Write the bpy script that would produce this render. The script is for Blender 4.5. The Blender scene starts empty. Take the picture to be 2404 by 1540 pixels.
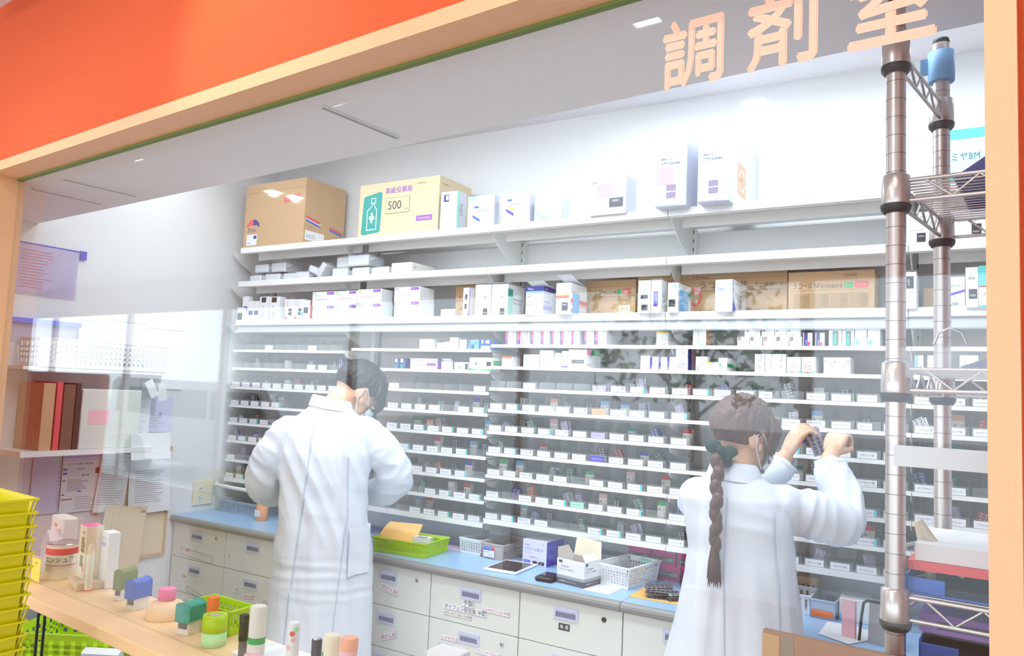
import bpy, math, random
from mathutils import Vector, Matrix, noise
R = random.Random(7)
sc = bpy.context.scene
D2R = math.radians

# ---------------------------------------------------------------- camera
cd = bpy.data.cameras.new('camera'); cam = bpy.data.objects.new('camera', cd); sc.collection.objects.link(cam)
_r = Vector((0.80801, 0.58760, 0.04263)); _u = Vector((0.01434, -0.09196, 0.99566)); _f = Vector((-0.58898, 0.80389, 0.08264))
_f.normalize(); _r = _f.cross(_u).normalized(); _u = _r.cross(_f)
cam.matrix_world = Matrix(((_r.x, _u.x, -_f.x, 0), (_r.y, _u.y, -_f.y, 0), (_r.z, _u.z, -_f.z, 1.56), (0, 0, 0, 1)))
cd.sensor_width = 36; cd.lens = 36 * 1800 / 2404; cd.clip_start = 0.02; cd.clip_end = 200
sc.camera = cam
# ---------------------------------------------------------------- world, exposure
w = bpy.data.worlds.new('daylight'); sc.world = w; w.use_nodes = True
bg = w.node_tree.nodes['Background']; bg.inputs[0].default_value = (0.80, 0.90, 1.0, 1); bg.inputs[1].default_value = 2.7
sc.view_settings.view_transform = 'Standard'; sc.view_settings.look = 'None'
sc.view_settings.gamma = 1; sc.view_settings.use_curve_mapping = False
sc.view_settings.exposure = 0.46
sc.cycles.transparent_max_bounces = 40
sc.cycles.max_bounces = 8; sc.cycles.diffuse_bounces = 4
sc.cycles.caustics_reflective = False; sc.cycles.caustics_refractive = False
sc.cycles.sample_clamp_indirect = 6

def area(name, loc, size, power, col, rot=(0, 0, 0)):
    l = bpy.data.lights.new(name, 'AREA'); l.shape = 'RECTANGLE'; l.size, l.size_y = size; l.energy = power; l.color = col
    o = bpy.data.objects.new(name, l); sc.collection.objects.link(o); o.location = loc; o.rotation_euler = rot
    return o
COOL = (0.86, 0.94, 1.0)
area('staff_ceiling_light', (-2.55, 1.86, 2.70), (1.7, 0.24), 7, COOL)
area('staff_ceiling_light', (-0.55, 2.41, 2.70), (1.7, 0.16), 7.5, COOL)
area('staff_ceiling_light', (-1.30, 1.50, 2.70), (2.2, 0.16), 17, COOL)  # added fill strip hidden by the soffit, lifts drawers and coats
def spot(loc, target, power, ang, col=(1, 0.93, 0.82), blend=0.9):
    l = bpy.data.lights.new('hall_spot', 'SPOT'); l.energy = power; l.spot_size = D2R(ang); l.spot_blend = blend; l.color = col; l.shadow_soft_size = 0.02
    o = bpy.data.objects.new('hall_spot', l); sc.collection.objects.link(o); o.location = loc
    o.rotation_euler = (Vector(target) - Vector(loc)).to_track_quat('-Z', 'Y').to_euler()
spot((-1.62, 0.45, 2.70), (-1.45, 0.93, 2.30), 7.5, 62)
spot((-0.15, 0.40, 2.70), (-0.10, 0.93, 1.80), 7, 110)
spot((-2.6, 0.30, 2.70), (-2.3, 0.95, 1.1), 8, 90)
for _x, _y in ((-4.024, -0.898), (-4.003, -1.048), (-0.998, -0.935), (-0.983, -1.105)):
    spot((_x, _y, 2.735), (_x + (0.5 if _x < -3 else -0.15), 1.9, 1.1), 19, 100, (1, 0.95, 0.88), 0.6)
area('hall_fill_light', (-1.6, 0.22, 2.70), (3.0, 0.24), 4.5, (1, 0.93, 0.84))  # added strip, out of view and out of the mirror, warms trim and sill

# lamps of the light channels under the lowest deep shelf
for _s in (-2.83, -2.08, -1.32, -0.566, 0.19):
    _c, _n = math.cos(0.0800399), math.sin(0.0800399)
    area('channel_light', (_c * _s - _n * 2.583, _n * _s + _c * 2.583, 1.797), (0.68, 0.025), 0.35, (0.93, 0.97, 1.0), (D2R(16), 0, 0.08))

# ---------------------------------------------------------------- frames
# window wall runs along x; the shelving wall is turned by TS: s along it, t into the room
TS = 0.0800399
SV = Vector((math.cos(TS), math.sin(TS), 0)); TV = Vector((-math.sin(TS), math.cos(TS), 0))
def S(s, t, z=0): return SV * s + TV * t + Vector((0, 0, z))

# ---------------------------------------------------------------- materials
def lin(c): return c / 12.92 if c <= 0.04045 else ((c + 0.055) / 1.055) ** 2.4
def rgb(r, g, b): return (lin(r / 255), lin(g / 255), lin(b / 255), 1)
MT = {}
def mat(name, col, rough=0.6, metal=0, spec=0.5, bump=0, bscale=60, vary=0, emis=0, stretch=None, sub=0):
    m = bpy.data.materials.new(name); m.use_nodes = True; nt = m.node_tree; b = nt.nodes['Principled BSDF']
    b.inputs['Base Color'].default_value = col; b.inputs['Roughness'].default_value = rough; b.inputs['Metallic'].default_value = metal
    b.inputs['Specular IOR Level'].default_value = spec
    if sub: b.inputs['Subsurface Weight'].default_value = sub; b.inputs['Subsurface Radius'].default_value = (0.01, 0.004, 0.002)
    if emis: b.inputs['Emission Color'].default_value = col; b.inputs['Emission Strength'].default_value = emis
    tc = nt.nodes.new('ShaderNodeTexCoord'); nz = nt.nodes.new('ShaderNodeTexNoise'); nz.inputs['Scale'].default_value = bscale; nz.inputs['Detail'].default_value = 4
    if stretch:
        mp = nt.nodes.new('ShaderNodeMapping'); mp.inputs['Scale'].default_value = stretch
        nt.links.new(tc.outputs['Object'], mp.inputs[0]); nt.links.new(mp.outputs[0], nz.inputs[0])
    else: nt.links.new(tc.outputs['Object'], nz.inputs[0])
    if bump:
        bp = nt.nodes.new('ShaderNodeBump'); bp.inputs['Strength'].default_value = bump; bp.inputs['Distance'].default_value = 0.002
        nt.links.new(nz.outputs[0], bp.inputs['Height']); nt.links.new(bp.outputs[0], b.inputs['Normal'])
    mx = nt.nodes.new('ShaderNodeMix'); mx.data_type = 'RGBA'; v = vary or 0.03
    mx.inputs[6].default_value = tuple(min(1, c * (1 + v)) for c in col[:3]) + (1,)
    mx.inputs[7].default_value = tuple(c * (1 - v) for c in col[:3]) + (1,)
    nt.links.new(nz.outputs[0], mx.inputs[0]); nt.links.new(mx.outputs[2], b.inputs['Base Color'])
    MT[name] = m; return m
def clear(name, tint, base, edge, white=0.0, wcol=(1, 1, 1, 1), rough=0.02):
    """thin clear sheet: see-through with a mirror layer that grows at grazing angles"""
    m = bpy.data.materials.new(name); m.use_nodes = True; nt = m.node_tree; nt.nodes.clear()
    out = nt.nodes.new('ShaderNodeOutputMaterial'); tr = nt.nodes.new('ShaderNodeBsdfTransparent'); gl = nt.nodes.new('ShaderNodeBsdfGlossy')
    df = nt.nodes.new('ShaderNodeBsdfDiffuse'); df.inputs[0].default_value = wcol
    tr.inputs[0].default_value = tint; gl.inputs['Roughness'].default_value = rough
    lw = nt.nodes.new('ShaderNodeLayerWeight'); lw.inputs['Blend'].default_value = 0.5
    pw = nt.nodes.new('ShaderNodeMath'); pw.operation = 'POWER'; pw.inputs[1].default_value = 4.0
    ma = nt.nodes.new('ShaderNodeMath'); ma.operation = 'MULTIPLY_ADD'; ma.inputs[1].default_value = edge; ma.inputs[2].default_value = base; ma.use_clamp = True
    mx = nt.nodes.new('ShaderNodeMixShader'); m2 = nt.nodes.new('ShaderNodeMixShader'); m2.inputs[0].default_value = white
    L = nt.links.new
    L(lw.outputs['Facing'], pw.inputs[0]); L(pw.outputs[0], ma.inputs[0])
    L(tr.outputs[0], m2.inputs[1]); L(df.outputs[0], m2.inputs[2])
    L(ma.outputs[0], mx.inputs[0]); L(m2.outputs[0], mx.inputs[1]); L(gl.outputs[0], mx.inputs[2]); L(mx.outputs[0], out.inputs[0])
    MT[name] = m; return m
def emit(name, col, st):
    m = bpy.data.materials.new(name); m.use_nodes = True; b = m.node_tree.nodes['Principled BSDF']
    b.inputs['Base Color'].default_value = (0.8, 0.8, 0.8, 1); b.inputs['Emission Color'].default_value = col; b.inputs['Emission Strength'].default_value = st
    MT[name] = m; return m

mat('wall_white', rgb(236, 238, 238), 0.8, bump=0.05, bscale=180)
mat('soffit_white', rgb(252, 251, 255), 0.85, bump=0.05, bscale=200); mat('ceiling_white', rgb(232, 230, 234), 0.85, bump=0.05, bscale=200)
mat('orange_cloth', rgb(236, 104, 58), 0.85, bump=0.6, bscale=500, vary=0.10)
mat('peach_wood', rgb(250, 194, 148), 0.45, bump=0.05, bscale=30, vary=0.03, stretch=(1, 12, 12))
mat('desk_top', rgb(252, 214, 168), 0.4, vary=0.03)
mat('floor_vinyl', rgb(240, 240, 240), 0.4, vary=0.05, bscale=8)
mat('hall_floor', rgb(228, 216, 204), 0.4, vary=0.08, bscale=6)
mat('hall_wall', rgb(232, 222, 210), 0.8)
mat('shelf_white', rgb(244, 245, 243), 0.35)
mat('shelf_cool', rgb(226, 234, 240), 0.3)
mat('back_grey', rgb(236, 231, 228), 0.5, bump=0.5, bscale=14, vary=0.12, stretch=(14, 1, 0.6))
mat('back_pale', rgb(250, 250, 250), 0.6)
mat('slot', rgb(60, 60, 62), 0.6)
mat('cab_grey', rgb(224, 229, 222), 0.4, vary=0.015)
mat('cab_dark', rgb(70, 72, 72), 0.6)
mat('handle_lilac', rgb(206, 210, 236), 0.35)
mat('handle_cup', rgb(120, 126, 150), 0.5)
mat('counter_blue', rgb(168, 206, 244), 0.3, vary=0.02)
mat('counter_edge', rgb(150, 152, 152), 0.45, vary=0.10, bscale=12, stretch=(1, 10, 10))
mat('note_pink', rgb(240, 190, 194), 0.7); mat('mauve', rgb(160, 144, 172), 0.6); mat('carton_white', rgb(214, 219, 232), 0.5); mat('white', rgb(240, 242, 244), 0.5); mat('paper', rgb(240, 242, 246), 0.7); mat('offwhite', rgb(236, 234, 226), 0.6)
mat('black', rgb(28, 28, 32), 0.45); mat('ink', rgb(55, 55, 62), 0.7); mat('inkgrey', rgb(104, 106, 116), 0.7)
mat('red', rgb(214, 62, 66), 0.6); mat('redink', rgb(206, 70, 84), 0.6); mat('pink', rgb(250, 120, 176), 0.5); mat('hotpink', rgb(214, 62, 140), 0.5)
mat('lightpink', rgb(250, 196, 206), 0.6); mat('peach', rgb(250, 176, 140), 0.6); mat('coral', rgb(236, 92, 96), 0.5)
mat('navy', rgb(50, 52, 140), 0.5); mat('blue', rgb(60, 110, 214), 0.5); mat('skyblue', rgb(130, 190, 240), 0.5); mat('violet', rgb(86, 74, 200), 0.45)
mat('purple', rgb(158, 96, 206), 0.5); mat('lilac', rgb(196, 188, 244), 0.6); mat('palelilac', rgb(222, 220, 246), 0.6)
mat('teal', rgb(44, 160, 150), 0.5); mat('cyan', rgb(96, 214, 218), 0.5); mat('mint', rgb(170, 232, 206), 0.6); mat('green', rgb(60, 176, 110), 0.5)
mat('darkgreen', rgb(24, 60, 56), 0.8); mat('olive', rgb(120, 140, 70), 0.6); mat('palegreen', rgb(190, 246, 180), 0.6)
mat('orange', rgb(246, 120, 44), 0.5); mat('yellow', rgb(246, 216, 90), 0.5); mat('cream', rgb(240, 232, 204), 0.6); mat('maroon', rgb(110, 40, 60), 0.6)
mat('brown_board', rgb(176, 142, 118), 0.8, vary=0.05); mat('brown', rgb(120, 88, 74), 0.6); mat('kraft', rgb(206, 170, 128), 0.75, vary=0.05, bscale=40); mat('kraft_pale', rgb(226, 206, 168), 0.75, vary=0.03)
mat('kraft_ink', rgb(110, 92, 74), 0.8); mat('kraft_grey', rgb(160, 148, 134), 0.8); mat('envelope', rgb(250, 196, 110), 0.7, vary=0.05)
mat('lime', rgb(190, 226, 40), 0.35); mat('yellow_plastic', rgb(228, 220, 8), 0.35); mat('yellow_shade', rgb(170, 164, 20), 0.5)
mat('taupe', rgb(196, 182, 176), 0.5); mat('grey', rgb(170, 172, 176), 0.5); mat('darkgrey', rgb(100, 100, 106), 0.5); mat('bluegrey', rgb(176, 192, 214), 0.5)
mat('silver', rgb(205, 206, 212), 0.25, 0.9); mat('chrome', rgb(214, 206, 204), 0.30, 0.75); mat('foil', rgb(214, 214, 220), 0.3, 0.7)
mat('foil_dark', rgb(96, 92, 96), 0.35, 0.5); mat('foil_red', rgb(170, 60, 70), 0.35, 0.4); mat('foil_green', rgb(90, 140, 110), 0.35, 0.4); mat('foil_blue', rgb(90, 100, 170), 0.35, 0.4)
mat('foil_amber', rgb(206, 110, 50), 0.35, 0.3); mat('foil_lilac', rgb(190, 180, 210), 0.3, 0.4)
mat('skin', rgb(226, 182, 152), 0.5, sub=0.15, vary=0.04, bscale=30); mat('lip', rgb(206, 130, 120), 0.5)
mat('hair_black', rgb(38, 38, 44), 0.38, bump=1.0, bscale=60, vary=0.35, stretch=(6, 1, 1)); mat('hair_brown', rgb(92, 62, 56), 0.40, bump=1.0, bscale=60, vary=0.3, stretch=(6, 1, 1))
mat('coat', rgb(226, 233, 244), 0.75, bump=0.15, bscale=35); mat('seam', rgb(196, 206, 226), 0.8); mat('mask', rgb(232, 240, 244), 0.7, bump=0.2, bscale=90); mat('trouser', rgb(40, 46, 66), 0.8)
mat('vinyl_peach', rgb(250, 200, 176), 0.6); mat('strip_blue', rgb(90, 110, 240), 0.5); mat('pinkpaper', rgb(250, 222, 224), 0.7)
mat('vanwhite', rgb(240, 242, 244), 0.3); mat('van_glass', rgb(60, 66, 72), 0.15); mat('tyre', rgb(40, 40, 42), 0.8); mat('asphalt', rgb(196, 196, 194), 0.9); mat('screen', rgb(70, 66, 70), 0.12)
mat('leaf', rgb(90, 130, 70), 0.7, vary=0.4, bscale=20)
clear('window_glass', (0.985, 0.99, 0.99, 1), 0.045, 0.75)
clear('acrylic', (0.985, 0.99, 0.992, 1), 0.03, 0.45, 0.07, (0.8, 0.86, 0.88, 1), 0.08)
clear('plastic_bag', (0.95, 0.96, 0.98, 1), 0.06, 0.5, 0.30, (0.92, 0.94, 0.96, 1), 0.15)
clear('file_lilac', (0.93, 0.90, 0.98, 1), 0.03, 0.3, 0.30, rgb(232, 222, 246), 0.2)
clear('dark_glass', (0.25, 0.27, 0.3, 1), 0.05, 0.6)
emit('downlight_glow', (1.0, 0.92, 0.80, 1), 30)

# ---------------------------------------------------------------- mesh building
TXT = {}
def text_geo(s):
    """flat glyph mesh of a string, scaled so that the em is 1 high: verts (x, y), faces, width"""
    if s in TXT: return TXT[s]
    c = bpy.data.curves.new('t', 'FONT'); c.body = s; c.size = 1; c.resolution_u = 1 if len(s) > 3 else 3; c.fill_mode = 'FRONT' if hasattr(c, 'fill_mode') else c.fill_mode
    o = bpy.data.objects.new('t', c); sc.collection.objects.link(o)
    dg = bpy.context.evaluated_depsgraph_get(); me = o.evaluated_get(dg).to_mesh()
    vs = [(v.co.x, v.co.y) for v in me.vertices]; fs = [tuple(p.vertices) for p in me.polygons]
    o.evaluated_get(dg).to_mesh_clear()
    bpy.data.objects.remove(o); bpy.data.curves.remove(c)
    if not vs: TXT[s] = ([(0, 0)], [], 1, 1); return TXT[s]
    x0 = min(v[0] for v in vs); x1 = max(v[0] for v in vs); y0 = min(v[1] for v in vs); y1 = max(v[1] for v in vs)
    TXT[s] = ([(v[0] - x0, v[1] - y0) for v in vs], fs, x1 - x0, y1 - y0); return TXT[s]

class MB:
    def __init__(s): s.v = []; s.f = []; s.m = []; s.k = []; s.sm = []
    def add(s, vs, fs, mt, smooth=False, M=None):
        if mt not in s.k: s.k.append(mt)
        i = s.k.index(mt); n = len(s.v)
        s.v += [tuple(M @ Vector(p)) if M is not None else tuple(p) for p in vs]
        for f in fs: s.f.append([n + j for j in f]); s.m.append(i); s.sm.append(smooth)
        return s
    def box(s, x0, x1, y0, y1, z0, z1, mt, M=None, tx=0, ty=0):
        """tx, ty: inset of the bottom (tapered box)"""
        vs = [(x0 + tx, y0 + ty, z0), (x1 - tx, y0 + ty, z0), (x1 - tx, y1 - ty, z0), (x0 + tx, y1 - ty, z0), (x0, y0, z1), (x1, y0, z1), (x1, y1, z1), (x0, y1, z1)]
        return s.add(vs, [(3, 2, 1, 0), (4, 5, 6, 7), (0, 1, 5, 4), (1, 2, 6, 5), (2, 3, 7, 6), (3, 0, 4, 7)], mt, False, M)
    def cbox(s, x0, x1, y0, y1, z0, z1, mt, c=0.002, M=None):
        """box with chamfered vertical and top edges"""
        c = min(c, (x1 - x0) / 3, (y1 - y0) / 3, (z1 - z0) / 3)
        def ring(i, z): return [(x0 + i, y0 + c, z), (x0 + c, y0 + i, z), (x1 - c, y0 + i, z), (x1 - i, y0 + c, z), (x1 - i, y1 - c, z), (x1 - c, y1 - i, z), (x0 + c, y1 - i, z), (x0 + i, y1 - c, z)]
        rs = [ring(c * .9, z0), ring(0, z0 + c), ring(0, z1 - c), ring(c * .9, z1)]; vs = sum(rs, [])
        fs = [tuple(range(7, -1, -1)), tuple(range(24, 32))]
        for k in range(3):
            for j in range(8): fs.append((k * 8 + j, k * 8 + (j + 1) % 8, k * 8 + 8 + (j + 1) % 8, k * 8 + 8 + j))
        return s.add(vs, fs, mt, False, M)
    def quad(s, a, b, c, d, mt): return s.add([a, b, c, d], [(0, 1, 2, 3)], mt)
    def prism(s, poly, axis, a0, a1, mt, M=None):
        """polygon extruded along 'x','y' or 'z'; poly gives the two other coordinates in order"""
        n = len(poly); f = {'x': lambda p, a: (a, p[0], p[1]), 'y': lambda p, a: (p[0], a, p[1]), 'z': lambda p, a: (p[0], p[1], a)}[axis]
        vs = [f(p, a0) for p in poly] + [f(p, a1) for p in poly]
        fs = [tuple(range(n)), tuple(range(2 * n - 1, n - 1, -1))] + [(i, (i + 1) % n, n + (i + 1) % n, n + i) for i in range(n)]
        return s.add(vs, fs, mt, False, M)
    def tube(s, pts, r, mt, n=8, M=None, smooth=True):
        pts = [Vector(p) for p in pts]; rr = r if isinstance(r, (list, tuple)) else [r] * len(pts); rings = []
        up = Vector((0, 0, 1))
        for i, p in enumerate(pts):
            d = (pts[min(i + 1, len(pts) - 1)] - pts[max(i - 1, 0)]).normalized()
            if abs(d.dot(up)) > 0.95: up = Vector((1, 0, 0)) if abs(d.x) < 0.9 else Vector((0, 1, 0))
            u = d.cross(up).normalized(); v = u.cross(d); up = v
            rings.append([tuple(p + (u * math.cos(2 * math.pi * j / n) + v * math.sin(2 * math.pi * j / n)) * rr[i]) for j in range(n)])
        return s.rings(rings, mt, M, smooth)
    def rings(s, rings, mt, M=None, smooth=True, cap=True):
        n = len(rings[0]); vs = sum([list(r) for r in rings], []); fs = []
        for k in range(len(rings) - 1):
            for j in range(n): fs.append((k * n + j, k * n + (j + 1) % n, (k + 1) * n + (j + 1) % n, (k + 1) * n + j))
        s.add(vs, fs, mt, smooth, M)
        if cap: s.add([*rings[0]], [tuple(range(n - 1, -1, -1))], mt, False, M); s.add([*rings[-1]], [tuple(range(n))], mt, False, M)
        return s
    def lathe(s, prof, mt, n=20, M=None, smooth=True, c=(0, 0)):
        return s.rings([[(c[0] + r * math.cos(2 * math.pi * j / n), c[1] + r * math.sin(2 * math.pi * j / n), z) for j in range(n)] for r, z in prof], mt, M, smooth)
    def ell(s, c, r, mt, nu=16, nv=10, M=None):
        rs = []
        for k in range(nv + 1):
            a = -math.pi / 2 + math.pi * k / nv; q = max(math.cos(a), 0.02)
            rs.append([(c[0] + r[0] * q * math.cos(2 * math.pi * j / nu), c[1] + r[1] * q * math.sin(2 * math.pi * j / nu), c[2] + r[2] * math.sin(a)) for j in range(nu)])
        return s.rings(rs, mt, M)
    def text(s, st, o, ux, uy, h, mt, maxw=None, align='l', bold=0):
        """string on the plane (o, ux, uy); h = glyph height; maxw squeezes the line"""
        vs, fs, wd, ht = text_geo(st); k = h / max(ht, 0.3); kx = k
        if maxw and wd * k > maxw: kx = maxw / wd
        o = Vector(o); ux = Vector(ux); uy = Vector(uy); off = {'l': 0, 'c': -wd * kx / 2, 'r': -wd * kx}[align]
        for b in ([0] if not bold else [0, bold]):
            s.add([tuple(o + ux * (off + x * kx + b * h) + uy * (y * k)) for x, y in vs], fs, mt)
        return s
    def mesh(s, name):
        me = bpy.data.meshes.new(name); me.from_pydata(s.v, [], s.f)
        for k in s.k: me.materials.append(MT[k])
        me.polygons.foreach_set('material_index', s.m); me.polygons.foreach_set('use_smooth', s.sm); me.update(); return me
    def build(s, name, parent=None, loc=None, rz=None, bevel=0):
        o = bpy.data.objects.new(name, s.mesh(name)); sc.collection.objects.link(o)
        if parent is not None: o.parent = parent
        if loc is not None: o.location = loc
        if rz is not None: o.rotation_euler = (0, 0, rz)
        if bevel:
            b = o.modifiers.new('bevel', 'BEVEL'); b.width = bevel; b.segments = 2; b.limit_method = 'ANGLE'
        return o
def tag(o, label, cat, group=None):
    o['label'] = label; o['category'] = cat
    if group: o['group'] = group
    return o
def thing(name, label, cat, loc, rz=0, group=None):
    o = bpy.data.objects.new(name, None); o.empty_display_size = 0.05; sc.collection.objects.link(o)
    o.location = loc; o.rotation_euler = (0, 0, rz); return tag(o, label, cat, group)
def struct(o): o['kind'] = 'structure'; return o
def plabel(o, l): o['label'] = l; return o
ORD = ['zeroth', 'first', 'second', 'third', 'fourth', 'fifth', 'sixth', 'seventh', 'eighth', 'ninth', 'tenth', 'eleventh', 'twelfth', 'thirteenth', 'fourteenth']
# ================================================================ the setting
H2 = 2.172   # low soffit behind the window head
b = MB(); b.box(-4.6, 1.4, 1.0, 3.6, -0.05, 0, 'floor_vinyl'); struct(b.build('floor'))
b = MB(); b.box(-14, 3.2, -3.0, 1.0, -0.05, 0, 'hall_floor'); struct(b.build('floor_hall'))
b = MB(); b.box(-4.6, 1.4, 1.0, 3.6, 2.75, 2.8, 'ceiling_white'); struct(b.build('ceiling'))
b = MB(); b.box(-4.6, 1.4, 1.021, 1.365, H2, 2.75, 'soffit_white'); struct(b.build('ceiling_soffit'))
# slots for air vents in the soffit
for i, (x0, y0, x1, y1) in enumerate([(-1.332, 1.07, 0, 1.31), (-2.57, 1.07, 0, 1.31), (-2.81, 1.08, 0, 1.31)]):
    b = MB(); b.box(x0 - 0.008, x0 + 0.008, y0, y1, H2 - 0.004, H2 - 0.0004, 'shelf_white'); b.box(x0 - 0.003, x0 + 0.003, y0 + 0.004, y1 - 0.004, H2 - 0.006, H2 - 0.004, 'grey')
    tag(b.build('ceiling_vent'), ['narrow slot vent in the ceiling, nearest the middle', 'narrow slot vent in the ceiling, right one of the pair at the far left', 'narrow slot vent in the ceiling, left one of the pair at the far left'][i], 'vent')
# shelving wall and left wall
b = MB(); b.box(-3.45, 1.4, 0, 0.06, 0, 2.75, 'wall_white'); struct(b.build('wall_back', loc=S(0, 2.87), rz=TS))
b = MB(); b.box(-0.08, 0, -1.9, 0.06, 0, 2.75, 'wall_white'); struct(b.build('wall_left', loc=S(-3.337, 2.87), rz=TS))
b = MB(); b.box(1.3, 1.4, 1.0, 3.2, 0, 2.75, 'wall_white'); struct(b.build('wall_right'))
# front (window) wall: orange cloth with the window opening
XL, XR, ZB, ZT = -2.71, -0.070, 0.975, 2.168
b = MB()
b.box(-14, 3.2, 0.945, 1.0, ZT + 0.028, 2.75, 'orange_cloth')
b.box(-14, XL - 0.03, 0.945, 1.0, 0, ZT + 0.028, 'orange_cloth')
b.box(XR + 0.029, 3.2, 0.945, 1.0, 0, ZT + 0.028, 'orange_cloth')
struct(b.build('wall_front'))
b = MB(); b.box(XL - 0.03, XR + 0.029, 0.92, 1.02, ZT, ZT + 0.03, 'peach_wood'); struct(b.build('trim_1'))
b = MB(); b.box(XL - 0.03, XL, 0.92, 1.02, 0, ZT, 'peach_wood'); struct(b.build('trim_2'))
b = MB(); b.box(XR, XR + 0.029, 0.92, 1.02, 0, ZT, 'peach_wood'); struct(b.build('trim_3'))
# window pane
w1 = MB().box(XL, XR, 1.0, 1.006, ZB, ZT, 'window_glass').build('window_1'); struct(w1)
g = MB(); g.box(XL, XR, 0.996, 1.010, ZT - 0.006, ZT - 0.0002, 'olive'); struct(g.build('trim_4'))
# lettering on the pane
b = MB()
for ch, x0, x1 in (('調', -0.477, -0.388), ('剤', -0.352, -0.262), ('室', -0.222, -0.126)):
    vs, fs, wd, ht = text_geo(ch); kx = (x1 - x0) / wd; kz = 0.098 / ht
    for q, (dx, dz) in enumerate(((0, 0), (0.004, 0), (0.002, 0.003), (0.002, -0.003))):
        b.add([(x0 + x * kx + dx - 0.002, 0.9990 - q * 0.0003, 2.008 + y * kz + dz) for x, y in vs], fs, 'vinyl_peach')
l = b.build('lettering', w1); plabel(l, 'pale peach letters on the glass')
# sill board that carries the pane
b = MB(); b.box(XL, XR, 0.93, 1.145, 0.945, 0.975, 'desk_top'); o = b.build('window_board', bevel=0.003)
tag(o, 'long pale wooden counter board running under the window pane', 'counter')
# lower glazing posts and the glass under the board
for i, x in enumerate((-2.30, -2.262)):
    b = MB(); b.tube([(x, 1.0, 0.0), (x, 1.0, 0.944)], 0.004, 'black'); tag(b.build('glazing_rod'), ['slim black upright rod under the counter board, left one of the pair', 'slim black upright rod under the counter board, right one of the pair'][i], 'rod')
# hall shell (seen mirrored in the pane)
b = MB(); b.box(-14, 3.2, -3.0, 1.0, 2.75, 2.8, 'ceiling_white'); struct(b.build('ceiling_hall'))
b = MB(); b.box(-14.1, -14, -3.0, 1.0, 0, 2.75, 'hall_wall'); struct(b.build('wall_hall_left'))
b = MB(); b.box(3.2, 3.3, -3.0, 1.0, 0, 2.75, 'hall_wall'); struct(b.build('wall_hall_right'))
b = MB(); b.box(-14, 3.2, -3.08, -3.0, 2.35, 2.75, 'hall_wall'); b.box(-14, 3.2, -3.08, -3.0, 0, 0.3, 'hall_wall')
for x in (-14, -11.9, -9.8, -7.7, -5.6, -3.6, -1.4, 0.8, 3.12): b.box(x, x + 0.08, -3.06, -3.0, 0.3, 2.35, 'shelf_white')
struct(b.build('wall_hall_street'))
b = MB(); b.box(-30, 30, -40, -3.1, -0.1, -0.02, 'asphalt'); struct(b.build('street_ground'))
# downlights of the hall
for i, (x, y) in enumerate((a * 1.037, 2 - (2 - c) * 1.037) for a, c in [(-3.98, 0.016), (-2.41, 0.019), (-1.03, 0.0), (-3.88, -0.795), (-3.86, -0.939), (-0.962, -0.83), (-0.948, -0.994)]):
    r_ = thing('downlight', ['far left one of the front row', 'middle one of the front row', 'right one of the front row', 'front one of the left pair', 'rear one of the left pair', 'front one of the right pair', 'rear one of the right pair'][i], 'light', (x, y, 2.75))
    r_['label'] = 'square downlight mirrored in the glass, ' + r_['label']
    b = MB(); b.box(-0.055, 0.055, -0.055, -0.045, -0.012, -0.001, 'white'); b.box(-0.055, 0.055, 0.045, 0.055, -0.012, -0.001, 'white'); b.box(-0.055, -0.045, -0.045, 0.045, -0.012, -0.001, 'white'); b.box(0.045, 0.055, -0.045, 0.045, -0.012, -0.001, 'white'); b.build('rim', r_)
    MB().box(-0.044, 0.044, -0.044, 0.044, -0.008, -0.002, 'downlight_glow').build('diffuser', r_)
# staff side ceiling fittings of the area lights; the longest is added fill
for i, (x, y, hw, hd) in enumerate(((-2.55, 1.86, 0.9, 0.14), (-0.55, 2.41, 0.9, 0.10), (-1.30, 1.50, 1.15, 0.10))):
    r_ = thing('ceiling_light', ['strip light on the staff ceiling above the man', 'strip light on the staff ceiling above the woman', 'longest added fill light on the staff ceiling, hidden behind the soffit'][i], 'light', (x, y, 2.75))
    MB().box(-hw, hw, -hd, hd, -0.045, 0, 'white').build('housing', r_)
r_ = thing('ceiling_light', 'long added fill light on the hall ceiling, unseen above the window', 'light', (-1.6, 0.22, 2.75))  # unseen housing for the added hall fill
MB().box(-1.55, 1.55, -0.14, 0.14, -0.045, 0, 'white').build('housing', r_)
# outlet on left wall
r_ = thing('wall_outlet', 'cream double power outlet on the left wall above the counter', 'outlet', S(-3.335, 2.525, 0.992), TS)
b = MB(); b.cbox(0, 0.008, -0.055, 0.055, -0.06, 0.06, 'cream', 0.003); b.build('plate', r_)
for zz in (0.022, -0.028):
    b = MB(); b.box(0.008, 0.0095, -0.03, 0.0, zz - 0.016, zz + 0.016, 'offwhite'); b.box(0.0095, 0.010, -0.022, -0.020, zz - 0.006, zz + 0.006, 'slot'); b.box(0.0095, 0.010, -0.012, -0.010, zz - 0.006, zz + 0.006, 'slot'); b.build('socket', r_)

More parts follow.
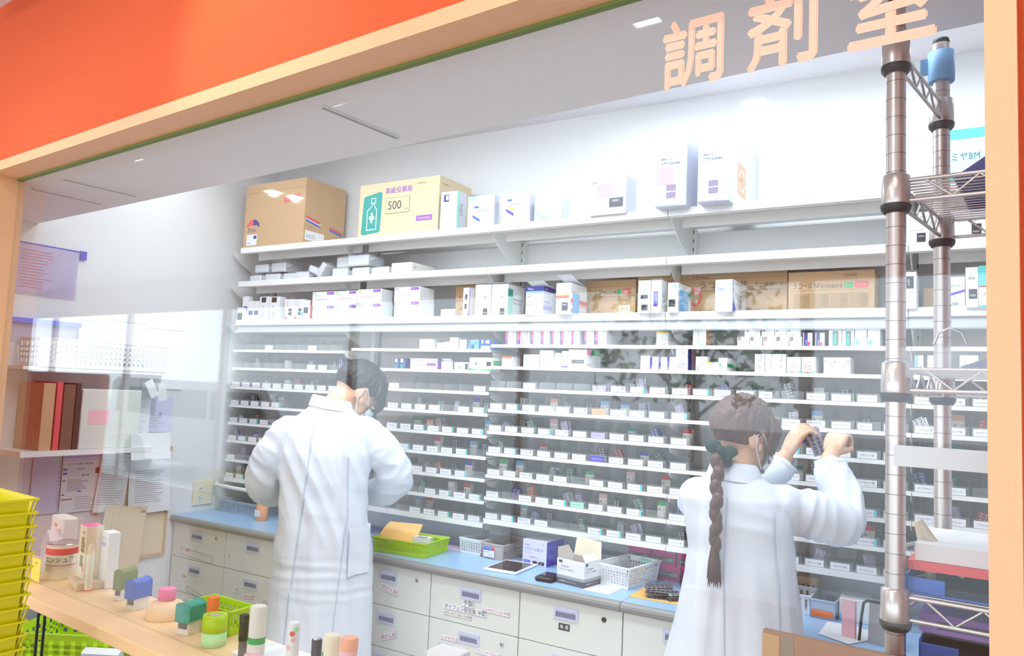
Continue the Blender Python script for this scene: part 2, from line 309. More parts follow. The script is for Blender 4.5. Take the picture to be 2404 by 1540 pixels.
# things beyond the hall, mirrored in the pane
r_ = thing('van', 'white parked van mirrored in the window pane at the left', 'van', (-13.4, -4.6, -0.02), 0)
b = MB(); b.prism([(0.15, 0.30), (5.2, 0.30), (5.35, 0.62), (5.25, 0.95), (4.75, 1.10), (4.35, 1.47), (4.2, 1.50), (0.35, 1.53), (0.2, 1.45), (0.05, 0.9)], 'y', -1.7, 0, 'vanwhite'); b.build('body', r_, bevel=0.02)
for x0, x1, x2, x3 in ((0.35, 1.6, 0.4, 1.6), (1.7, 3.0, 1.7, 3.0), (3.1, 4.5, 3.1, 4.2)):
    b = MB(); b.prism([(x0, 0.98), (x1, 0.98), (x3, 1.40), (x2, 1.40)], 'y', 0.001, 0.012, 'van_glass'); b.build('side_window', r_)
for x in (1.05, 4.35):
    b = MB(); b.lathe([(0.1, -0.16), (0.30, -0.16), (0.32, -0.12), (0.32, 0.0), (0.30, 0.02), (0.2, 0.02), (0.18, 0.0)], 'tyre', 28, Matrix.Translation((x, 0.01, 0.32)) @ Matrix.Rotation(-math.pi / 2, 4, 'X')); b.build('wheel', r_)
r_ = thing('street_tree', 'small leafy tree outside, mirrored in the pane above the woman', 'tree', (-2.7, -4.4, -0.02), 0)
b = MB(); b.tube([(0, 0, 0), (0.05, 0, 1.0), (0.0, 0.05, 2.0), (0.1, 0, 2.6)], [0.07, 0.06, 0.05, 0.03], 'brown', 8)
for k in range(8): b.tube([(0.02, 0.02, 1.4 + k * 0.13), (0.5 * math.cos(k * 2.4), 0.5 * math.sin(k * 2.4), 1.8 + k * 0.15)], [0.02, 0.005], 'brown', 5)
b.build('trunk', r_); b = MB(); rr = random.Random(3)
for k in range(700):
    a = rr.uniform(0, 6.28); rad = 0.9 * rr.random() ** 0.5; c = Vector((rad * math.cos(a), rad * math.sin(a), rr.uniform(1.55, 3.0))); u = Vector((rr.uniform(-1, 1), rr.uniform(-1, 1), rr.uniform(-1, 1))).normalized() * 0.06; v = u.cross(Vector((rr.uniform(-1, 1), rr.uniform(-1, 1), 0.4))).normalized() * 0.028
    b.add([tuple(c - u), tuple(c + v), tuple(c + u), tuple(c - v)], [(0, 1, 2, 3)], 'leaf')
b.build('foliage', r_)
r_ = thing('waiting_bench', 'orange high backed bench in the hall, mirrored at the far left', 'bench', (-7.9, -1.1, 0), 0)
b = MB(); b.cbox(0, 1.45, -0.10, 0, 0.1, 1.56, 'orange_cloth', 0.02); b.build('backrest', r_); b = MB(); b.cbox(0, 1.45, 0.0005, 0.5, 0.12, 0.42, 'orange_cloth', 0.03); b.build('seat', r_)
for x in (0.1, 1.35): MB().box(x - 0.03, x + 0.03, 0.05, 0.4, 0, 0.119, 'black').build('leg', r_)
# ================================================================ shelving bays (frame S)
TL, TT, TB = 2.62, 2.55, 2.865
ROWS = {'A': [1.749, 1.661, 1.574, 1.487, 1.399, 1.313, 1.224, 1.136, 1.050]}
ROWS['B'] = ROWS['C'] = ROWS['A']; ROWS['M'] = [z - 0.02 for z in ROWS['A']]
ROWS['L'] = [1.814, 1.716, 1.624, 1.527, 1.434, 1.345, 1.255, 1.159, 1.066]
DEEP = [2.228, 2.056, 1.861]
BAYS = [('L', -3.30, -2.536, -3.21, -2.455), ('M', -2.48, -1.713, -2.455, -1.70), ('A', -1.713, -0.947, -1.70, -0.945), ('B', -0.947, -0.184, -0.945, -0.187), ('C', -0.184, 0.58, -0.187, 0.57)]
BNAME = {'L': 'far left', 'M': 'second', 'A': 'third', 'B': 'fourth', 'C': 'far right'}
def bracket(mb, s, t0, z, mt='shelf_white', drop=0.10):
    pr = [(t0 + 0.02, z - 0.012)]
    for k in range(7):
        a = math.pi / 2 * k / 6
        pr.append((TB - 0.03 - (TB - 0.03 - t0 - 0.03) * math.cos(a) ** 1.0 * 0.97, z - 0.03 - drop * (1 - math.cos(a) ** 1.2 if False else math.sin(a) ** 2)))
    pr.append((TB - 0.03, z - 0.012))
    mb.prism(pr, 'x', s - 0.0015, s + 0.0015, mt)
for k, s0, s1, d0, d1 in BAYS:
    root = thing('wall_shelving', {'L': 'white steel wall shelving bay at the far left, behind the man', 'M': 'white steel wall shelving bay just right of the man',
        'A': 'white steel wall shelving bay in the middle, between the man and woman', 'B': 'white steel wall shelving bay behind the woman in white coat', 'C': 'white steel wall shelving bay behind the chrome wire rack'}[k], 'shelving', S(0, 0), TS, 'wall shelving bays')
    b = MB(); b.box(s0, s1, TB - 0.006, TB - 0.001, 0.99, 1.80, 'back_grey'); b.build('back_panel', root)
    b = MB(); b.box(d0, d1, TB - 0.006, TB - 0.001, 1.88, 2.20, 'back_pale'); b.build('upper_back_panel', root)
    for i, z in enumerate(ROWS[k]):
        b = MB(); h = 0.020 if i == 8 else 0.013
        b.box(s0 + 0.001, s1 - 0.001, TL, TL + 0.004, z - h, z, 'shelf_white'); b.box(s0 + 0.001, s1 - 0.001, TL + 0.004, TB - 0.008, z - 0.008, z - 0.004, 'shelf_white')
        b.build('shelf', root)
    for i, z in enumerate(DEEP):
        b = MB(); b.box(d0 + 0.001, d1 - 0.001, TT, TT + 0.004, z - 0.028, z, 'shelf_white'); b.box(d0 + 0.001, d1 - 0.001, TT + 0.004, TB - 0.008, z - 0.012, z - 0.006, 'shelf_white')
        b.box(d0 + 0.001, d1 - 0.001, TT + 0.006, TT + 0.02, z - 0.030, z - 0.014, 'shelf_white')
        b.box(d0 + 0.02, d1 - 0.02, TT + 0.10, TT + 0.103, z - 0.050, z - 0.012, 'shelf_white')
        b.build('deep_shelf', root, bevel=0.001)
    b = MB(); b.box(d0, d1, TT + 0.012, TT + 0.05, 1.861 - 0.062, 1.861 - 0.031, 'shelf_cool'); b.build('light_channel', root, bevel=0.003)
    for e, s in (('r', s1),) + ((('l', s0),) if k == 'L' else ()):
        b = MB(); b.box(s - 0.014, s + 0.014, TB - 0.035, TB - 0.007, 1.0, 2.21, 'shelf_white')
        for q in range(34):
            zz = 1.07 + q * 0.034
            if any(abs(zz - r) < 0.02 for r in DEEP): continue
            b.box(s - 0.006, s - 0.003, TB - 0.0358, TB - 0.0351, zz, zz + 0.014, 'slot'); b.box(s + 0.003, s + 0.006, TB - 0.0358, TB - 0.0351, zz, zz + 0.014, 'slot')
        b.build('upright', root)
        b = MB()
        for z in DEEP: bracket(b, s, TT, z)
        b.build('deep_bracket', root)
        b = MB()
        for z in ROWS[k]: bracket(b, s - 0.004, TL, z, drop=0.028)
        b.build('row_bracket', root)
    if k == 'L':   # side panel frame of the left bay, its end bracket projects to the right post
        b = MB()
        for z in (1.814, 1.716):
            b.prism([(TL, z - 0.012), (TL, z + 0.002), (TB - 0.03, z + 0.002), (TB - 0.03, z - 0.075), (TB - 0.055, z - 0.07), (TB - 0.075, z - 0.045), (TB - 0.11, z - 0.024)], 'x', s1 - 0.003, s1 + 0.001, 'shelf_white')
        b.box(s1 - 0.002, s1 + 0.024, TB - 0.05, TB - 0.02, 1.60, 1.83, 'shelf_white'); b.build('end_frame', root)

# ================================================================ trays
def tray_mesh(wd, dp=0.20):
    b = MB(); h = 0.030
    b.box(0, wd, 0, dp, 0, 0.0015, 'acrylic'); b.box(0, wd, 0, 0.0015, 0.0015, h, 'acrylic'); b.box(0.002, wd - 0.002, -0.0010, 0.0006, h - 0.0008, h + 0.0004, 'acrylic')
    for x in (0, wd - 0.0015):
        pr = [(0.0015, 0.0015), (dp, 0.0015), (dp, 0.062), (0.115, 0.064), (0.10, 0.062), (0.088, 0.054), (0.072, 0.034), (0.055, h), (0.0015, h)]
        b.prism(pr, 'x', x, x + 0.0015, 'acrylic')
    return b.mesh('tray')
TRAYM = {}
CARD_TXT = ['アムロジピン', 'レバミピド錠', 'アロプリノール', 'フロセミド錠', 'オランザピン', 'テルミサルタン', 'カルボシステイン', 'ロキソプロフェン', 'モサプリド錠', 'メトホルミン', 'ビソプロロール', 'プラバスタチン']
CARDM = {}
def card_mesh(wd, style, ti):
    key = (round(wd, 3), style, ti)
    if key in CARDM: return CARDM[key]
    b = MB(); cw = wd * (0.80 if style != 'half' else 0.6); x0 = wd * 0.06
    base = {'white': 'paper', 'half': 'paper', 'lilac': 'lilac', 'peach': 'peach', 'purple': 'violet', 'cyan': 'mint', 'pinktext': 'paper', 'bold': 'paper', 'corner': 'paper'}[style]
    b.box(x0, x0 + cw, -0.0022, -0.0012, 0.005, 0.0255, base)
    ink = {'lilac': 'navy', 'peach': 'red', 'purple': 'white', 'cyan': 'teal', 'pinktext': 'hotpink', 'bold': 'ink'}.get(style, 'inkgrey')
    y = -0.0025
    if style == 'bold':
        b.text(CARD_TXT[ti % 12], (x0 + 0.003, y, 0.014), (1, 0, 0), (0, 0, 1), 0.008, ink, cw * 0.85); b.text('20mg「サワイ」', (x0 + cw - 0.003, y, 0.0065), (1, 0, 0), (0, 0, 1), 0.005, ink, cw * 0.6, 'r')
    else: b.text(CARD_TXT[ti % 12], (x0 + cw / 2, y, 0.0115), (1, 0, 0), (0, 0, 1), 0.0065, ink, cw * 0.7, 'c')
    if style == 'corner': b.box(x0 + cw - 0.008, x0 + cw, -0.0024, -0.0023, 0.005, 0.0255, 'cyan')
    CARDM[key] = b.mesh('label_card'); return CARDM[key]
def tray(bay, row, n, s, wd, style, z, ti):
    k = round(wd, 3)
    if k not in TRAYM: TRAYM[k] = tray_mesh(wd)
    o = bpy.data.objects.new('drug_tray', TRAYM[k]); sc.collection.objects.link(o)
    o.location = S(s, TL + 0.006, z - 0.0035); o.rotation_euler = (0, 0, TS)
    look = {'white': 'with white card', 'half': 'with short white card', 'corner': 'with cyan cornered card', 'bold': 'with bold lettered card', 'lilac': 'with lilac card', 'peach': 'with peach card', 'purple': 'with purple card', 'cyan': 'with mint card', 'pinktext': 'with pink lettered card', None: 'without card'}[style]
    side = ('%s from left' % ORD[n]) 
    tag(o, 'clear tray %s, %s, %s tray row, %s bay' % (look, side, ORD[row], BNAME[bay]), 'tray', 'clear drug trays on the wall shelves')
    if style:
        c = bpy.data.objects.new('label_card', card_mesh(wd, style, ti)); sc.collection.objects.link(c); c.parent = o
        if style not in ('white', 'half', 'corner', 'bold'): plabel(c, style.replace('pinktext', 'pink lettered') + ' card')
    return o
# blister packs and little boxes standing in the trays
BL = {}
def blister_mesh(mt, n=3):
    if (mt, n) in BL: return BL[(mt, n)]
    b = MB()
    for q in range(n):
        y = q * 0.006; M = Matrix.Translation((q * 0.002, y, 0)) @ Matrix.Rotation(0.18 - 0.05 * q, 4, 'X')
        b.box(0, 0.036, 0, 0.0008, 0, 0.062, mt, M)
        for i in range(2):
            for j in range(5): b.lathe([(0.0052, 0), (0.0045, 0.003), (0.002, 0.004)], 'foil' if mt != 'foil' else 'silver', 6, M @ Matrix.Translation((0.010 + i * 0.016, 0, 0.007 + j * 0.012)) @ Matrix.Rotation(math.pi / 2, 4, 'X'))
    BL[(mt, n)] = b.mesh('blister_pack'); return BL[(mt, n)]
BCOL = {'foil': 'silver', 'foil_dark': 'dark', 'foil_red': 'dark red', 'foil_green': 'green', 'foil_blue': 'blue', 'foil_amber': 'amber', 'foil_lilac': 'lilac'}
TB_BOX = {}
def tiny_box(mt, h):
    if (mt, h) in TB_BOX: return TB_BOX[(mt, h)]
    b = MB(); b.box(0, 0.034, 0, 0.02, 0, h, 'offwhite')
    b.box(0.0, 0.034, -0.0004, -0.0001, h * 0.72, h, mt); b.text('錠', (0.005, -0.0005, h * 0.42), (1, 0, 0), (0, 0, 1), 0.008, 'ink'); b.text('レナール', (0.030, -0.0005, h * 0.1), (0, 0, 1), (-1, 0, 0), 0.006, 'ink', h * 0.55)
    TB_BOX[(mt, h)] = b.mesh('medicine_box'); return TB_BOX[(mt, h)]
def fill(bay, row, n, s, wd, z):
    q = R.random()
    wh = '%s tray, %s row, %s bay' % (ORD[n], ORD[row], BNAME[bay])
    if q < 0.42:
        mt = R.choice(['foil', 'foil', 'foil_dark', 'foil_dark', 'foil_red', 'foil_green', 'foil_blue', 'foil_amber', 'foil_lilac'])
        o = bpy.data.objects.new('blister_pack', blister_mesh(mt, 1)); k = R.choice((2, 3, 4))
        x = s + R.uniform(0.004, wd - 0.044); y = TL + R.uniform(0.045, 0.09)
        sc_ = R.uniform(0.62, 0.9); lean_ = R.uniform(-0.45, 0.45)
        for j in range(k):
            oo = o if j == 0 else o.copy()
            sc.collection.objects.link(oo); oo.location = S(x + j * 0.002, y + j * 0.006, z - 0.002); oo.scale = (0.85, 0.85, sc_); oo.rotation_euler = (R.uniform(-0.35, 0.0) , lean_ + R.uniform(-0.12, 0.12), TS + R.uniform(-0.4, 0.4))
            tag(oo, '%s blister pack standing in the %s' % (BCOL[mt], wh), 'pill pack', 'blister packs in the ' + wh)
    elif q < 0.60:
        mt = R.choice(['white', 'violet', 'green', 'red', 'skyblue', 'peach', 'teal', 'lightpink']); h = R.choice((0.045, 0.055, 0.062))
        o = bpy.data.objects.new('medicine_box', tiny_box(mt, h)); sc.collection.objects.link(o)
        o.location = S(s + R.uniform(0.004, wd - 0.04), TL + R.uniform(0.05, 0.12), z - 0.002); o.rotation_euler = (0, 0, TS + R.uniform(-0.2, 0.2))
        tag(o, 'small box with %s top in the %s' % ({'lightpink': 'light pink', 'skyblue': 'sky blue'}.get(mt, mt), wh), 'box', 'little boxes in the trays')
R = random.Random(11)
TRAY_N = 0
SPEC = {('A', 2, 6): 'lilac', ('A', 3, 0): 'pinktext', ('A', 3, 6): 'peach', ('A', 4, 6): 'lilac', ('A', 5, 6): 'purple', ('A', 7, 5): 'cyan', ('A', 2, 7): 'bold', ('A', 3, 4): 'bold', ('A', 4, 2): 'bold', ('A', 5, 2): 'bold', ('A', 6, 2): 'bold',
        ('A', 7, 0): 'bold', ('A', 8, 0): 'bold', ('A', 2, 0): None, ('A', 2, 1): None, ('A', 2, 3): None, ('A', 2, 4): None, ('A', 2, 5): None, ('A', 8, 4): None, ('A', 8, 5): None, ('B', 2, 5): None, ('B', 3, 8): 'half', ('B', 2, 4): 'half',
        ('C', 3, 3): 'bold', ('C', 8, 2): 'purple', ('C', 8, 3): 'purple', ('C', 2, 3): 'cyan', ('L', 3, 1): 'pinktext', ('M', 2, 4): None, ('M', 2, 5): None, ('M', 2, 6): None, ('M', 2, 7): None, ('M', 2, 8): None}
def visible(bay, i, n):
    if bay == 'L': return i in (1, 2, 3) or n < 5
    if bay == 'M': return n >= (3 if i < 5 else 4)
    if bay == 'B': return not ((i in (5, 6, 7, 8) and 1 <= n <= 4) or (i in (3, 4) and 1 <= n <= 3))
    if bay == 'C': return n < 4
    return True
for bay, s0, s1, d0, d1 in BAYS:
    pitch = (s1 - s0 - 0.008) / 10
    for i, z in enumerate(ROWS[bay]):
        if i == 0 or (i == 1 and bay != 'L'): continue
        row = i if bay == 'L' else i - 1
        for n in range(10):
            if not visible(bay, i, n): continue
            style = SPEC.get((bay, i, n), 'x')
            if style == 'x':
                q = R.random(); style = 'white' if q < 0.62 else 'corner' if q < 0.82 else 'bold' if q < 0.92 else None
                if bay == 'L' and i < 3 and q > 0.2: style = None
            s = s0 + 0.004 + n * pitch
            tray(bay, row, n + 1, s, 0.070, style, z, R.randrange(12)); TRAY_N += 1
            if i >= 2 and not (bay == 'M' and i == 2) and not (bay == 'A' and i == 2 and n < 6): fill(bay, row, n + 1, s, 0.070, z)
print('trays', TRAY_N)
# ================================================================ worktop and drawer cabinets (frame S)
TF = 2.37
for i, (a, c) in enumerate([(-3.333, -1.0), (-0.998, 1.0)]):
    b = MB(); b.box(a, c, TF + 0.002, TB - 0.003, 0.868, 0.900, 'counter_blue')
    pr = [(TF + 0.002, 0.900), (TF - 0.010, 0.8985), (TF - 0.016, 0.892), (TF - 0.018, 0.884), (TF - 0.015, 0.874), (TF - 0.008, 0.868), (TF + 0.002, 0.868)]
    b.prism(pr, 'x', a, c, 'counter_edge')
    tag(b.build('worktop', loc=S(0, 0), rz=TS), ['light blue worktop with grey rounded edge, left length by the wall', 'light blue worktop with grey rounded edge, right length by the woman'][i], 'worktop')
xs = [-3.322, -2.939, -2.546, -2.158, -1.769, -1.381, -0.994, -0.606, -0.218, 0.17]
STK = {  # (cabinet, drawer): list of (x, z, text, height, ink, tilt, frame, bg)
    (0, 0): [(0.10, -0.122, '麻薬', 0.014, 'redink', -0.08, 0, None), (0.21, -0.132, 'アート', 0.010, 'inkgrey', -0.08, 0, None), ('f', 0.07, 0.30, -0.14, -0.108, -0.05)],
    (0, 1): [(0.09, -0.086, '向精', 0.014, 'redink', -0.1, 0, None), ('f', 0.13, 0.31, -0.14, -0.12, -0.25)],
    (1, 0): [(0.025, -0.106, '?', 0.016, 'ink', 0, 1, None), (0.318, -0.138, 'イ', 0.018, 'ink', 0.3, 0, None)],
    (1, 1): [(0.080, -0.090, 'イ', 0.020, 'ink', -0.2, 1, None), (0.15, -0.108, '抗がん剤', 0.014, 'redink', 0.12, 1, None), (0.27, -0.104, '抗がん剤', 0.014, 'redink', -0.05, 1, None)],
    (1, 2): [(0.030, -0.075, 'イウ', 0.020, 'ink', 0, 1, None)],
    (3, 0): [(0.150, -0.092, '抗がん剤', 0.019, 'redink', -0.2, 1, None)],
    (3, 1): [(0.165, -0.128, '抗がん剤', 0.018, 'redink', 0.32, 1, None)],
    (4, 0): [(0.150, -0.088, '予製', 0.021, 'ink', 0, 1, 'paper'), (0.068, -0.111, 'ダイフェン配合錠 半錠', 0.0165, 'ink', 0, 1, 'paper'), (0.068, -0.133, 'オランザピン錠(1.25)半錠', 0.0115, 'inkgrey', 0, 1, 'offwhite'), (0.235, -0.092, 'ミルタザピン(15) 半錠', 0.0125, 'redink', 0, 1, 'paper')],
    (4, 1): [(0.062, -0.066, 'レクサプロ', 0.0125, 'redink', 0, 1, 'paper'), (0.046, -0.088, 'エスシタロプラム錠半錠', 0.0105, 'ink', -0.04, 1, 'paper'), (0.215, -0.084, 'リフレックス(15) 半', 0.0125, 'redink', 0, 1, 'paper')],
    (5, 0): [(0.160, -0.093, '毒 薬', 0.014, 'white', 0, 2, 'black')],
}
CPOS = ['first', 'second', 'third', 'fourth', 'fifth', 'sixth', 'seventh', 'eighth', 'ninth']
for i in range(9):
    x0, x1 = xs[i], xs[i + 1]; wd = x1 - x0
    root = thing('drawer_cabinet', '%s grey drawer cabinet from the left wall under the blue worktop' % CPOS[i], 'cabinet', S(x0, TF, 0), TS, 'drawer cabinets under the worktop')
    b = MB(); b.box(0.001, wd - 0.001, 0.014, 0.45, 0.06, 0.868, 'cab_dark'); b.box(0.02, wd - 0.02, 0.03, 0.45, 0, 0.06, 'cab_dark'); b.build('body', root)
    for k in range(5):
        z1 = 0.866 - k * 0.157; z0 = z1 - 0.1545
        d = MB().box(0.002, wd - 0.002, 0.0, 0.014, z0, z1, 'cab_grey').build('drawer', root, bevel=0.0008)
        hx = wd * 0.47; hw = 0.046; hz = z1 - 0.026
        b = MB(); b.box(hx - hw, hx + hw, -0.005, 0.0, hz - 0.004, hz + 0.004, 'handle_lilac'); b.box(hx - hw, hx + hw, -0.004, 0.0, hz - 0.036, hz - 0.030, 'handle_lilac')
        b.box(hx - hw, hx - hw + 0.008, -0.004, 0.0, hz - 0.030, hz - 0.004, 'handle_lilac'); b.box(hx + hw - 0.008, hx + hw, -0.004, 0.0, hz - 0.030, hz - 0.004, 'handle_lilac')
        b.prism([(-0.001, hz - 0.004), (-0.0045, hz - 0.004), (-0.0045, hz - 0.008), (-0.001, hz - 0.014)], 'x', hx - hw + 0.008, hx + hw - 0.008, 'handle_lilac'); b.box(hx - hw + 0.008, hx + hw - 0.008, -0.0012, -0.0002, hz - 0.030, hz - 0.004, 'handle_cup')
        plabel(b.build('handle', d), 'pale lilac recessed handle')
        if k == 0 and i in (0, 1, 3, 5, 6) or (k == 1 and i == 4):
            lx = wd * 0.83; b = MB(); M = Matrix.Translation((lx, -0.0003, z1 - 0.035)) @ Matrix.Rotation(math.pi / 2, 4, 'X')
            b.lathe([(0.0085, 0), (0.0085, 0.002), (0.007, 0.003)], 'black' if i == 5 else 'silver', 14, M); b.lathe([(0.0035, 0.003), (0.003, 0.0036)], 'slot', 8, M); b.build('lock', d)
        for e in STK.get((i, k), []):
            b = MB()
            if e[0] == 'f':
                _, a, c, zz0, zz1, sl = e; n = 0.0006
                P = lambda x, z: (x, -0.0004, z1 + z + (x - a) * sl)
                for p, q in (((a, zz0), (c, zz0)), ((a, zz1), (c, zz1)), ((a, zz0), (a, zz1)), ((c, zz0), (c, zz1))): b.tube([P(*p), P(*q)], n, 'inkgrey', 4)
            else:
                x, z, st, h, ink, tilt, fr, bgm = e
                ux = Vector((math.cos(tilt), 0, math.sin(tilt))); uy = Vector((-math.sin(tilt), 0, math.cos(tilt))); o = Vector((x, -0.0008, z1 + z))
                vs, fs, tw, th = text_geo(st); w_ = tw * h / th; m = h * 0.22
                if bgm or fr:
                    c4 = [o + ux * a + uy * c + Vector((0, 0.0005, 0)) for a, c in ((-m, -m), (w_ + m, -m), (w_ + m, h + m), (-m, h + m))]; b.quad(*c4, bgm or 'paper')
                if fr:
                    c4 = [o + ux * a + uy * c for a, c in ((-m, -m), (w_ + m, -m), (w_ + m, h + m), (-m, h + m))]
                    for q in ((0, 1), (1, 2)) if fr == 1 else ((0, 1), (1, 2), (2, 3), (3, 0)): b.tube([c4[q[0]], c4[q[1]]], 0.0006 if fr == 1 else 0.0012, 'inkgrey' if fr == 1 else 'ink', 4)
                b.text(st, o, ux, uy, h, ink)
            plabel(b.build('sticker', d), 'sticker lettered in ' + ('red' if e[0] != 'f' and e[4] == 'redink' else 'grey' if e[0] == 'f' or e[4] == 'inkgrey' else 'white' if e[4] == 'white' else 'black'))
# ================================================================ cartons
def carton(name, label, cat, loc, rz, w, d, h, body, front=(), side=(), flap=None, side_m=None, group=None, top=None, back_flap=None):
    """printed carton, front face towards -y at y=0; decor: ('r',x0,x1,z0,z1,mat) | ('t',text,x,z,h,mat,maxw) | ('v',text,x,z,h,mat,maxw) in fractions of the face"""
    b = MB(); b.cbox(0, w, 0, d, 0, h, body, min(0.0015, w * 0.02))
    def deco(lst, W, O, U, N, off=0.0004):
        for q, e in enumerate(lst):
            n = Vector(N) * (off + 0.00012 * q)
            if e[0] == 'r':
                _, a, c, z0, z1, m = e
                b.quad(*[tuple(Vector(O) + Vector(U) * (xx * W) + Vector((0, 0, zz * h)) + n) for xx, zz in ((a, z0), (c, z0), (c, z1), (a, z1))], m)
            elif e[0] == 'p':
                b.add([tuple(Vector(O) + Vector(U) * (xx * W) + Vector((0, 0, zz * h)) + n) for xx, zz in e[1]], [tuple(range(len(e[1])))], e[2])
            elif e[0] == 't': b.text(e[1], Vector(O) + Vector(U) * (e[2] * W) + Vector((0, 0, e[3] * h)) + n, U, (0, 0, 1), e[4] * h, e[5], (e[6] if len(e) > 6 else 1) * W)
            elif e[0] == 'v': b.text(e[1], Vector(O) + Vector(U) * (e[2] * W) + Vector((0, 0, e[3] * h)) + n, (0, 0, 1), tuple(-Vector(U)), e[4] * W, e[5], (e[6] if len(e) > 6 else 1) * h)
    if side_m: b.quad((w + 0.0002, 0.001, 0.001), (w + 0.0002, d - 0.001, 0.001), (w + 0.0002, d - 0.001, h - 0.001), (w + 0.0002, 0.001, h - 0.001), side_m)
    deco(front, w, (0, 0, 0), (1, 0, 0), (0, -1, 0)); deco(side, d, (w, 0, 0), (0, 1, 0), (1, 0, 0), 0.0005)
    if top: b.quad((0.001, 0.001, h + 0.0003), (w - 0.001, 0.001, h + 0.0003), (w - 0.001, d - 0.001, h + 0.0003), (0.001, d - 0.001, h + 0.0003), top)
    if flap:   # raised lid hinged at the right or back
        n = 6
        pts = [(0.001, d * k / n, h + flap * math.sin(k / n * math.pi * 0.5) * (1 if k < n else 1)) for k in range(n + 1)][::-1]
        pts = [(w * 0.02, d * (1 - k / n) * 1.0, h + 0.0006 + flap * (k / n) ** 1.6) for k in range(n + 1)]
        vs = [(0.001, y, z) for _, y, z in pts] + [(w - 0.001, y, z) for _, y, z in pts] + [(0.001, y, z + 0.0012) for _, y, z in pts] + [(w - 0.001, y, z + 0.0012) for _, y, z in pts]; m = n + 1; fs = []
        for k in range(n): fs += [(k, k + 1, m + k + 1, m + k), (2 * m + k, 3 * m + k, 3 * m + k + 1, 2 * m + k + 1), (k, 2 * m + k, 2 * m + k + 1, k + 1), (m + k, m + k + 1, 3 * m + k + 1, 3 * m + k)]
        b.add(vs, fs, body)
    o = b.build(name, loc=loc, rz=rz)
    return tag(o, label, cat, group)
def blk(x=0.3, z=0.12, w=0.4, h=0.16, m='ink'):
    return [('r', x, x + w, z, z + h, m), ('t', 'ジェネリック', x + w * 0.1, z + h * 0.35, h * 0.3, 'white', w * 0.8)]
# ================================================================ cartons on the shelves
carton('cardboard_box', 'large brown cardboard box with round blue and red emblem on top shelf', 'box', S(-3.214, 2.565, 2.2230), TS, 0.4298, 0.274, 0.3296, 'kraft', [('p', [(0.05+0.11+0.115*math.cos(a)*0.95, 0.22+0.115+0.12*math.sin(a)) for a in [math.pi*k/10 for k in range(6)]] + [(0.16, 0.335)], 'navy'), ('p', [(0.16, 0.335)] + [(0.16+0.11*math.cos(a), 0.335+0.12*math.sin(a)) for a in [math.pi*k/10 for k in range(5, 11)]], 'coral'), ('r', 0.08, 0.24, 0.25, 0.36, 'kraft'), ('t', 'Eisai', 0.085, 0.26, 0.07, 'navy', 0.16), ('r', 0.06, 0.24, 0.05, 0.22, 'paper'), ('r', 0.18, 0.23, 0.15, 0.2, 'navy'), ('t', '|||||||||', 0.08, 0.07, 0.03, 'inkgrey', 0.13), ('r', 0.66, 0.92, 0.66, 0.76, 'coral'), ('t', 'FRAGILE', 0.68, 0.69, 0.045, 'kraft', 0.22), ('r', 0.0, 1.0, 0.865, 0.868, 'kraft_grey')], [('p', [(0.05, 0.44), (0.42, 0.37), (0.35, 0.33), (0.36, 0.30), (0.05, 0.385)], 'paper'), ('p', [(0.05, 0.44), (0.42, 0.385), (0.36, 0.35), (0.05, 0.40)], 'coral'), ('p', [(0.05, 0.385), (0.36, 0.335), (0.40, 0.30), (0.05, 0.355)], 'blue'), ('p', [(0.62, 0.36), (0.95, 0.31), (0.95, 0.285), (0.62, 0.33)], 'coral'), ('p', [(0.62, 0.325), (0.95, 0.28), (0.95, 0.25), (0.62, 0.295)], 'blue'), ('t', 'ケアンテ', 0.05, 0.27, 0.03, 'kraft_ink'), ('r', 0.04, 0.5, 0.08, 0.22, 'paper'), ('t', '||||||||||||', 0.07, 0.11, 0.06, 'inkgrey', 0.2)])
carton('cardboard_box', 'pale cardboard box with teal bottle picture and purple lettering, top shelf', 'box', S(-2.439, 2.575, 2.2230), TS, 0.4566, 0.240, 0.2517, 'kraft_pale', [('p', [(0.04, 0.10), (0.06, 0.07), (0.27, 0.10), (0.29, 0.13), (0.30, 0.80), (0.28, 0.84), (0.08, 0.78), (0.06, 0.75)], 'teal'), ('r', 0.155, 0.22, 0.64, 0.74, 'paper'), ('r', 0.163, 0.212, 0.655, 0.725, 'teal'), ('p', [(0.17, 0.64), (0.205, 0.64), (0.205, 0.60), (0.24, 0.52), (0.24, 0.15), (0.11, 0.15), (0.11, 0.52), (0.17, 0.60)], 'paper'), ('p', [(0.175, 0.625), (0.2, 0.625), (0.2, 0.59), (0.23, 0.51), (0.23, 0.17), (0.12, 0.17), (0.12, 0.51), (0.175, 0.59)], 'teal'), ('r', 0.163, 0.187, 0.28, 0.47, 'paper'), ('r', 0.14, 0.21, 0.345, 0.405, 'paper'), ('t', '高級投薬瓶', 0.34, 0.78, 0.115, 'purple', 0.34), ('r', 0.35, 0.65, 0.42, 0.70, 'kraft_ink'), ('r', 0.353, 0.647, 0.425, 0.695, 'kraft_pale'), ('t', '500', 0.38, 0.49, 0.15, 'ink', 0.18), ('t', 'ml', 0.59, 0.46, 0.05, 'inkgrey'), ('r', 0.74, 0.93, 0.24, 0.33, 'purple'), ('t', '株式会社医療機器', 0.76, 0.26, 0.04, 'kraft_pale', 0.15), ('t', 'Sanplatec', 0.73, 0.88, 0.05, 'kraft_grey')], [('t', 'Sanplatec', 0.1, 0.85, 0.05, 'kraft_grey', 0.6)])
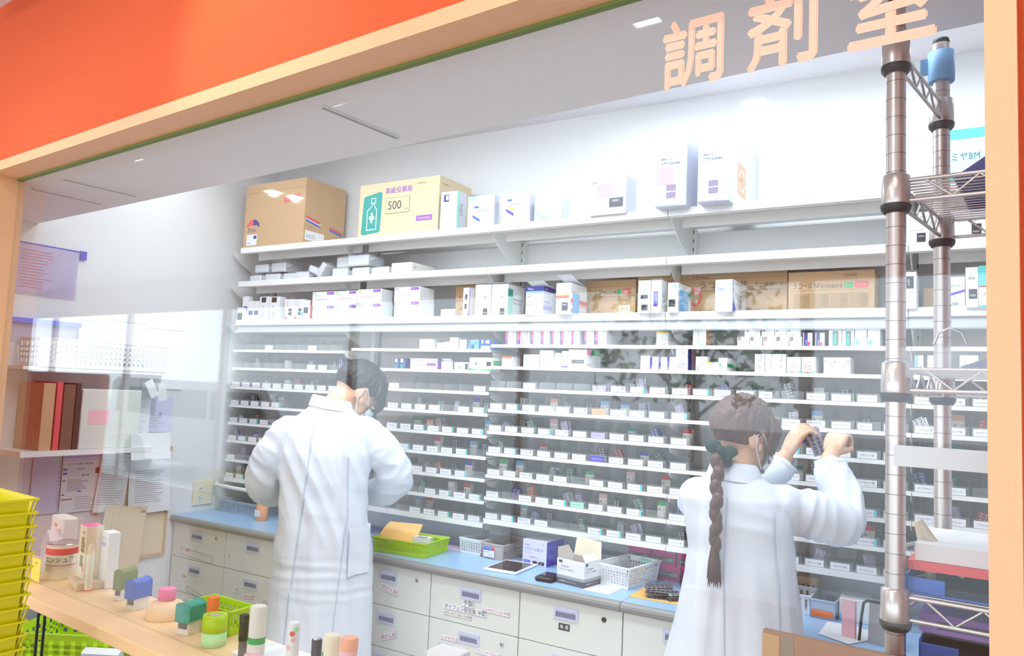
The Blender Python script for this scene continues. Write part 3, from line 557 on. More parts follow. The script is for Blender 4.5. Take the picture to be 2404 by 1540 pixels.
carton('medicine_box', 'tall white box with navy square and mint edge beside the pale cardboard box', 'box', S(-1.960, 2.560, 2.2230), TS, 0.0893, 0.064, 0.1689, 'carton_white', [('r', 0.18, 0.48, 0.74, 0.92, 'navy'), ('r', 0.3, 0.45, 0.78, 0.9, 'paper'), ('r', 0.92, 1, 0, 1, 'mint')], [('r',0,0.2,0,1,'mint'),('v','トラマール',0.6,0.4,0.3,'inkgrey',0.3)])
carton('medicine_box', 'white box with green corner and blue stripe, left of two alike on top shelf', 'box', S(-1.818, 2.560, 2.2230), TS, 0.1311, 0.038, 0.1345, 'carton_white', [('r', 0, 1, 0.86, 1, 'paper'), ('r', 0.05, 0.35, 0.87, 1, 'mint'), ('r', 0.25, 0.42, 0.62, 0.68, 'blue'), ('t', 'ムコソルバン', 0.35, 0.48, 0.1, 'inkgrey', 0.5), ('p', [(0.2, 0.42), (0.48, 0.26), (0.48, 0.18), (0.2, 0.34)], 'blue')], ())
carton('medicine_box', 'white box with blue yellow stripe, right of two alike on top shelf', 'box', S(-1.650, 2.560, 2.2230), TS, 0.1279, 0.047, 0.1251, 'carton_white', [('r', 0.2, 0.36, 0.78, 0.84, 'blue'), ('t', 'ムコソルバン', 0.26, 0.62, 0.1, 'inkgrey', 0.5), ('p', [(0.16, 0.55), (0.44, 0.38), (0.44, 0.28), (0.16, 0.46)], 'violet'), ('p', [(0.22, 0.55), (0.45, 0.56), (0.45, 0.44)], 'yellow')], ())
carton('medicine_box', 'low white box with mint green swoosh on top shelf', 'box', S(-1.504, 2.570, 2.2230), TS, 0.1219, 0.071, 0.0941, 'carton_white', [('p', [(0.02, 0.62), (0.3, 0.3), (0.75, 0.12), (0.35, 0.12), (0.02, 0.48)], 'mint'), ('t', 'MEDIUM', 0.35, 0.42, 0.12, 'mint', 0.5)], ())
carton('medicine_box', 'white box with pink sticky note and grey block on top shelf', 'box', S(-1.247, 2.535, 2.2230), TS, 0.1475, 0.095, 0.1440, 'carton_white', [('t','S-M',0.06,0.82,0.06,'ink'),('r', 0.2, 0.65, 0.45, 0.80, 'note_pink'), ('r', 0.55, 0.92, 0.18, 0.42, 'darkgrey'), ('t', 'GENERIC', 0.62, 0.32, 0.06, 'paper', 0.2)], ())
carton('medicine_box', 'tall white carton with pink sticky note, left of two big cartons on top shelf', 'box', S(-0.975, 2.500, 2.2230), TS, 0.1129, 0.123, 0.2753, 'carton_white', [('t', 'シナール', 0.17, 0.53, 0.055, 'ink', 0.34), ('t', '配合顆粒', 0.53, 0.535, 0.032, 'inkgrey', 0.26), ('t', '調剤用 ビタミンC', 0.17, 0.60, 0.022, 'ink', 0.5), ('r', 0.05, 0.58, 0.28, 0.50, 'note_pink'), ('r', 0.36, 0.66, 0.20, 0.275, 'mauve'), ('r', 0.36, 0.66, 0.105, 0.18, 'mauve'), ('r', 0.02, 0.7, 0.008, 0.014, 'grey')], ())
carton('medicine_box', 'tall white carton with orange square logo on its side, right of two', 'box', S(-0.820, 2.490, 2.2230), TS, 0.1059, 0.365, 0.2660, 'carton_white', [('t', 'シナール', 0.17, 0.53, 0.055, 'ink', 0.34), ('t', '配合顆粒', 0.53, 0.535, 0.032, 'inkgrey', 0.26), ('t', '調剤用 ビタミンC', 0.17, 0.60, 0.022, 'ink', 0.5), ('r', 0.36, 0.66, 0.20, 0.275, 'mauve'), ('r', 0.36, 0.66, 0.105, 0.18, 'mauve'), ('r', 0.02, 0.7, 0.008, 0.014, 'grey')], [('r', 0.30, 0.58, 0.18, 0.60, 'peach'), ('p', [(0.44+0.1*math.cos(a), 0.42+0.12*math.sin(a)) for a in [math.pi*k/8 for k in range(9)]]+[(0.44+0.075*math.cos(a), 0.42+0.09*math.sin(a)) for a in [math.pi*k/8 for k in range(8,-1,-1)]], 'paper'), ('p', [(0.44+0.1*math.cos(a), 0.36-0.12*math.sin(a)) for a in [math.pi*k/8 for k in range(9)]]+[(0.44+0.075*math.cos(a), 0.36-0.09*math.sin(a)) for a in [math.pi*k/8 for k in range(8,-1,-1)]], 'paper'), ('t', 'CINAL', 0.345, 0.375, 0.03, 'coral', 0.2)])
carton('medicine_box', 'wide white box behind the chrome rack on top shelf', 'box', S(-0.203, 2.560, 2.2230), TS, 0.0865, 0.200, 0.1446, 'carton_white', [('r',0,1,0.97,0.975,'grey')], ())
carton('medicine_box', 'white box with turquoise band and ミヤBM lettering on top shelf', 'box', S(-0.081, 2.560, 2.2230), TS, 0.1196, 0.200, 0.1708, 'carton_white', [('r', 0, 1, 0.80, 0.97, 'cyan'), ('t', 'ミヤBM', 0.06, 0.42, 0.14, 'teal', 0.6), ('r', 0, 1, 0.02, 0.14, 'teal')], ())
carton('medicine_box', 'white box with black square seen between the rack posts, second shelf', 'box', S(-0.194, 2.565, 2.0500), TS, 0.0780, 0.200, 0.1007, 'white', [('t', 'ラスコナ', 0.28, 0.80, 0.08, 'ink', 0.3), ('t', 'セルベックス', 0.15, 0.42, 0.05, 'inkgrey'), ('r', 0.36, 0.66, 0.08, 0.36, 'ink'), ('t', 'GENERIC', 0.40, 0.24, 0.05, 'paper', 0.22)], ())
carton('medicine_box', 'white box with dark square by the window edge, second shelf', 'box', S(-0.095, 2.565, 2.0500), TS, 0.1218, 0.200, 0.0959, 'white', [('t', 'セルベックス', 0.3, 0.62, 0.07, 'inkgrey'), ('r', 0.58, 0.78, 0.25, 0.56, 'ink'), ('t', 'GENERIC', 0.6, 0.3, 0.05, 'paper', 0.15)], ())
carton('medicine_box', 'short box with black square at the left end, third shelf', 'box', S(-3.208, 2.556, 1.8550), TS, 0.0419, 0.060, 0.0692, 'white', [('r', 0.1, 0.9, 0.05, 0.6, 'ink')], ())
carton('medicine_box', 'tall white box with navy square, leftmost tall one on third shelf', 'box', S(-3.197, 2.576, 1.8550), TS, 0.0450, 0.024, 0.1280, 'white', [('r', 0.15, 0.8, 0.42, 0.6, 'navy')], ())
carton('medicine_box', 'narrow white box with navy square, left of a pair on third shelf', 'box', S(-3.126, 2.556, 1.8550), TS, 0.0379, 0.080, 0.0997, 'white', [('r', 0.1, 0.85, 0.3, 0.52, 'navy')], ())
carton('medicine_box', 'narrow white box with navy square, right of a pair on third shelf', 'box', S(-3.085, 2.556, 1.8550), TS, 0.0374, 0.080, 0.0986, 'white', [('r', 0.1, 0.85, 0.3, 0.52, 'navy')], ())
carton('medicine_box', 'white box with black top square and green lettering, left of two alike', 'box', S(-3.046, 2.556, 1.8550), TS, 0.0646, 0.120, 0.1189, 'white', [('r', 0.2, 0.72, 0.76, 0.97, 'ink'), ('v', 'ゼチーア', 0.6, 0.12, 0.3, 'teal', 0.5), ('v', '錠10mg', 0.2, 0.1, 0.12, 'inkgrey', 0.5)], ())
carton('medicine_box', 'white box with black top square and green lettering, right of two alike', 'box', S(-2.975, 2.556, 1.8550), TS, 0.0693, 0.042, 0.1169, 'white', [('r', 0.2, 0.72, 0.76, 0.97, 'ink'), ('v', 'ゼチーア', 0.6, 0.12, 0.3, 'teal', 0.5), ('v', '錠10mg', 0.2, 0.1, 0.12, 'inkgrey', 0.5)], ())
carton('medicine_box', 'white box with two small black blocks and red print, third shelf', 'box', S(-2.867, 2.556, 1.8550), TS, 0.0643, 0.100, 0.1014, 'white', [('r', 0.05, 0.3, 0.05, 0.16, 'coral'), ('v', 'アレロック', 0.4, 0.5, 0.16, 'redink', 0.4), ('r', 0.45, 0.8, 0.42, 0.56, 'ink'), ('r', 0.45, 0.8, 0.24, 0.38, 'ink')], ())
carton('medicine_box', 'white box with two small black blocks and turquoise mark, third shelf', 'box', S(-2.799, 2.556, 1.8550), TS, 0.0603, 0.100, 0.0996, 'white', [('r', 0.05, 0.3, 0.05, 0.16, 'coral'), ('v', 'アレロック', 0.4, 0.5, 0.16, 'redink', 0.4), ('r', 0.45, 0.8, 0.42, 0.56, 'ink'), ('r', 0.45, 0.8, 0.24, 0.38, 'ink'), ('r', 0.7, 1.0, 0.22, 0.38, 'cyan')], ())
carton('medicine_box', 'small white box with dark block and coral side, third shelf', 'box', S(-2.736, 2.556, 1.8550), TS, 0.0424, 0.020, 0.0918, 'white', [('r', 0, 0.7, 0.35, 0.65, 'ink')], [('r',0,1,0,1,'coral')])
carton('medicine_box', 'white carton with purple tag, lower layer of the first column in the long stack', 'box', S(-2.675, 2.552, 1.8550), TS, 0.1421, 0.160, 0.0655, 'white', [('t', 'フェブリク', 0.16, 0.36, 0.17, 'redink', 0.36), ('r', 0.14, 0.78, 0.30, 0.31, 'lightpink'), ('t', '錠20mg', 0.56, 0.38, 0.1, 'inkgrey', 0.2), ('t', '選択的キサンチン', 0.16, 0.68, 0.06, 'inkgrey'), ('r', 0.66, 0.97, 0.78, 0.97, 'purple'), ('t', '20mg', 0.70, 0.82, 0.1, 'paper', 0.24), ('r', 0.02, 0.2, 0.82, 0.96, 'palegreen')], (), group='stack of white cartons with purple tags')
carton('medicine_box', 'white carton with purple tag, upper layer of the first column in the long stack', 'box', S(-2.680, 2.552, 1.9209), TS, 0.1425, 0.160, 0.0642, 'white', [('t', 'フェブリク', 0.16, 0.36, 0.17, 'redink', 0.36), ('r', 0.14, 0.78, 0.30, 0.31, 'lightpink'), ('t', '錠20mg', 0.56, 0.38, 0.1, 'inkgrey', 0.2), ('t', '選択的キサンチン', 0.16, 0.68, 0.06, 'inkgrey'), ('r', 0.66, 0.97, 0.78, 0.97, 'purple'), ('t', '20mg', 0.70, 0.82, 0.1, 'paper', 0.24), ('r', 0.02, 0.2, 0.82, 0.96, 'palegreen')], (), group='stack of white cartons with purple tags')
carton('medicine_box', 'white carton with purple tag, lower layer of the second column in the long stack', 'box', S(-2.530, 2.552, 1.8550), TS, 0.1336, 0.160, 0.0663, 'white', [('t', 'フェブリク', 0.16, 0.36, 0.17, 'redink', 0.36), ('r', 0.14, 0.78, 0.30, 0.31, 'lightpink'), ('t', '錠20mg', 0.56, 0.38, 0.1, 'inkgrey', 0.2), ('t', '選択的キサンチン', 0.16, 0.68, 0.06, 'inkgrey'), ('r', 0.66, 0.97, 0.78, 0.97, 'purple'), ('t', '20mg', 0.70, 0.82, 0.1, 'paper', 0.24), ('r', 0.02, 0.2, 0.82, 0.96, 'palegreen')], (), group='stack of white cartons with purple tags')
carton('medicine_box', 'white carton with purple tag, upper layer of the second column in the long stack', 'box', S(-2.536, 2.552, 1.9217), TS, 0.1341, 0.160, 0.0629, 'white', [('t', 'フェブリク', 0.16, 0.36, 0.17, 'redink', 0.36), ('r', 0.14, 0.78, 0.30, 0.31, 'lightpink'), ('t', '錠20mg', 0.56, 0.38, 0.1, 'inkgrey', 0.2), ('t', '選択的キサンチン', 0.16, 0.68, 0.06, 'inkgrey'), ('r', 0.66, 0.97, 0.78, 0.97, 'purple'), ('t', '20mg', 0.70, 0.82, 0.1, 'paper', 0.24), ('r', 0.02, 0.2, 0.82, 0.96, 'palegreen')], (), group='stack of white cartons with purple tags')
carton('medicine_box', 'white carton with purple tag, lower layer of the third column in the long stack', 'box', S(-2.394, 2.552, 1.8550), TS, 0.1431, 0.077, 0.0690, 'white', [('t', 'フェブリク', 0.16, 0.36, 0.17, 'redink', 0.36), ('r', 0.14, 0.78, 0.30, 0.31, 'lightpink'), ('t', '錠20mg', 0.56, 0.38, 0.1, 'inkgrey', 0.2), ('t', '選択的キサンチン', 0.16, 0.68, 0.06, 'inkgrey'), ('r', 0.66, 0.97, 0.78, 0.97, 'purple'), ('t', '20mg', 0.70, 0.82, 0.1, 'paper', 0.24), ('r', 0.02, 0.2, 0.82, 0.96, 'palegreen')], (), group='stack of white cartons with purple tags')
carton('medicine_box', 'white carton with purple tag, upper layer of the third column in the long stack', 'box', S(-2.399, 2.552, 1.9244), TS, 0.1436, 0.077, 0.0635, 'white', [('t', 'フェブリク', 0.16, 0.36, 0.17, 'redink', 0.36), ('r', 0.14, 0.78, 0.30, 0.31, 'lightpink'), ('t', '錠20mg', 0.56, 0.38, 0.1, 'inkgrey', 0.2), ('t', '選択的キサンチン', 0.16, 0.68, 0.06, 'inkgrey'), ('r', 0.66, 0.97, 0.78, 0.97, 'purple'), ('t', '20mg', 0.70, 0.82, 0.1, 'paper', 0.24), ('r', 0.02, 0.2, 0.82, 0.96, 'palegreen')], (), group='stack of white cartons with purple tags')
carton('medicine_box', 'white carton with purple tag, lower layer of the fourth column in the long stack', 'box', S(-2.179, 2.552, 1.8550), TS, 0.1409, 0.103, 0.0732, 'white', [('t', 'フェブリク', 0.16, 0.36, 0.17, 'redink', 0.36), ('r', 0.14, 0.78, 0.30, 0.31, 'lightpink'), ('t', '錠20mg', 0.56, 0.38, 0.1, 'inkgrey', 0.2), ('t', '選択的キサンチン', 0.16, 0.68, 0.06, 'inkgrey'), ('r', 0.66, 0.97, 0.78, 0.97, 'purple'), ('t', '20mg', 0.70, 0.82, 0.1, 'paper', 0.24), ('r', 0.02, 0.2, 0.82, 0.96, 'lilac')], (), group='stack of white cartons with purple tags')
carton('medicine_box', 'white carton with purple tag, upper layer of the fourth column in the long stack', 'box', S(-2.183, 2.552, 1.9286), TS, 0.1413, 0.103, 0.0615, 'white', [('t', 'フェブリク', 0.16, 0.36, 0.17, 'redink', 0.36), ('r', 0.14, 0.78, 0.30, 0.31, 'lightpink'), ('t', '錠20mg', 0.56, 0.38, 0.1, 'inkgrey', 0.2), ('t', '選択的キサンチン', 0.16, 0.68, 0.06, 'inkgrey'), ('r', 0.66, 0.97, 0.78, 0.97, 'purple'), ('t', '20mg', 0.70, 0.82, 0.1, 'paper', 0.24), ('r', 0.02, 0.2, 0.82, 0.96, 'lilac')], (), group='stack of white cartons with purple tags')
carton('medicine_box', 'small plain white box lying at the back of third shelf', 'box', S(-2.007, 2.660, 1.8550), TS, 0.0752, 0.100, 0.0486, 'white', (), ())
carton('cardboard_box', 'brown cardboard box end showing black lettering behind the small cartons', 'box', S(-1.945, 2.680, 1.8550), TS, 0.2424, 0.120, 0.1502, 'kraft', [('t', 'イノラス', 0.06, 0.62, 0.13, 'kraft_ink'), ('r', 0, 1, 0.55, 0.57, 'coral'), ('t', '配合経腸用液', 0.1, 0.3, 0.08, 'kraft_ink', 0.3)], ())
carton('medicine_box', 'slim white box with purple flash on its edge, third shelf', 'box', S(-1.817, 2.556, 1.8550), TS, 0.0361, 0.031, 0.1211, 'white', [('r', 0.25, 0.6, 0.58, 0.78, 'darkgrey'), ('r', 0.25, 0.55, 0.28, 0.46, 'ink'), ('r', 0.85, 1.0, 0.2, 1, 'purple'), ('p', [(0.6,0),(1,0),(1,0.3),(0.85,0.22)], 'purple')], ())
carton('medicine_box', 'white carton with teal アスパラ lettering, left of two alike', 'box', S(-1.758, 2.556, 1.8550), TS, 0.0766, 0.115, 0.1314, 'white', [('t', 'アスパラ', 0.05, 0.56, 0.09, 'teal', 0.35), ('t', '-CA錠200', 0.42, 0.56, 0.085, 'ink', 0.45), ('t', 'L-アスパラギン酸', 0.08, 0.92, 0.035, 'inkgrey'), ('t', 'ニプロESファーマ', 0.5, 0.36, 0.035, 'ink'), ('t', '200', 0.06, 0.36, 0.06, 'inkgrey'), ('r', 0.55, 0.82, 0.06, 0.26, 'ink'), ('t','1000錠',0.58,0.1,0.05,'paper',0.2)], (), flap=0.006)
carton('medicine_box', 'white carton with teal アスパラ lettering, right of two alike', 'box', S(-1.677, 2.556, 1.8550), TS, 0.0765, 0.132, 0.1301, 'white', [('t', 'アスパラ', 0.05, 0.56, 0.09, 'teal', 0.35), ('t', '-CA錠200', 0.42, 0.56, 0.085, 'ink', 0.45), ('t', 'L-アスパラギン酸', 0.08, 0.92, 0.035, 'inkgrey'), ('t', 'ニプロESファーマ', 0.5, 0.36, 0.035, 'ink'), ('t', '200', 0.06, 0.36, 0.06, 'inkgrey'), ('r', 0.55, 0.82, 0.06, 0.26, 'ink'), ('t','1000錠',0.58,0.1,0.05,'paper',0.2)], [('r', 0, 0.28, 0.62, 0.86, 'teal'), ('t', 'ASPARA-CA', 0.3, 0.52, 0.08, 'ink', 0.65), ('t', 'Tablets 200', 0.3, 0.42, 0.07, 'ink', 0.6), ('r', 0, 0.28, 0.0, 0.6, 'mint')], flap=0.006)
carton('medicine_box', 'blue banded white carton with raised flap, third shelf', 'box', S(-1.512, 2.546, 1.8550), TS, 0.0778, 0.096, 0.1142, 'white', [('r', 0, 1, 0.84, 1, 'navy'), ('t', 'Pfizer', 0.12, 0.88, 0.07, 'paper'), ('r', 0, 1, 0.78, 0.84, 'skyblue'), ('t', '2mg', 0.06, 0.62, 0.07, 'blue'), ('t', 'アーテン', 0.06, 0.32, 0.09, 'ink', 0.4), ('t', '錠(2mg)', 0.5, 0.33, 0.06, 'inkgrey'), ('r', 0.05, 0.9, 0.44, 0.52, 'palelilac')], [('r', 0, 1, 0.84, 1, 'navy'), ('t', 'Pfizer', 0.12, 0.88, 0.06, 'paper'), ('t', 'アーテン', 0.06, 0.42, 0.08, 'ink', 0.5), ('r', 0, 0.7, 0.22, 0.36, 'lilac')], flap=0.02)
carton('medicine_box', 'white and red carton with open flap and blue patch on side', 'box', S(-1.365, 2.520, 1.8550), TS, 0.0628, 0.136, 0.1183, 'white', [('p', [(0,0.45),(0.0,0.62),(0.9,0.62),(0.9,0.45)], 'lightpink'), ('r', 0, 0.9, 0.52, 0.60, 'coral'), ('r', 0, 0.9, 0.62, 0.66, 'yellow'), ('t','エクセラーゼ',0.2,0.88,0.04,'inkgrey'), ('r', 0.42, 0.82, 0.12, 0.38, 'ink'), ('t', 'GENERIC', 0.46, 0.28, 0.05, 'paper', 0.3)], [('r', 0.0, 1, 0.3, 0.52, 'lightpink'), ('r', 0.0, 1, 0.38, 0.5, 'coral'), ('t', 'エクセラーゼ', 0.05, 0.68, 0.06, 'ink', 0.5), ('r', 0.12, 0.52, 0.05, 0.68, 'skyblue'), ('t','EX',0.0,0.08,0.1,'red')], flap=0.03)
carton('cardboard_box', 'brown cardboard box with date sticker, left of three long boxes', 'box', S(-1.331, 2.700, 1.8550), TS, 0.2114, 0.120, 0.1514, 'kraft', [('t', 'ラコール NF', 0.0, 0.62, 0.15, 'kraft_ink', 0.34), ('t', '配合経腸用液', 0.36, 0.63, 0.09, 'kraft_ink', 0.26), ('r', 0.64, 0.72, 0.62, 0.75, 'green'), ('r', 0.75, 0.9, 0.62, 0.77, 'coral'), ('t', '禁注射', 0.77, 0.65, 0.08, 'kraft', 0.1), ('t', 'RACOL-NF', 0.0, 0.01, 0.15, 'kraft_ink', 0.3), ('r', 0.02, 0.98, 0.57, 0.575, 'kraft_ink'), ('r', 0.02, 0.98, 0.83, 0.834, 'kraft_ink'), ('r', 0.68, 0.9, 0.05, 0.34, 'cream'), ('t', '25.12', 0.71, 0.22, 0.07, 'olive', 0.16), ('t', '100', 0.73, 0.1, 0.07, 'olive', 0.1)], ())
carton('cardboard_box', 'brown cardboard box with round red mark, middle of three long boxes', 'box', S(-1.113, 2.700, 1.8550), TS, 0.5463, 0.120, 0.1673, 'kraft', [('t', 'ラコール NF', 0.44, 0.62, 0.15, 'kraft_ink', 0.34), ('t', '配合経腸用液', 0.8, 0.63, 0.09, 'kraft_ink', 0.26), ('r', 1.08, 1.16, 0.62, 0.75, 'green'), ('r', 1.19, 1.34, 0.62, 0.77, 'coral'), ('t', '禁注射', 1.21, 0.65, 0.08, 'kraft', 0.1), ('t', 'RACOL-NF', 0.44, 0.01, 0.15, 'kraft_ink', 0.3), ('r', 0.02, 0.98, 0.57, 0.575, 'kraft_ink'), ('r', 0.02, 0.98, 0.83, 0.834, 'kraft_ink'), ('p', [(0.41+0.045*math.cos(a), 0.45+0.2*math.sin(a)) for a in [2*math.pi*k/20 for k in range(21)]]+[(0.41+0.032*math.cos(a), 0.45+0.14*math.sin(a)) for a in [2*math.pi*k/20 for k in range(20,-1,-1)]], 'coral'), ('t', 'OTSUKA', 0.385, 0.83, 0.07, 'kraft_ink')], ())
carton('cardboard_box', 'brown cardboard box with printed table, right of three long boxes', 'box', S(-0.555, 2.660, 1.8550), TS, 0.2643, 0.142, 0.1440, 'kraft', [('t', 'ラコール NF', 0.06, 0.60, 0.13, 'kraft_ink', 0.32), ('t', '配合経腸用液', 0.39, 0.60, 0.09, 'kraft_ink', 0.25), ('r', 0.66, 0.76, 0.60, 0.72, 'green'), ('t','コーン',0.67,0.62,0.07,'palegreen',0.08), ('r', 0.78, 0.93, 0.60, 0.75, 'coral'), ('t', '禁注射', 0.8, 0.63, 0.08, 'kraft', 0.11), ('t', '200ml×24', 0.66, 0.86, 0.07, 'kraft_ink', 0.14), ('r', 0.05, 0.95, 0.56, 0.564, 'kraft_ink')] + [('r', 0.06, 0.94, 0.17+0.06*k, 0.174+0.06*k, 'kraft_ink') for k in range(6)] + [('t', 'エネルギー たん白質 脂質 糖質', 0.07+0.22*q, 0.185+0.06*k, 0.03, 'kraft_ink', 0.19) for k in range(5) for q in range(4)] + [('t', 'RACOL-NF', 0.05, 0.01, 0.12, 'kraft_ink', 0.32), ('t', 'Liquid for Enteral Use', 0.4, 0.02, 0.05, 'kraft_ink', 0.22)], ())
carton('medicine_box', 'white box with green word and two black blocks, third shelf', 'box', S(-1.040, 2.530, 1.8550), TS, 0.0463, 0.100, 0.1166, 'white', [('t','メチコ',0.1,0.86,0.05,'lightpink'),('t', '500', 0.38, 0.60, 0.05, 'teal'), ('r', 0.22, 0.8, 0.44, 0.56, 'ink'), ('r', 0.3, 0.8, 0.08, 0.26, 'ink')], ())
carton('medicine_box', 'white box with violet upright block, third shelf', 'box', S(-0.991, 2.530, 1.8550), TS, 0.0377, 0.055, 0.1162, 'white', [('r', 0.25, 0.68, 0.2, 0.66, 'violet'), ('v', 'GENERIC', 0.62, 0.35, 0.25, 'palelilac', 0.3)], [('v','GE',0.6,0.35,0.3,'ink',0.3)], flap=0.003)
carton('medicine_box', 'white box with green ring and pale blue side, third shelf', 'box', S(-0.930, 2.530, 1.8550), TS, 0.0368, 0.135, 0.1048, 'white', [('p', [(0.7+0.18*math.cos(a), 0.87+0.09*math.sin(a)) for a in [2*math.pi*k/14 for k in range(14)]], 'mint'), ('t','セレコックス',0.06,0.7,0.045,'ink',0.6), ('r', 0.1, 0.75, 0.2, 0.44, 'ink')], [('r', 0.1, 0.8, 0.05, 0.8, 'skyblue'), ('p', [(0.8,0.7),(0.95,0.85),(1,0.6),(0.9,0.5)], 'green')])
carton('medicine_box', 'white carton lettered 250 with blue curve, in front of the long boxes', 'box', S(-0.764, 2.530, 1.8550), TS, 0.0613, 0.166, 0.1086, 'white', [('t', 'サワシリンカプセル', 0.12, 0.80, 0.06, 'navy', 0.76), ('t', '250', 0.12, 0.66, 0.09, 'blue'), ('t','mgカプセル',0.45,0.67,0.05,'inkgrey'), ('t','アモキシシリン',0.1,0.9,0.03,'inkgrey'), ('r', 0.96, 1, 0, 1, 'violet')], [('p', [(0, 0), (0.5, 0), (0.15, 0.12), (0, 0.45)], 'violet'), ('v', 'サワシリン', 0.6, 0.2, 0.14, 'ink', 0.7), ('t', 'サワシリン250', 0.1, 0.5, 0.1, 'ink', 0.8)])
carton('medicine_box', 'white box with big black square right of the front rack post', 'box', S(-0.198, 2.540, 1.8550), TS, 0.0327, 0.224, 0.1104, 'white', [('r', 0.18, 0.78, 0.55, 0.88, 'ink'), ('v', 'GE 後発', 0.45, 0.62, 0.16, 'paper', 0.2), ('t', 'レバミピド', 0.2, 0.42, 0.08, 'redink', 0.6)], (), flap=0.004)
carton('cardboard_box', 'small plain brown box low behind the rack posts, third shelf', 'box', S(-0.153, 2.640, 1.8550), TS, 0.0343, 0.100, 0.0739, 'kraft', (), ())
carton('medicine_box', 'white carton with blue diagonal band partly behind the rear rack post', 'box', S(-0.086, 2.560, 1.8550), TS, 0.0440, 0.100, 0.0946, 'white', [('p', [(0, 0.38), (1, 0.52), (1, 0.60), (0, 0.46)], 'violet'), ('t', 'タケキャブ', 0.2, 0.66, 0.1, 'ink', 0.7), ('t', 'AIIB', 0.2, 0.1, 0.1, 'ink', 0.4)], (), flap=0.003)
carton('medicine_box', 'white carton with black square beside the turquoise carton', 'box', S(-0.040, 2.540, 1.8550), TS, 0.0314, 0.100, 0.1169, 'white', [('t', 'AIIB', 0.2, 0.7, 0.06, 'ink', 0.6), ('r', 0.25, 0.9, 0.22, 0.46, 'ink'), ('t','GENERIC',0.32,0.28,0.05,'paper',0.5)], ())
carton('medicine_box', 'turquoise and white carton with red line by the window edge', 'box', S(-0.008, 2.540, 1.8550), TS, 0.0482, 0.120, 0.1203, 'white', [('r', 0, 1, 0.52, 1, 'cyan'), ('r', 0, 1, 0.49, 0.52, 'redink'), ('t', 'フェロミア', 0.2, 0.28, 0.07, 'ink'), ('r', 0, 1, 0.0, 0.06, 'cyan')], ())
carton('medicine_box', 'pink and white upright box, first of the pink row from the left', 'box', S(-1.651, 2.632, 1.7465), TS, 0.0486, 0.140, 0.0666, 'white', [('r', 0, 0.24, 0.36, 1, 'pink'), ('r', 0, 0.24, 0, 0.34, 'purple'), ('v', 'プレガバリン', 0.86, 0.1, 0.2, 'ink', 0.8), ('v', '25mg', 0.5, 0.1, 0.14, 'inkgrey', 0.4)], (), group='row of pink and white boxes')
carton('medicine_box', 'pink and white upright box, second of the pink row from the left', 'box', S(-1.594, 2.632, 1.7465), TS, 0.0575, 0.140, 0.0662, 'white', [('r', 0, 0.24, 0.36, 1, 'pink'), ('r', 0, 0.24, 0, 0.34, 'purple'), ('v', 'プレガバリン', 0.86, 0.1, 0.2, 'ink', 0.8), ('v', '25mg', 0.5, 0.1, 0.14, 'inkgrey', 0.4)], (), group='row of pink and white boxes')
carton('medicine_box', 'pink and white upright box, third of the pink row from the left', 'box', S(-1.529, 2.632, 1.7465), TS, 0.0408, 0.140, 0.0658, 'white', [('r', 0, 0.24, 0.36, 1, 'pink'), ('r', 0, 0.24, 0, 0.34, 'purple'), ('v', 'プレガバリン', 0.86, 0.1, 0.2, 'ink', 0.8), ('v', '25mg', 0.5, 0.1, 0.14, 'inkgrey', 0.4)], (), group='row of pink and white boxes')
carton('medicine_box', 'pink and white upright box, fourth of the pink row from the left', 'box', S(-1.482, 2.632, 1.7465), TS, 0.0345, 0.140, 0.0655, 'white', [('r', 0, 0.24, 0.36, 1, 'pink'), ('r', 0, 0.24, 0, 0.34, 'purple'), ('v', 'プレガバリン', 0.86, 0.1, 0.2, 'ink', 0.8), ('v', '25mg', 0.5, 0.1, 0.14, 'inkgrey', 0.4)], (), group='row of pink and white boxes')
carton('medicine_box', 'pink and white upright box, fifth of the pink row from the left', 'box', S(-1.438, 2.632, 1.7465), TS, 0.0358, 0.140, 0.0653, 'white', [('r', 0, 0.24, 0.36, 1, 'pink'), ('r', 0, 0.24, 0, 0.34, 'purple'), ('v', 'プレガバリン', 0.86, 0.1, 0.2, 'ink', 0.8), ('v', '25mg', 0.5, 0.1, 0.14, 'inkgrey', 0.4)], (), group='row of pink and white boxes')
carton('medicine_box', 'pink and white upright box, sixth of the pink row from the left', 'box', S(-1.397, 2.632, 1.7465), TS, 0.0445, 0.140, 0.0650, 'white', [('r', 0, 0.24, 0.36, 1, 'pink'), ('r', 0, 0.24, 0, 0.34, 'purple'), ('v', 'プレガバリン', 0.86, 0.1, 0.2, 'ink', 0.8), ('v', '25mg', 0.5, 0.1, 0.14, 'inkgrey', 0.4)], (), group='row of pink and white boxes')
carton('medicine_box', 'pink and white upright box, seventh of the pink row from the left', 'box', S(-1.349, 2.632, 1.7465), TS, 0.0329, 0.140, 0.0647, 'white', [('r', 0, 0.24, 0.36, 1, 'pink'), ('r', 0, 0.24, 0, 0.34, 'purple'), ('v', 'プレガバリン', 0.86, 0.1, 0.2, 'ink', 0.8), ('v', '25mg', 0.5, 0.1, 0.14, 'inkgrey', 0.4)], (), group='row of pink and white boxes')
carton('medicine_box', 'pink and white upright box, eighth of the pink row from the left', 'box', S(-1.296, 2.632, 1.7465), TS, 0.0394, 0.140, 0.0643, 'white', [('r', 0, 0.24, 0.36, 1, 'pink'), ('r', 0, 0.24, 0, 0.34, 'purple'), ('v', 'プレガバリン', 0.86, 0.1, 0.2, 'ink', 0.8), ('v', '25mg', 0.5, 0.1, 0.14, 'inkgrey', 0.4)], (), group='row of pink and white boxes')
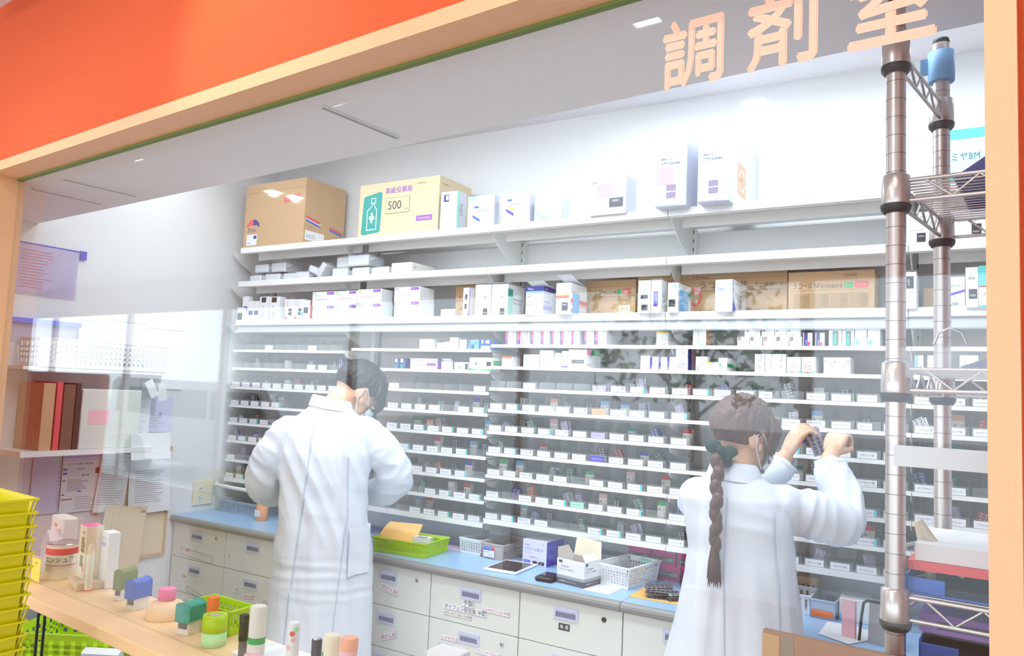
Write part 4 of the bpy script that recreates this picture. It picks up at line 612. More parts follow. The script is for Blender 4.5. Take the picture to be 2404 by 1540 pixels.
carton('medicine_box', 'pink and white upright box, ninth of the pink row from the left', 'box', S(-1.249, 2.632, 1.7465), TS, 0.0458, 0.140, 0.0641, 'white', [('r', 0, 0.24, 0.36, 1, 'pink'), ('r', 0, 0.24, 0, 0.34, 'purple'), ('v', 'プレガバリン', 0.86, 0.1, 0.2, 'ink', 0.8), ('v', '25mg', 0.5, 0.1, 0.14, 'inkgrey', 0.4)], (), group='row of pink and white boxes')
carton('medicine_box', 'white box with yellow top edge, lone on the first narrow shelf', 'box', S(-1.007, 2.632, 1.7465), TS, 0.0450, 0.053, 0.0517, 'white', [('r', 0, 1, 0.86, 1, 'yellow'), ('t', 'ランソプラゾール', 0.2, 0.42, 0.09, 'ink', 0.6), ('t', '50', 0.62, 0.08, 0.1, 'ink')], ())
carton('medicine_box', 'white box with orange foot beside the yellow topped box', 'box', S(-0.871, 2.632, 1.7465), TS, 0.0473, 0.084, 0.0586, 'white', [('v', 'アトルバスタチン', 0.5, 0.12, 0.16, 'inkgrey', 0.8), ('r', 0, 0.3, 0, 0.08, 'orange'), ('r', 0.5, 0.8, 0.05, 0.16, 'mint')], [('r',0,1,0,1,'kraft')])
carton('medicine_box', 'white box with brown shield, first of the lower layer', 'box', S(-0.715, 2.632, 1.7465), TS, 0.0402, 0.120, 0.0336, 'white', [('p', [(0.06, 0.98), (0.30, 0.98), (0.30, 0.66), (0.18, 0.55), (0.06, 0.66)], 'brown'), ('t', '2', 0.14, 0.68, 0.2, 'paper'), ('t', 'ベプリジル ファイン', 0.06, 0.16, 0.13, 'ink', 0.85), ('t', '20mg', 0.6, 0.75, 0.1, 'inkgrey')], (), group='stack of boxes with brown shields')
carton('medicine_box', 'white box with brown shield, second of the lower layer', 'box', S(-0.673, 2.632, 1.7465), TS, 0.0410, 0.120, 0.0335, 'white', [('p', [(0.06, 0.98), (0.30, 0.98), (0.30, 0.66), (0.18, 0.55), (0.06, 0.66)], 'brown'), ('t', '2', 0.14, 0.68, 0.2, 'paper'), ('t', 'ベプリジル ファイン', 0.06, 0.16, 0.13, 'ink', 0.85), ('t', '20mg', 0.6, 0.75, 0.1, 'inkgrey')], (), group='stack of boxes with brown shields')
carton('medicine_box', 'white box with brown shield, third of the lower layer', 'box', S(-0.628, 2.632, 1.7465), TS, 0.0402, 0.120, 0.0335, 'white', [('p', [(0.06, 0.98), (0.30, 0.98), (0.30, 0.66), (0.18, 0.55), (0.06, 0.66)], 'brown'), ('t', '2', 0.14, 0.68, 0.2, 'paper'), ('t', 'ベプリジル ファイン', 0.06, 0.16, 0.13, 'ink', 0.85), ('t', '20mg', 0.6, 0.75, 0.1, 'inkgrey')], (), group='stack of boxes with brown shields')
carton('medicine_box', 'white box with brown shield, fourth of the lower layer', 'box', S(-0.587, 2.632, 1.7465), TS, 0.0409, 0.120, 0.0334, 'white', [('p', [(0.06, 0.98), (0.30, 0.98), (0.30, 0.66), (0.18, 0.55), (0.06, 0.66)], 'brown'), ('t', '2', 0.14, 0.68, 0.2, 'paper'), ('t', 'ベプリジル ファイン', 0.06, 0.16, 0.13, 'ink', 0.85), ('t', '20mg', 0.6, 0.75, 0.1, 'inkgrey')], (), group='stack of boxes with brown shields')
carton('medicine_box', 'white box with brown shield, fifth of the lower layer', 'box', S(-0.544, 2.632, 1.7465), TS, 0.0389, 0.120, 0.0334, 'white', [('p', [(0.06, 0.98), (0.30, 0.98), (0.30, 0.66), (0.18, 0.55), (0.06, 0.66)], 'brown'), ('t', '2', 0.14, 0.68, 0.2, 'paper'), ('t', 'ベプリジル ファイン', 0.06, 0.16, 0.13, 'ink', 0.85), ('t', '20mg', 0.6, 0.75, 0.1, 'inkgrey')], (), group='stack of boxes with brown shields')
carton('medicine_box', 'white box with brown shield, first of the upper layer', 'box', S(-0.691, 2.632, 1.7790), TS, 0.0526, 0.120, 0.0331, 'white', [('p', [(0.06, 0.98), (0.30, 0.98), (0.30, 0.66), (0.18, 0.55), (0.06, 0.66)], 'brown'), ('t', '2', 0.14, 0.68, 0.2, 'paper'), ('t', 'ベプリジル ファイン', 0.06, 0.16, 0.13, 'ink', 0.85), ('t', '20mg', 0.6, 0.75, 0.1, 'inkgrey')], (), group='stack of boxes with brown shields')
carton('medicine_box', 'white box with brown shield, second of the upper layer', 'box', S(-0.634, 2.632, 1.7790), TS, 0.0418, 0.120, 0.0327, 'white', [('p', [(0.06, 0.98), (0.30, 0.98), (0.30, 0.66), (0.18, 0.55), (0.06, 0.66)], 'brown'), ('t', '2', 0.14, 0.68, 0.2, 'paper'), ('t', 'ベプリジル ファイン', 0.06, 0.16, 0.13, 'ink', 0.85), ('t', '20mg', 0.6, 0.75, 0.1, 'inkgrey')], (), group='stack of boxes with brown shields')
carton('medicine_box', 'white box with brown shield, third of the upper layer', 'box', S(-0.590, 2.632, 1.7790), TS, 0.0356, 0.120, 0.0324, 'white', [('p', [(0.06, 0.98), (0.30, 0.98), (0.30, 0.66), (0.18, 0.55), (0.06, 0.66)], 'brown'), ('t', '2', 0.14, 0.68, 0.2, 'paper'), ('t', 'ベプリジル ファイン', 0.06, 0.16, 0.13, 'ink', 0.85), ('t', '20mg', 0.6, 0.75, 0.1, 'inkgrey')], (), group='stack of boxes with brown shields')
carton('medicine_box', 'white box with brown shield, fourth of the upper layer', 'box', S(-0.553, 2.632, 1.7790), TS, 0.0444, 0.120, 0.0321, 'white', [('p', [(0.06, 0.98), (0.30, 0.98), (0.30, 0.66), (0.18, 0.55), (0.06, 0.66)], 'brown'), ('t', '2', 0.14, 0.68, 0.2, 'paper'), ('t', 'ベプリジル ファイン', 0.06, 0.16, 0.13, 'ink', 0.85), ('t', '20mg', 0.6, 0.75, 0.1, 'inkgrey')], (), group='stack of boxes with brown shields')
carton('medicine_box', 'upright white box with navy panel and pink square, left of two', 'box', S(-0.501, 2.632, 1.7465), TS, 0.0290, 0.030, 0.0467, 'white', [('r', 0.1, 0.5, 0, 1, 'navy'), ('v', 'Lasix', 0.42, 0.15, 0.2, 'paper', 0.6), ('r', 0.52, 0.74, 0.02, 0.35, 'hotpink'), ('v', 'ファモチジン', 0.85, 0.3, 0.2, 'ink', 0.6)], [('r',0,1,0,1,'darkgrey')])
carton('medicine_box', 'upright white box with navy panel and pink square, right of two', 'box', S(-0.463, 2.632, 1.7465), TS, 0.0286, 0.032, 0.0465, 'white', [('r', 0.1, 0.5, 0, 1, 'navy'), ('v', 'Lasix', 0.42, 0.15, 0.2, 'paper', 0.6), ('r', 0.52, 0.74, 0.02, 0.35, 'hotpink'), ('v', 'ファモチジン', 0.85, 0.3, 0.2, 'ink', 0.6)], [('r',0,1,0,1,'darkgrey')])
carton('medicine_box', 'white box with green panel and 50 on it, left of two', 'box', S(-0.422, 2.632, 1.7465), TS, 0.0382, 0.100, 0.0547, 'white', [('r', 0.3, 0.72, 0.08, 0.94, 'teal'), ('v', 'デパケンR', 0.6, 0.2, 0.2, 'paper', 0.6), ('v', '50', 0.18, 0.4, 0.14, 'ink'), ('r', 0.72, 0.76, 0.08, 0.94, 'red')], ())
carton('medicine_box', 'white box with green panel and 50 on it, right of two', 'box', S(-0.382, 2.632, 1.7465), TS, 0.0351, 0.100, 0.0544, 'white', [('r', 0.3, 0.72, 0.08, 0.94, 'teal'), ('v', 'デパケンR', 0.6, 0.2, 0.2, 'paper', 0.6), ('v', '50', 0.18, 0.4, 0.14, 'ink'), ('r', 0.72, 0.76, 0.08, 0.94, 'red')], ())
carton('medicine_box', 'white box with blue swirl square, left of two at the rack post', 'box', S(-0.345, 2.627, 1.7465), TS, 0.0357, 0.100, 0.0565, 'white', [('r', 0.08, 0.38, 0.14, 0.40, 'skyblue'), ('v', 'アセトアミノフェン', 0.72, 0.12, 0.14, 'inkgrey', 0.8), ('r', 0, 0.05, 0.5, 1, 'blue')], ())
carton('medicine_box', 'white box with blue swirl square, right of two at the rack post', 'box', S(-0.308, 2.627, 1.7465), TS, 0.0364, 0.100, 0.0563, 'white', [('r', 0.08, 0.38, 0.14, 0.40, 'skyblue'), ('v', 'アセトアミノフェン', 0.72, 0.12, 0.14, 'inkgrey', 0.8), ('r', 0, 0.05, 0.5, 1, 'blue')], ())
carton('medicine_box', 'pink lined upright box, left of two, first narrow shelf left of the pink row', 'box', S(-2.092, 2.632, 1.7265), TS, 0.0374, 0.100, 0.0446, 'white', [('r',0.55,0.7,0,1,'lightpink'),('v','ロキソニン',0.9,0.1,0.3,'ink',0.7)], ())
carton('medicine_box', 'pink lined upright box, right of two, first narrow shelf left of the pink row', 'box', S(-2.050, 2.632, 1.7265), TS, 0.0346, 0.100, 0.0446, 'white', [('r',0.55,0.7,0,1,'lightpink'),('v','ロキソニン',0.9,0.1,0.3,'ink',0.7)], ())
carton('medicine_box', 'squat pale box marked 60, first narrow shelf left of the pink row', 'box', S(-1.998, 2.632, 1.7265), TS, 0.0341, 0.100, 0.0300, 'white', [('t','60',0.2,0.1,0.3,'redink',0.4)], ())
carton('medicine_box', 'squat pale box beside one marked 60, first narrow shelf left of the pink row', 'box', S(-1.962, 2.632, 1.7265), TS, 0.0337, 0.100, 0.0337, 'white', [('t','60',0.2,0.1,0.3,'redink',0.4)], ())
carton('medicine_box', 'tall pinkish white box, first narrow shelf left of the pink row', 'box', S(-1.929, 2.632, 1.7265), TS, 0.0422, 0.100, 0.0520, 'white', [('v','アムロジン',0.5,0.2,0.2,'lightpink',0.6)], ())
carton('medicine_box', 'white box with blue right edge, first narrow shelf left of the pink row', 'box', S(-1.878, 2.632, 1.7265), TS, 0.0458, 0.100, 0.0430, 'white', [('r',0.8,1,0,1,'blue'),('v','オルメテック',0.5,0.2,0.2,'inkgrey',0.6)], ())
carton('medicine_box', 'light blue box, first narrow shelf left of the pink row', 'box', S(-1.823, 2.632, 1.7265), TS, 0.0429, 0.100, 0.0430, 'skyblue', [('r',0.1,0.5,0.1,0.5,'blue'),('t','mg',0.5,0.6,0.2,'blue')], ())
carton('medicine_box', 'blue box with white squares, first narrow shelf left of the pink row', 'box', S(-1.772, 2.632, 1.7265), TS, 0.0505, 0.100, 0.0448, 'skyblue', [('r',0,1,0.4,1,'blue'),('r',0.1,0.3,0.6,0.9,'paper'),('r',0.5,0.9,0.6,0.9,'paper'),('r',0.1,0.9,0.1,0.35,'paper')], ())
carton('medicine_box', "slim navy and teal box, left of two beside the man's head", 'box', S(-2.227, 2.632, 1.6385), TS, 0.0292, 0.100, 0.0470, 'navy', [('r',0.1,0.55,0.62,0.95,'paper'),('r',0.1,0.55,0.08,0.5,'teal'),('v','カルブロック',0.85,0.1,0.2,'paper',0.8)], ())
carton('medicine_box', "slim navy and teal box, right of two beside the man's head", 'box', S(-2.196, 2.632, 1.6385), TS, 0.0338, 0.100, 0.0475, 'navy', [('r',0.1,0.55,0.62,0.95,'paper'),('r',0.1,0.55,0.08,0.5,'teal'),('v','カルブロック',0.85,0.1,0.2,'paper',0.8)], ())
carton('medicine_box', 'long white box with purple panel, second narrow shelf', 'box', S(-2.138, 2.632, 1.6385), TS, 0.1489, 0.020, 0.0483, 'white', [('r',0,1,0.74,0.98,'lilac'),('r',0.62,0.95,0.34,0.6,'purple'),('r',0.02,0.6,0.34,0.36,'purple'),('t','リーバクト配合顆粒',0.04,0.42,0.12,'purple',0.5)], [('r',0,1,0,1,'purple')])
carton('medicine_box', 'squat white box with blue word, second narrow shelf', 'box', S(-1.968, 2.632, 1.6385), TS, 0.0493, 0.020, 0.0379, 'white', [('t','ENT',0.2,0.5,0.2,'blue',0.5)], (), flap=0.01)
carton('medicine_box', 'low white box beside the one with the blue word', 'box', S(-1.901, 2.632, 1.6385), TS, 0.0699, 0.100, 0.0353, 'white', [('v','錠',0.5,0.2,0.2,'ink'),('r',0.82,1,0.15,0.85,'ink')], ())
carton('medicine_box', 'wide white box with green foot and leaf emblem, second narrow shelf', 'box', S(-1.819, 2.626, 1.6385), TS, 0.1180, 0.058, 0.0558, 'white', [('p',[(0,0.22),(0.3,0.1),(1,0.16),(1,0),(0,0)],'green'),('p',[(0.24,0.55),(0.3,0.72),(0.36,0.55),(0.3,0.38)],'green'),('r',0.72,0.92,0.38,0.7,'ink'),('t','タリオン',0.4,0.5,0.12,'redink',0.2)], [('r',0,1,0.3,0.8,'green')])
carton('medicine_box', 'small white box with orange top, second narrow shelf', 'box', S(-1.664, 2.632, 1.6585), TS, 0.0466, 0.070, 0.0417, 'white', [('r',0,1,0.82,1,'orange'),('t','カムシア',0.2,0.5,0.12,'redink',0.6)], ())
carton('medicine_box', 'upright white box with blue print, left of a pair under the pink row', 'box', S(-1.562, 2.632, 1.6585), TS, 0.0353, 0.100, 0.0515, 'white', [('v','レザルタス',0.5,0.15,0.25,'blue',0.7),('v','配合錠',0.8,0.15,0.16,'inkgrey',0.5)], ())
carton('medicine_box', 'upright white box with blue print, right of a pair under the pink row', 'box', S(-1.525, 2.632, 1.6585), TS, 0.0330, 0.100, 0.0519, 'white', [('v','レザルタス',0.5,0.15,0.25,'blue',0.7),('v','配合錠',0.8,0.15,0.16,'inkgrey',0.5)], ())
carton('medicine_box', 'small white box, lower of a stack of two under the pink row', 'box', S(-1.487, 2.632, 1.6585), TS, 0.0628, 0.100, 0.0372, 'white', [('t','コムタン錠100mg',0.1,0.55,0.16,'inkgrey',0.7),('r',0.1,0.8,0.3,0.33,'blue')], ())
carton('medicine_box', 'small white box, upper of a stack of two under the pink row', 'box', S(-1.489, 2.632, 1.6905), TS, 0.0610, 0.100, 0.0372, 'white', [('t','コムタン錠100mg',0.1,0.55,0.16,'inkgrey',0.7),('r',0.1,0.8,0.3,0.33,'blue')], ())
carton('medicine_box', 'narrow white box, lower of a stack beside the violet footed box', 'box', S(-1.424, 2.642, 1.6585), TS, 0.0263, 0.100, 0.0320, 'white', [('t','ジェイ',0.1,0.5,0.16,'inkgrey',0.7)], ())
carton('medicine_box', 'narrow white box, upper of a stack beside the violet footed box', 'box', S(-1.425, 2.642, 1.6875), TS, 0.0263, 0.100, 0.0314, 'white', [('t','ジェイ',0.1,0.5,0.16,'inkgrey',0.7)], ())
carton('medicine_box', 'tall slim white box with violet and blue foot', 'box', S(-1.390, 2.632, 1.6585), TS, 0.0259, 0.100, 0.0667, 'white', [('r',0,0.5,0,0.14,'purple'),('r',0.5,1,0,0.14,'blue'),('v','アレグラ',0.6,0.4,0.3,'ink',0.5)], ())
carton('medicine_box', 'large white box with pink and green side, second narrow shelf', 'box', S(-1.359, 2.626, 1.6585), TS, 0.0780, 0.129, 0.0731, 'white', [('t','トラマドール塩酸塩',0.08,0.82,0.06,'inkgrey'),('r',0.2,0.88,0.26,0.46,'darkgrey'),('t','ジェネリック',0.5,0.32,0.08,'paper',0.3)], [('r',0,0.3,0.72,1,'pink'),('r',0.3,1,0.72,1,'green'),('t','500mg',0.05,0.12,0.16,'redink',0.6)])
carton('medicine_box', 'plain white box left of three blue edged boxes', 'box', S(-1.065, 2.632, 1.6585), TS, 0.0361, 0.100, 0.0524, 'white', [('v','ベタニス',0.3,0.3,0.12,'inkgrey',0.4)], ())
carton('medicine_box', 'white box with blue left edge, left of three in a row', 'box', S(-1.027, 2.632, 1.6585), TS, 0.0308, 0.100, 0.0482, 'white', [('r',0,0.22,0,1,'violet'),('v','ミカルディス',0.6,0.15,0.25,'ink',0.7),('t','12',0.02,0.1,0.14,'paper',0.2)], ())
carton('medicine_box', 'white box with blue left edge, middle of three in a row', 'box', S(-0.994, 2.632, 1.6585), TS, 0.0304, 0.100, 0.0486, 'white', [('r',0,0.22,0,1,'violet'),('v','ミカルディス',0.6,0.15,0.25,'ink',0.7),('t','12',0.02,0.1,0.14,'paper',0.2)], ())
carton('medicine_box', 'white box with blue left edge, right of three in a row', 'box', S(-0.962, 2.632, 1.6585), TS, 0.0316, 0.100, 0.0490, 'white', [('r',0,0.22,0,1,'violet'),('v','ミカルディス',0.6,0.15,0.25,'ink',0.7),('t','12',0.02,0.1,0.14,'paper',0.2)], ())
carton('medicine_box', 'white box with navy side, lower of a stack of two', 'box', S(-0.927, 2.622, 1.6585), TS, 0.0435, 0.080, 0.0428, 'white', [('t','カムシア配合錠',0.1,0.5,0.12,'ink',0.7),('t','内容量100錠',0.1,0.3,0.09,'inkgrey',0.6)], [('r',0,0.5,0,1,'navy'),('r',0.5,1,0,1,'lightpink')])
carton('medicine_box', 'white box with navy side, upper of a stack of two', 'box', S(-0.928, 2.622, 1.7015), TS, 0.0436, 0.080, 0.0377, 'white', [('t','カムシア配合錠',0.1,0.5,0.12,'ink',0.7),('t','内容量100錠',0.1,0.3,0.09,'inkgrey',0.6)], [('r',0,0.5,0,1,'navy'),('r',0.5,1,0,1,'lightpink')])
carton('medicine_box', 'white box marked 50 with pink bar, right of the stacked navy boxes', 'box', S(-0.859, 2.632, 1.6585), TS, 0.0410, 0.039, 0.0518, 'white', [('r',0.5,0.6,0.3,0.95,'lightpink'),('v','50',0.3,0.08,0.2,'ink'),('v','セレコキシブ',0.85,0.3,0.14,'inkgrey',0.6)], ())
carton('medicine_box', 'low white box with yellow and teal top edge', 'box', S(-0.818, 2.636, 1.6585), TS, 0.0374, 0.100, 0.0333, 'white', [('r',0,0.4,0.84,1,'yellow'),('r',0.4,1,0.84,1,'mint'),('t','メチコバール',0.1,0.4,0.2,'ink',0.8)], ())
carton('medicine_box', 'white box with light green stripe and green side', 'box', S(-0.778, 2.632, 1.6585), TS, 0.0295, 0.140, 0.0484, 'white', [('r',0.1,0.3,0,1,'palegreen'),('p',[(0.2+0.15*math.cos(a),0.5+0.1*math.sin(a)) for a in [2*math.pi*k/12 for k in range(12)]],'green'),('v','ツムラ',0.85,0.3,0.2,'inkgrey',0.4)], [('r',0,1,0.35,0.6,'green'),('r',0.8,1,0.1,0.8,'green')])
carton('medicine_box', 'white box with black upright シナール lettering, left of three', 'box', S(-0.655, 2.632, 1.6585), TS, 0.0322, 0.100, 0.0630, 'white', [('v','シナール',0.68,0.12,0.26,'ink',0.62),('v','配合錠',0.7,0.76,0.14,'inkgrey',0.2)], (), group='row of three boxes with upright lettering')
carton('medicine_box', 'white box with black upright シナール lettering, middle of three', 'box', S(-0.621, 2.632, 1.6585), TS, 0.0332, 0.100, 0.0634, 'white', [('v','シナール',0.68,0.12,0.26,'ink',0.62),('v','配合錠',0.7,0.76,0.14,'inkgrey',0.2)], (), group='row of three boxes with upright lettering')
carton('medicine_box', 'white box with black upright シナール lettering, right of three', 'box', S(-0.588, 2.632, 1.6585), TS, 0.0341, 0.100, 0.0638, 'white', [('v','シナール',0.68,0.12,0.26,'ink',0.62),('v','配合錠',0.7,0.76,0.14,'inkgrey',0.2)], (), group='row of three boxes with upright lettering')
carton('medicine_box', 'white box with orange and blue foot marked 2.5, left of two', 'box', S(-0.550, 2.627, 1.6585), TS, 0.0441, 0.100, 0.0540, 'white', [('r',0,1,0,0.12,'skyblue'),('r',0.3,0.55,0,0.12,'orange'),('v','2.5',0.66,0.2,0.24,'orange'),('v','アムロジピン',0.35,0.25,0.14,'ink',0.6)], ())
carton('medicine_box', 'white box with orange and blue foot marked 2.5, right of two', 'box', S(-0.504, 2.627, 1.6585), TS, 0.0433, 0.100, 0.0546, 'white', [('r',0,1,0,0.12,'skyblue'),('r',0.3,0.55,0,0.12,'orange'),('v','2.5',0.66,0.2,0.24,'orange'),('v','アムロジピン',0.35,0.25,0.14,'ink',0.6)], ())
carton('medicine_box', 'white box with pink stripe marked 40, left of two', 'box', S(-0.436, 2.627, 1.6585), TS, 0.0396, 0.100, 0.0541, 'white', [('r',0.32,0.42,0.05,0.9,'lightpink'),('v','ジメチコン40mg',0.7,0.1,0.15,'ink',0.6),('v','40',0.92,0.65,0.16,'ink'),('v','5',0.25,0.7,0.2,'inkgrey')], ())
carton('medicine_box', 'white box with pink stripe marked 40, right of two', 'box', S(-0.396, 2.627, 1.6585), TS, 0.0389, 0.100, 0.0546, 'white', [('r',0.32,0.42,0.05,0.9,'lightpink'),('v','ジメチコン40mg',0.7,0.1,0.15,'ink',0.6),('v','40',0.92,0.65,0.16,'ink'),('v','5',0.25,0.7,0.2,'inkgrey')], ())
carton('medicine_box', 'white and light blue box marked 100 between the rack posts', 'box', S(-0.177, 2.632, 1.6585), TS, 0.0241, 0.100, 0.0643, 'white', [('r',0,0.4,0.3,1,'skyblue'),('v','100mg',0.8,0.2,0.3,'ink',0.5)], ())
carton('medicine_box', 'small white box marked 100 beside the rear rack post', 'box', S(-0.142, 2.632, 1.6585), TS, 0.0203, 0.100, 0.0647, 'white', [('v','100mg',0.8,0.2,0.3,'ink',0.5)], ())
carton('medicine_box', 'white box with blue upright word by the window edge', 'box', S(-0.058, 2.628, 1.6585), TS, 0.0474, 0.100, 0.0655, 'white', [('v','タムスロシン',0.36,0.2,0.12,'blue',0.7),('v','25',0.95,0.7,0.12,'inkgrey')], ())
# ================================================================ baskets
def lattice(b, p0, p1, z0, z1, mt, rows, cols, solid_bot=0.2, solid_top=0.22, th=0.0016, lean=0.0, duty=0.5):
    """wall panel from p0 to p1 (2D), with rows x cols real holes; lean = outward shift of the top"""
    p0 = Vector((p0[0], p0[1], 0)); p1 = Vector((p1[0], p1[1], 0)); L = (p1 - p0).length; u = (p1 - p0) / L; n = Vector((u.y, -u.x, 0)); H = z1 - z0
    def pb(a0, a1, h0, h1):
        vs = []
        for h in (h0, h1):
            off = n * (lean * h / H)
            for a, tt in ((a0, 0), (a1, 0), (a1, -th), (a0, -th)): vs.append(tuple(p0 + u * a + off + n * tt + Vector((0, 0, z0 + h))))
        b.add(vs, [(3, 2, 1, 0), (4, 5, 6, 7), (0, 1, 5, 4), (1, 2, 6, 5), (2, 3, 7, 6), (3, 0, 4, 7)], mt)
    hb, ht = H * solid_bot, H * (1 - solid_top); pb(0, L, 0, hb); pb(0, L, ht, H)
    rh = (ht - hb) / rows
    for r in range(1, rows): pb(0, L, hb + r * rh - rh * (1 - duty) / 2, hb + r * rh + rh * (1 - duty) / 2)
    cw = L / cols
    for c in range(cols + 1):
        a = c * cw; k = cw * (1 - duty) / 2
        pb(max(0, a - k), min(L, a + k), hb, ht)
def basket(label, loc, rz, w, d, h, mt, rows=3, cols=(14, 9), lean=0.008, rim=0.006, duty=0.5, sb=0.2, st=0.22, group=None, solid_front=False, name='plastic_basket'):
    root = thing(name, label, 'basket', loc, rz, group)
    b = MB(); b.box(0, w, 0, d, 0, 0.002, mt)
    P = [(0, 0), (w, 0), (w, d), (0, d)]
    for q in range(4):
        if q == 0 and solid_front: lattice(b, P[0], P[1], 0.002, h, mt, 1, 1, 0.5, 0.5, lean=lean); continue
        lattice(b, P[q], P[(q + 1) % 4], 0.002, h, mt, rows, cols[q % 2], sb, st, lean=lean, duty=duty)
    for x, y in P:
        sx = 1 if x > 0 else -1; sy = 1 if y > 0 else -1
        b.tube([(x, y, 0.001), (x + sx * lean, y + sy * lean, h)], 0.0022, mt, 6)
    b.build('body', root)
    r = MB(); o = lean; t_ = rim
    r.box(-o - t_, w + o + t_, -o - t_, -o + 0.001, h - 0.005, h, mt); r.box(-o - t_, w + o + t_, d + o - 0.001, d + o + t_, h - 0.005, h, mt)
    r.box(-o - t_, -o + 0.001, -o + 0.001, d + o - 0.001, h - 0.005, h, mt); r.box(w + o - 0.001, w + o + t_, -o + 0.001, d + o - 0.001, h - 0.005, h, mt)
    r.build('rim', root, bevel=0.001)
    return root
ZC = 0.9005
bk = basket('bright lime green perforated basket on the worktop beside the man', S(-2.085, 2.405, ZC), TS + 0.10, 0.235, 0.165, 0.058, 'lime', 4, (22, 12), duty=0.55, rim=0.004)
b = MB(); pts = []
for i in range(9):
    for j in range(7):
        x = i / 8 * 0.16; y = j / 6 * 0.11
        pts.append((x, y, 0.012 * math.sin(x * 18) + 0.010 * math.sin(y * 30 + x * 20)))
fs = [(i * 7 + j, (i + 1) * 7 + j, (i + 1) * 7 + j + 1, i * 7 + j + 1) for i in range(8) for j in range(6)]
M = Matrix.Rotation(0.65, 4, 'X')
b.add(pts, fs, 'envelope', True, M); b.add([(x, y, z - 0.003) for x, y, z in pts], [f[::-1] for f in fs], 'envelope', True, M)
tag(b.build('envelope', loc=S(-2.10, 2.435, 0.935), rz=TS + 0.1), 'crumpled orange envelope lying in the lime green basket', 'envelope')
b = MB(); b.box(0, 0.075, 0, 0.03, 0, 0.022, 'paper', Matrix.Rotation(0.25, 4, 'Z')); b.quad((0.02, 0.004, 0.0222), (0.06, 0.014, 0.0222), (0.055, 0.026, 0.0222), (0.017, 0.016, 0.0222), 'inkgrey')
tag(b.build('medicine_box', loc=S(-1.945, 2.47, 0.945), rz=TS), 'small white paper box in the lime green basket', 'box')
# papers and pouches behind the lime basket
b = MB()
for k in range(5): b.box(0, 0.26, 0, 0.12, 0.0015 * k, 0.0015 * k + 0.001, ['paper', 'lightpink', 'paper', 'lilac', 'palelilac'][k], Matrix.Rotation(0.03 * k, 4, 'Z'))
tag(b.build('leaflets', loc=S(-2.02, 2.64, ZC), rz=TS), 'heap of pink and lilac leaflets behind the lime green basket', 'papers')
basket('white perforated basket between the lime and the taupe baskets', S(-1.812, 2.62, ZC), TS - 0.02, 0.095, 0.20, 0.062, 'white', 5, (8, 14), duty=0.6, sb=0.14, lean=0.005, rim=0.003)
r_ = basket('taupe basket with slotted side and blue white label on its front', S(-1.698, 2.610, ZC), TS - 0.05, 0.095, 0.19, 0.060, 'taupe', 3, (6, 14), duty=0.45, lean=0.006, rim=0.003, solid_front=True)
b = MB(); b.box(0.006, 0.058, -0.006, -0.0052, 0.006, 0.046, 'paper'); b.box(0.006, 0.046, -0.0064, -0.006, 0.032, 0.046, 'blue'); b.box(0.046, 0.058, -0.0064, -0.006, 0.032, 0.046, 'coral'); b.text('フェログラ錠', (0.008, -0.0066, 0.036), (1, 0, 0), (0, 0, 1), 0.006, 'paper', 0.034)
b.text('105mg 100錠', (0.009, -0.0063, 0.022), (1, 0, 0), (0, 0, 1), 0.005, 'ink', 0.03); b.text('|||||||', (0.034, -0.0063, 0.012), (1, 0, 0), (0, 0, 1), 0.006, 'ink', 0.02); plabel(b.build('label_sticker', r_), 'blue and white label')
carton('medicine_box', 'pale blue カロナール carton with violet side on the worktop', 'box', S(-1.525, 2.625, ZC), TS - 0.05, 0.108, 0.13, 0.094, 'white',
 [('r', 0, 1, 0, 1, 'palelilac'), ('t', 'カロナール錠200', 0.08, 0.56, 0.15, 'blue', 0.78), ('t', '解熱鎮痛剤', 0.08, 0.76, 0.05, 'blue'), ('t', '500錠', 0.78, 0.84, 0.05, 'navy'), ('t', 'アセトアミノフェン', 0.1, 0.47, 0.04, 'inkgrey'), ('t', '〜〜', 0.3, 0.3, 0.06, 'inkgrey', 0.4), ('r', 0.05, 0.33, 0.05, 0.18, 'blue'), ('t', '200mg', 0.07, 0.075, 0.08, 'paper', 0.24), ('r', 0.44, 0.62, 0.05, 0.18, 'ink'), ('r', 0.68, 0.92, 0.05, 0.18, 'ink'), ('t', 'GE', 0.74, 0.08, 0.06, 'paper')],
 [('t', 'カロナール錠200', 0.08, 0.7, 0.09, 'lilac', 0.7), ('t', '200mg 500錠', 0.1, 0.35, 0.08, 'lilac', 0.6)], side_m='violet')
# tablet and device
r_ = thing('tablet_computer', 'white framed tablet lying flat on the blue worktop', 'tablet', S(-1.575, 2.425, ZC), TS + 0.08)
b = MB(); b.cbox(0, 0.135, 0, 0.185, 0, 0.008, 'white', 0.003); b.build('body', r_); MB().box(0.009, 0.126, 0.018, 0.167, 0.0081, 0.0085, 'screen').build('screen', r_)
r_ = thing('barcode_terminal', 'chunky black hand held device lying beside the open carton', 'device', S(-1.352, 2.415, ZC), TS + 0.05)
b = MB(); b.cbox(0, 0.068, 0, 0.092, 0, 0.016, 'black', 0.006); b.build('body', r_); MB().box(0.010, 0.058, 0.028, 0.082, 0.0162, 0.0168, 'screen').build('screen', r_)
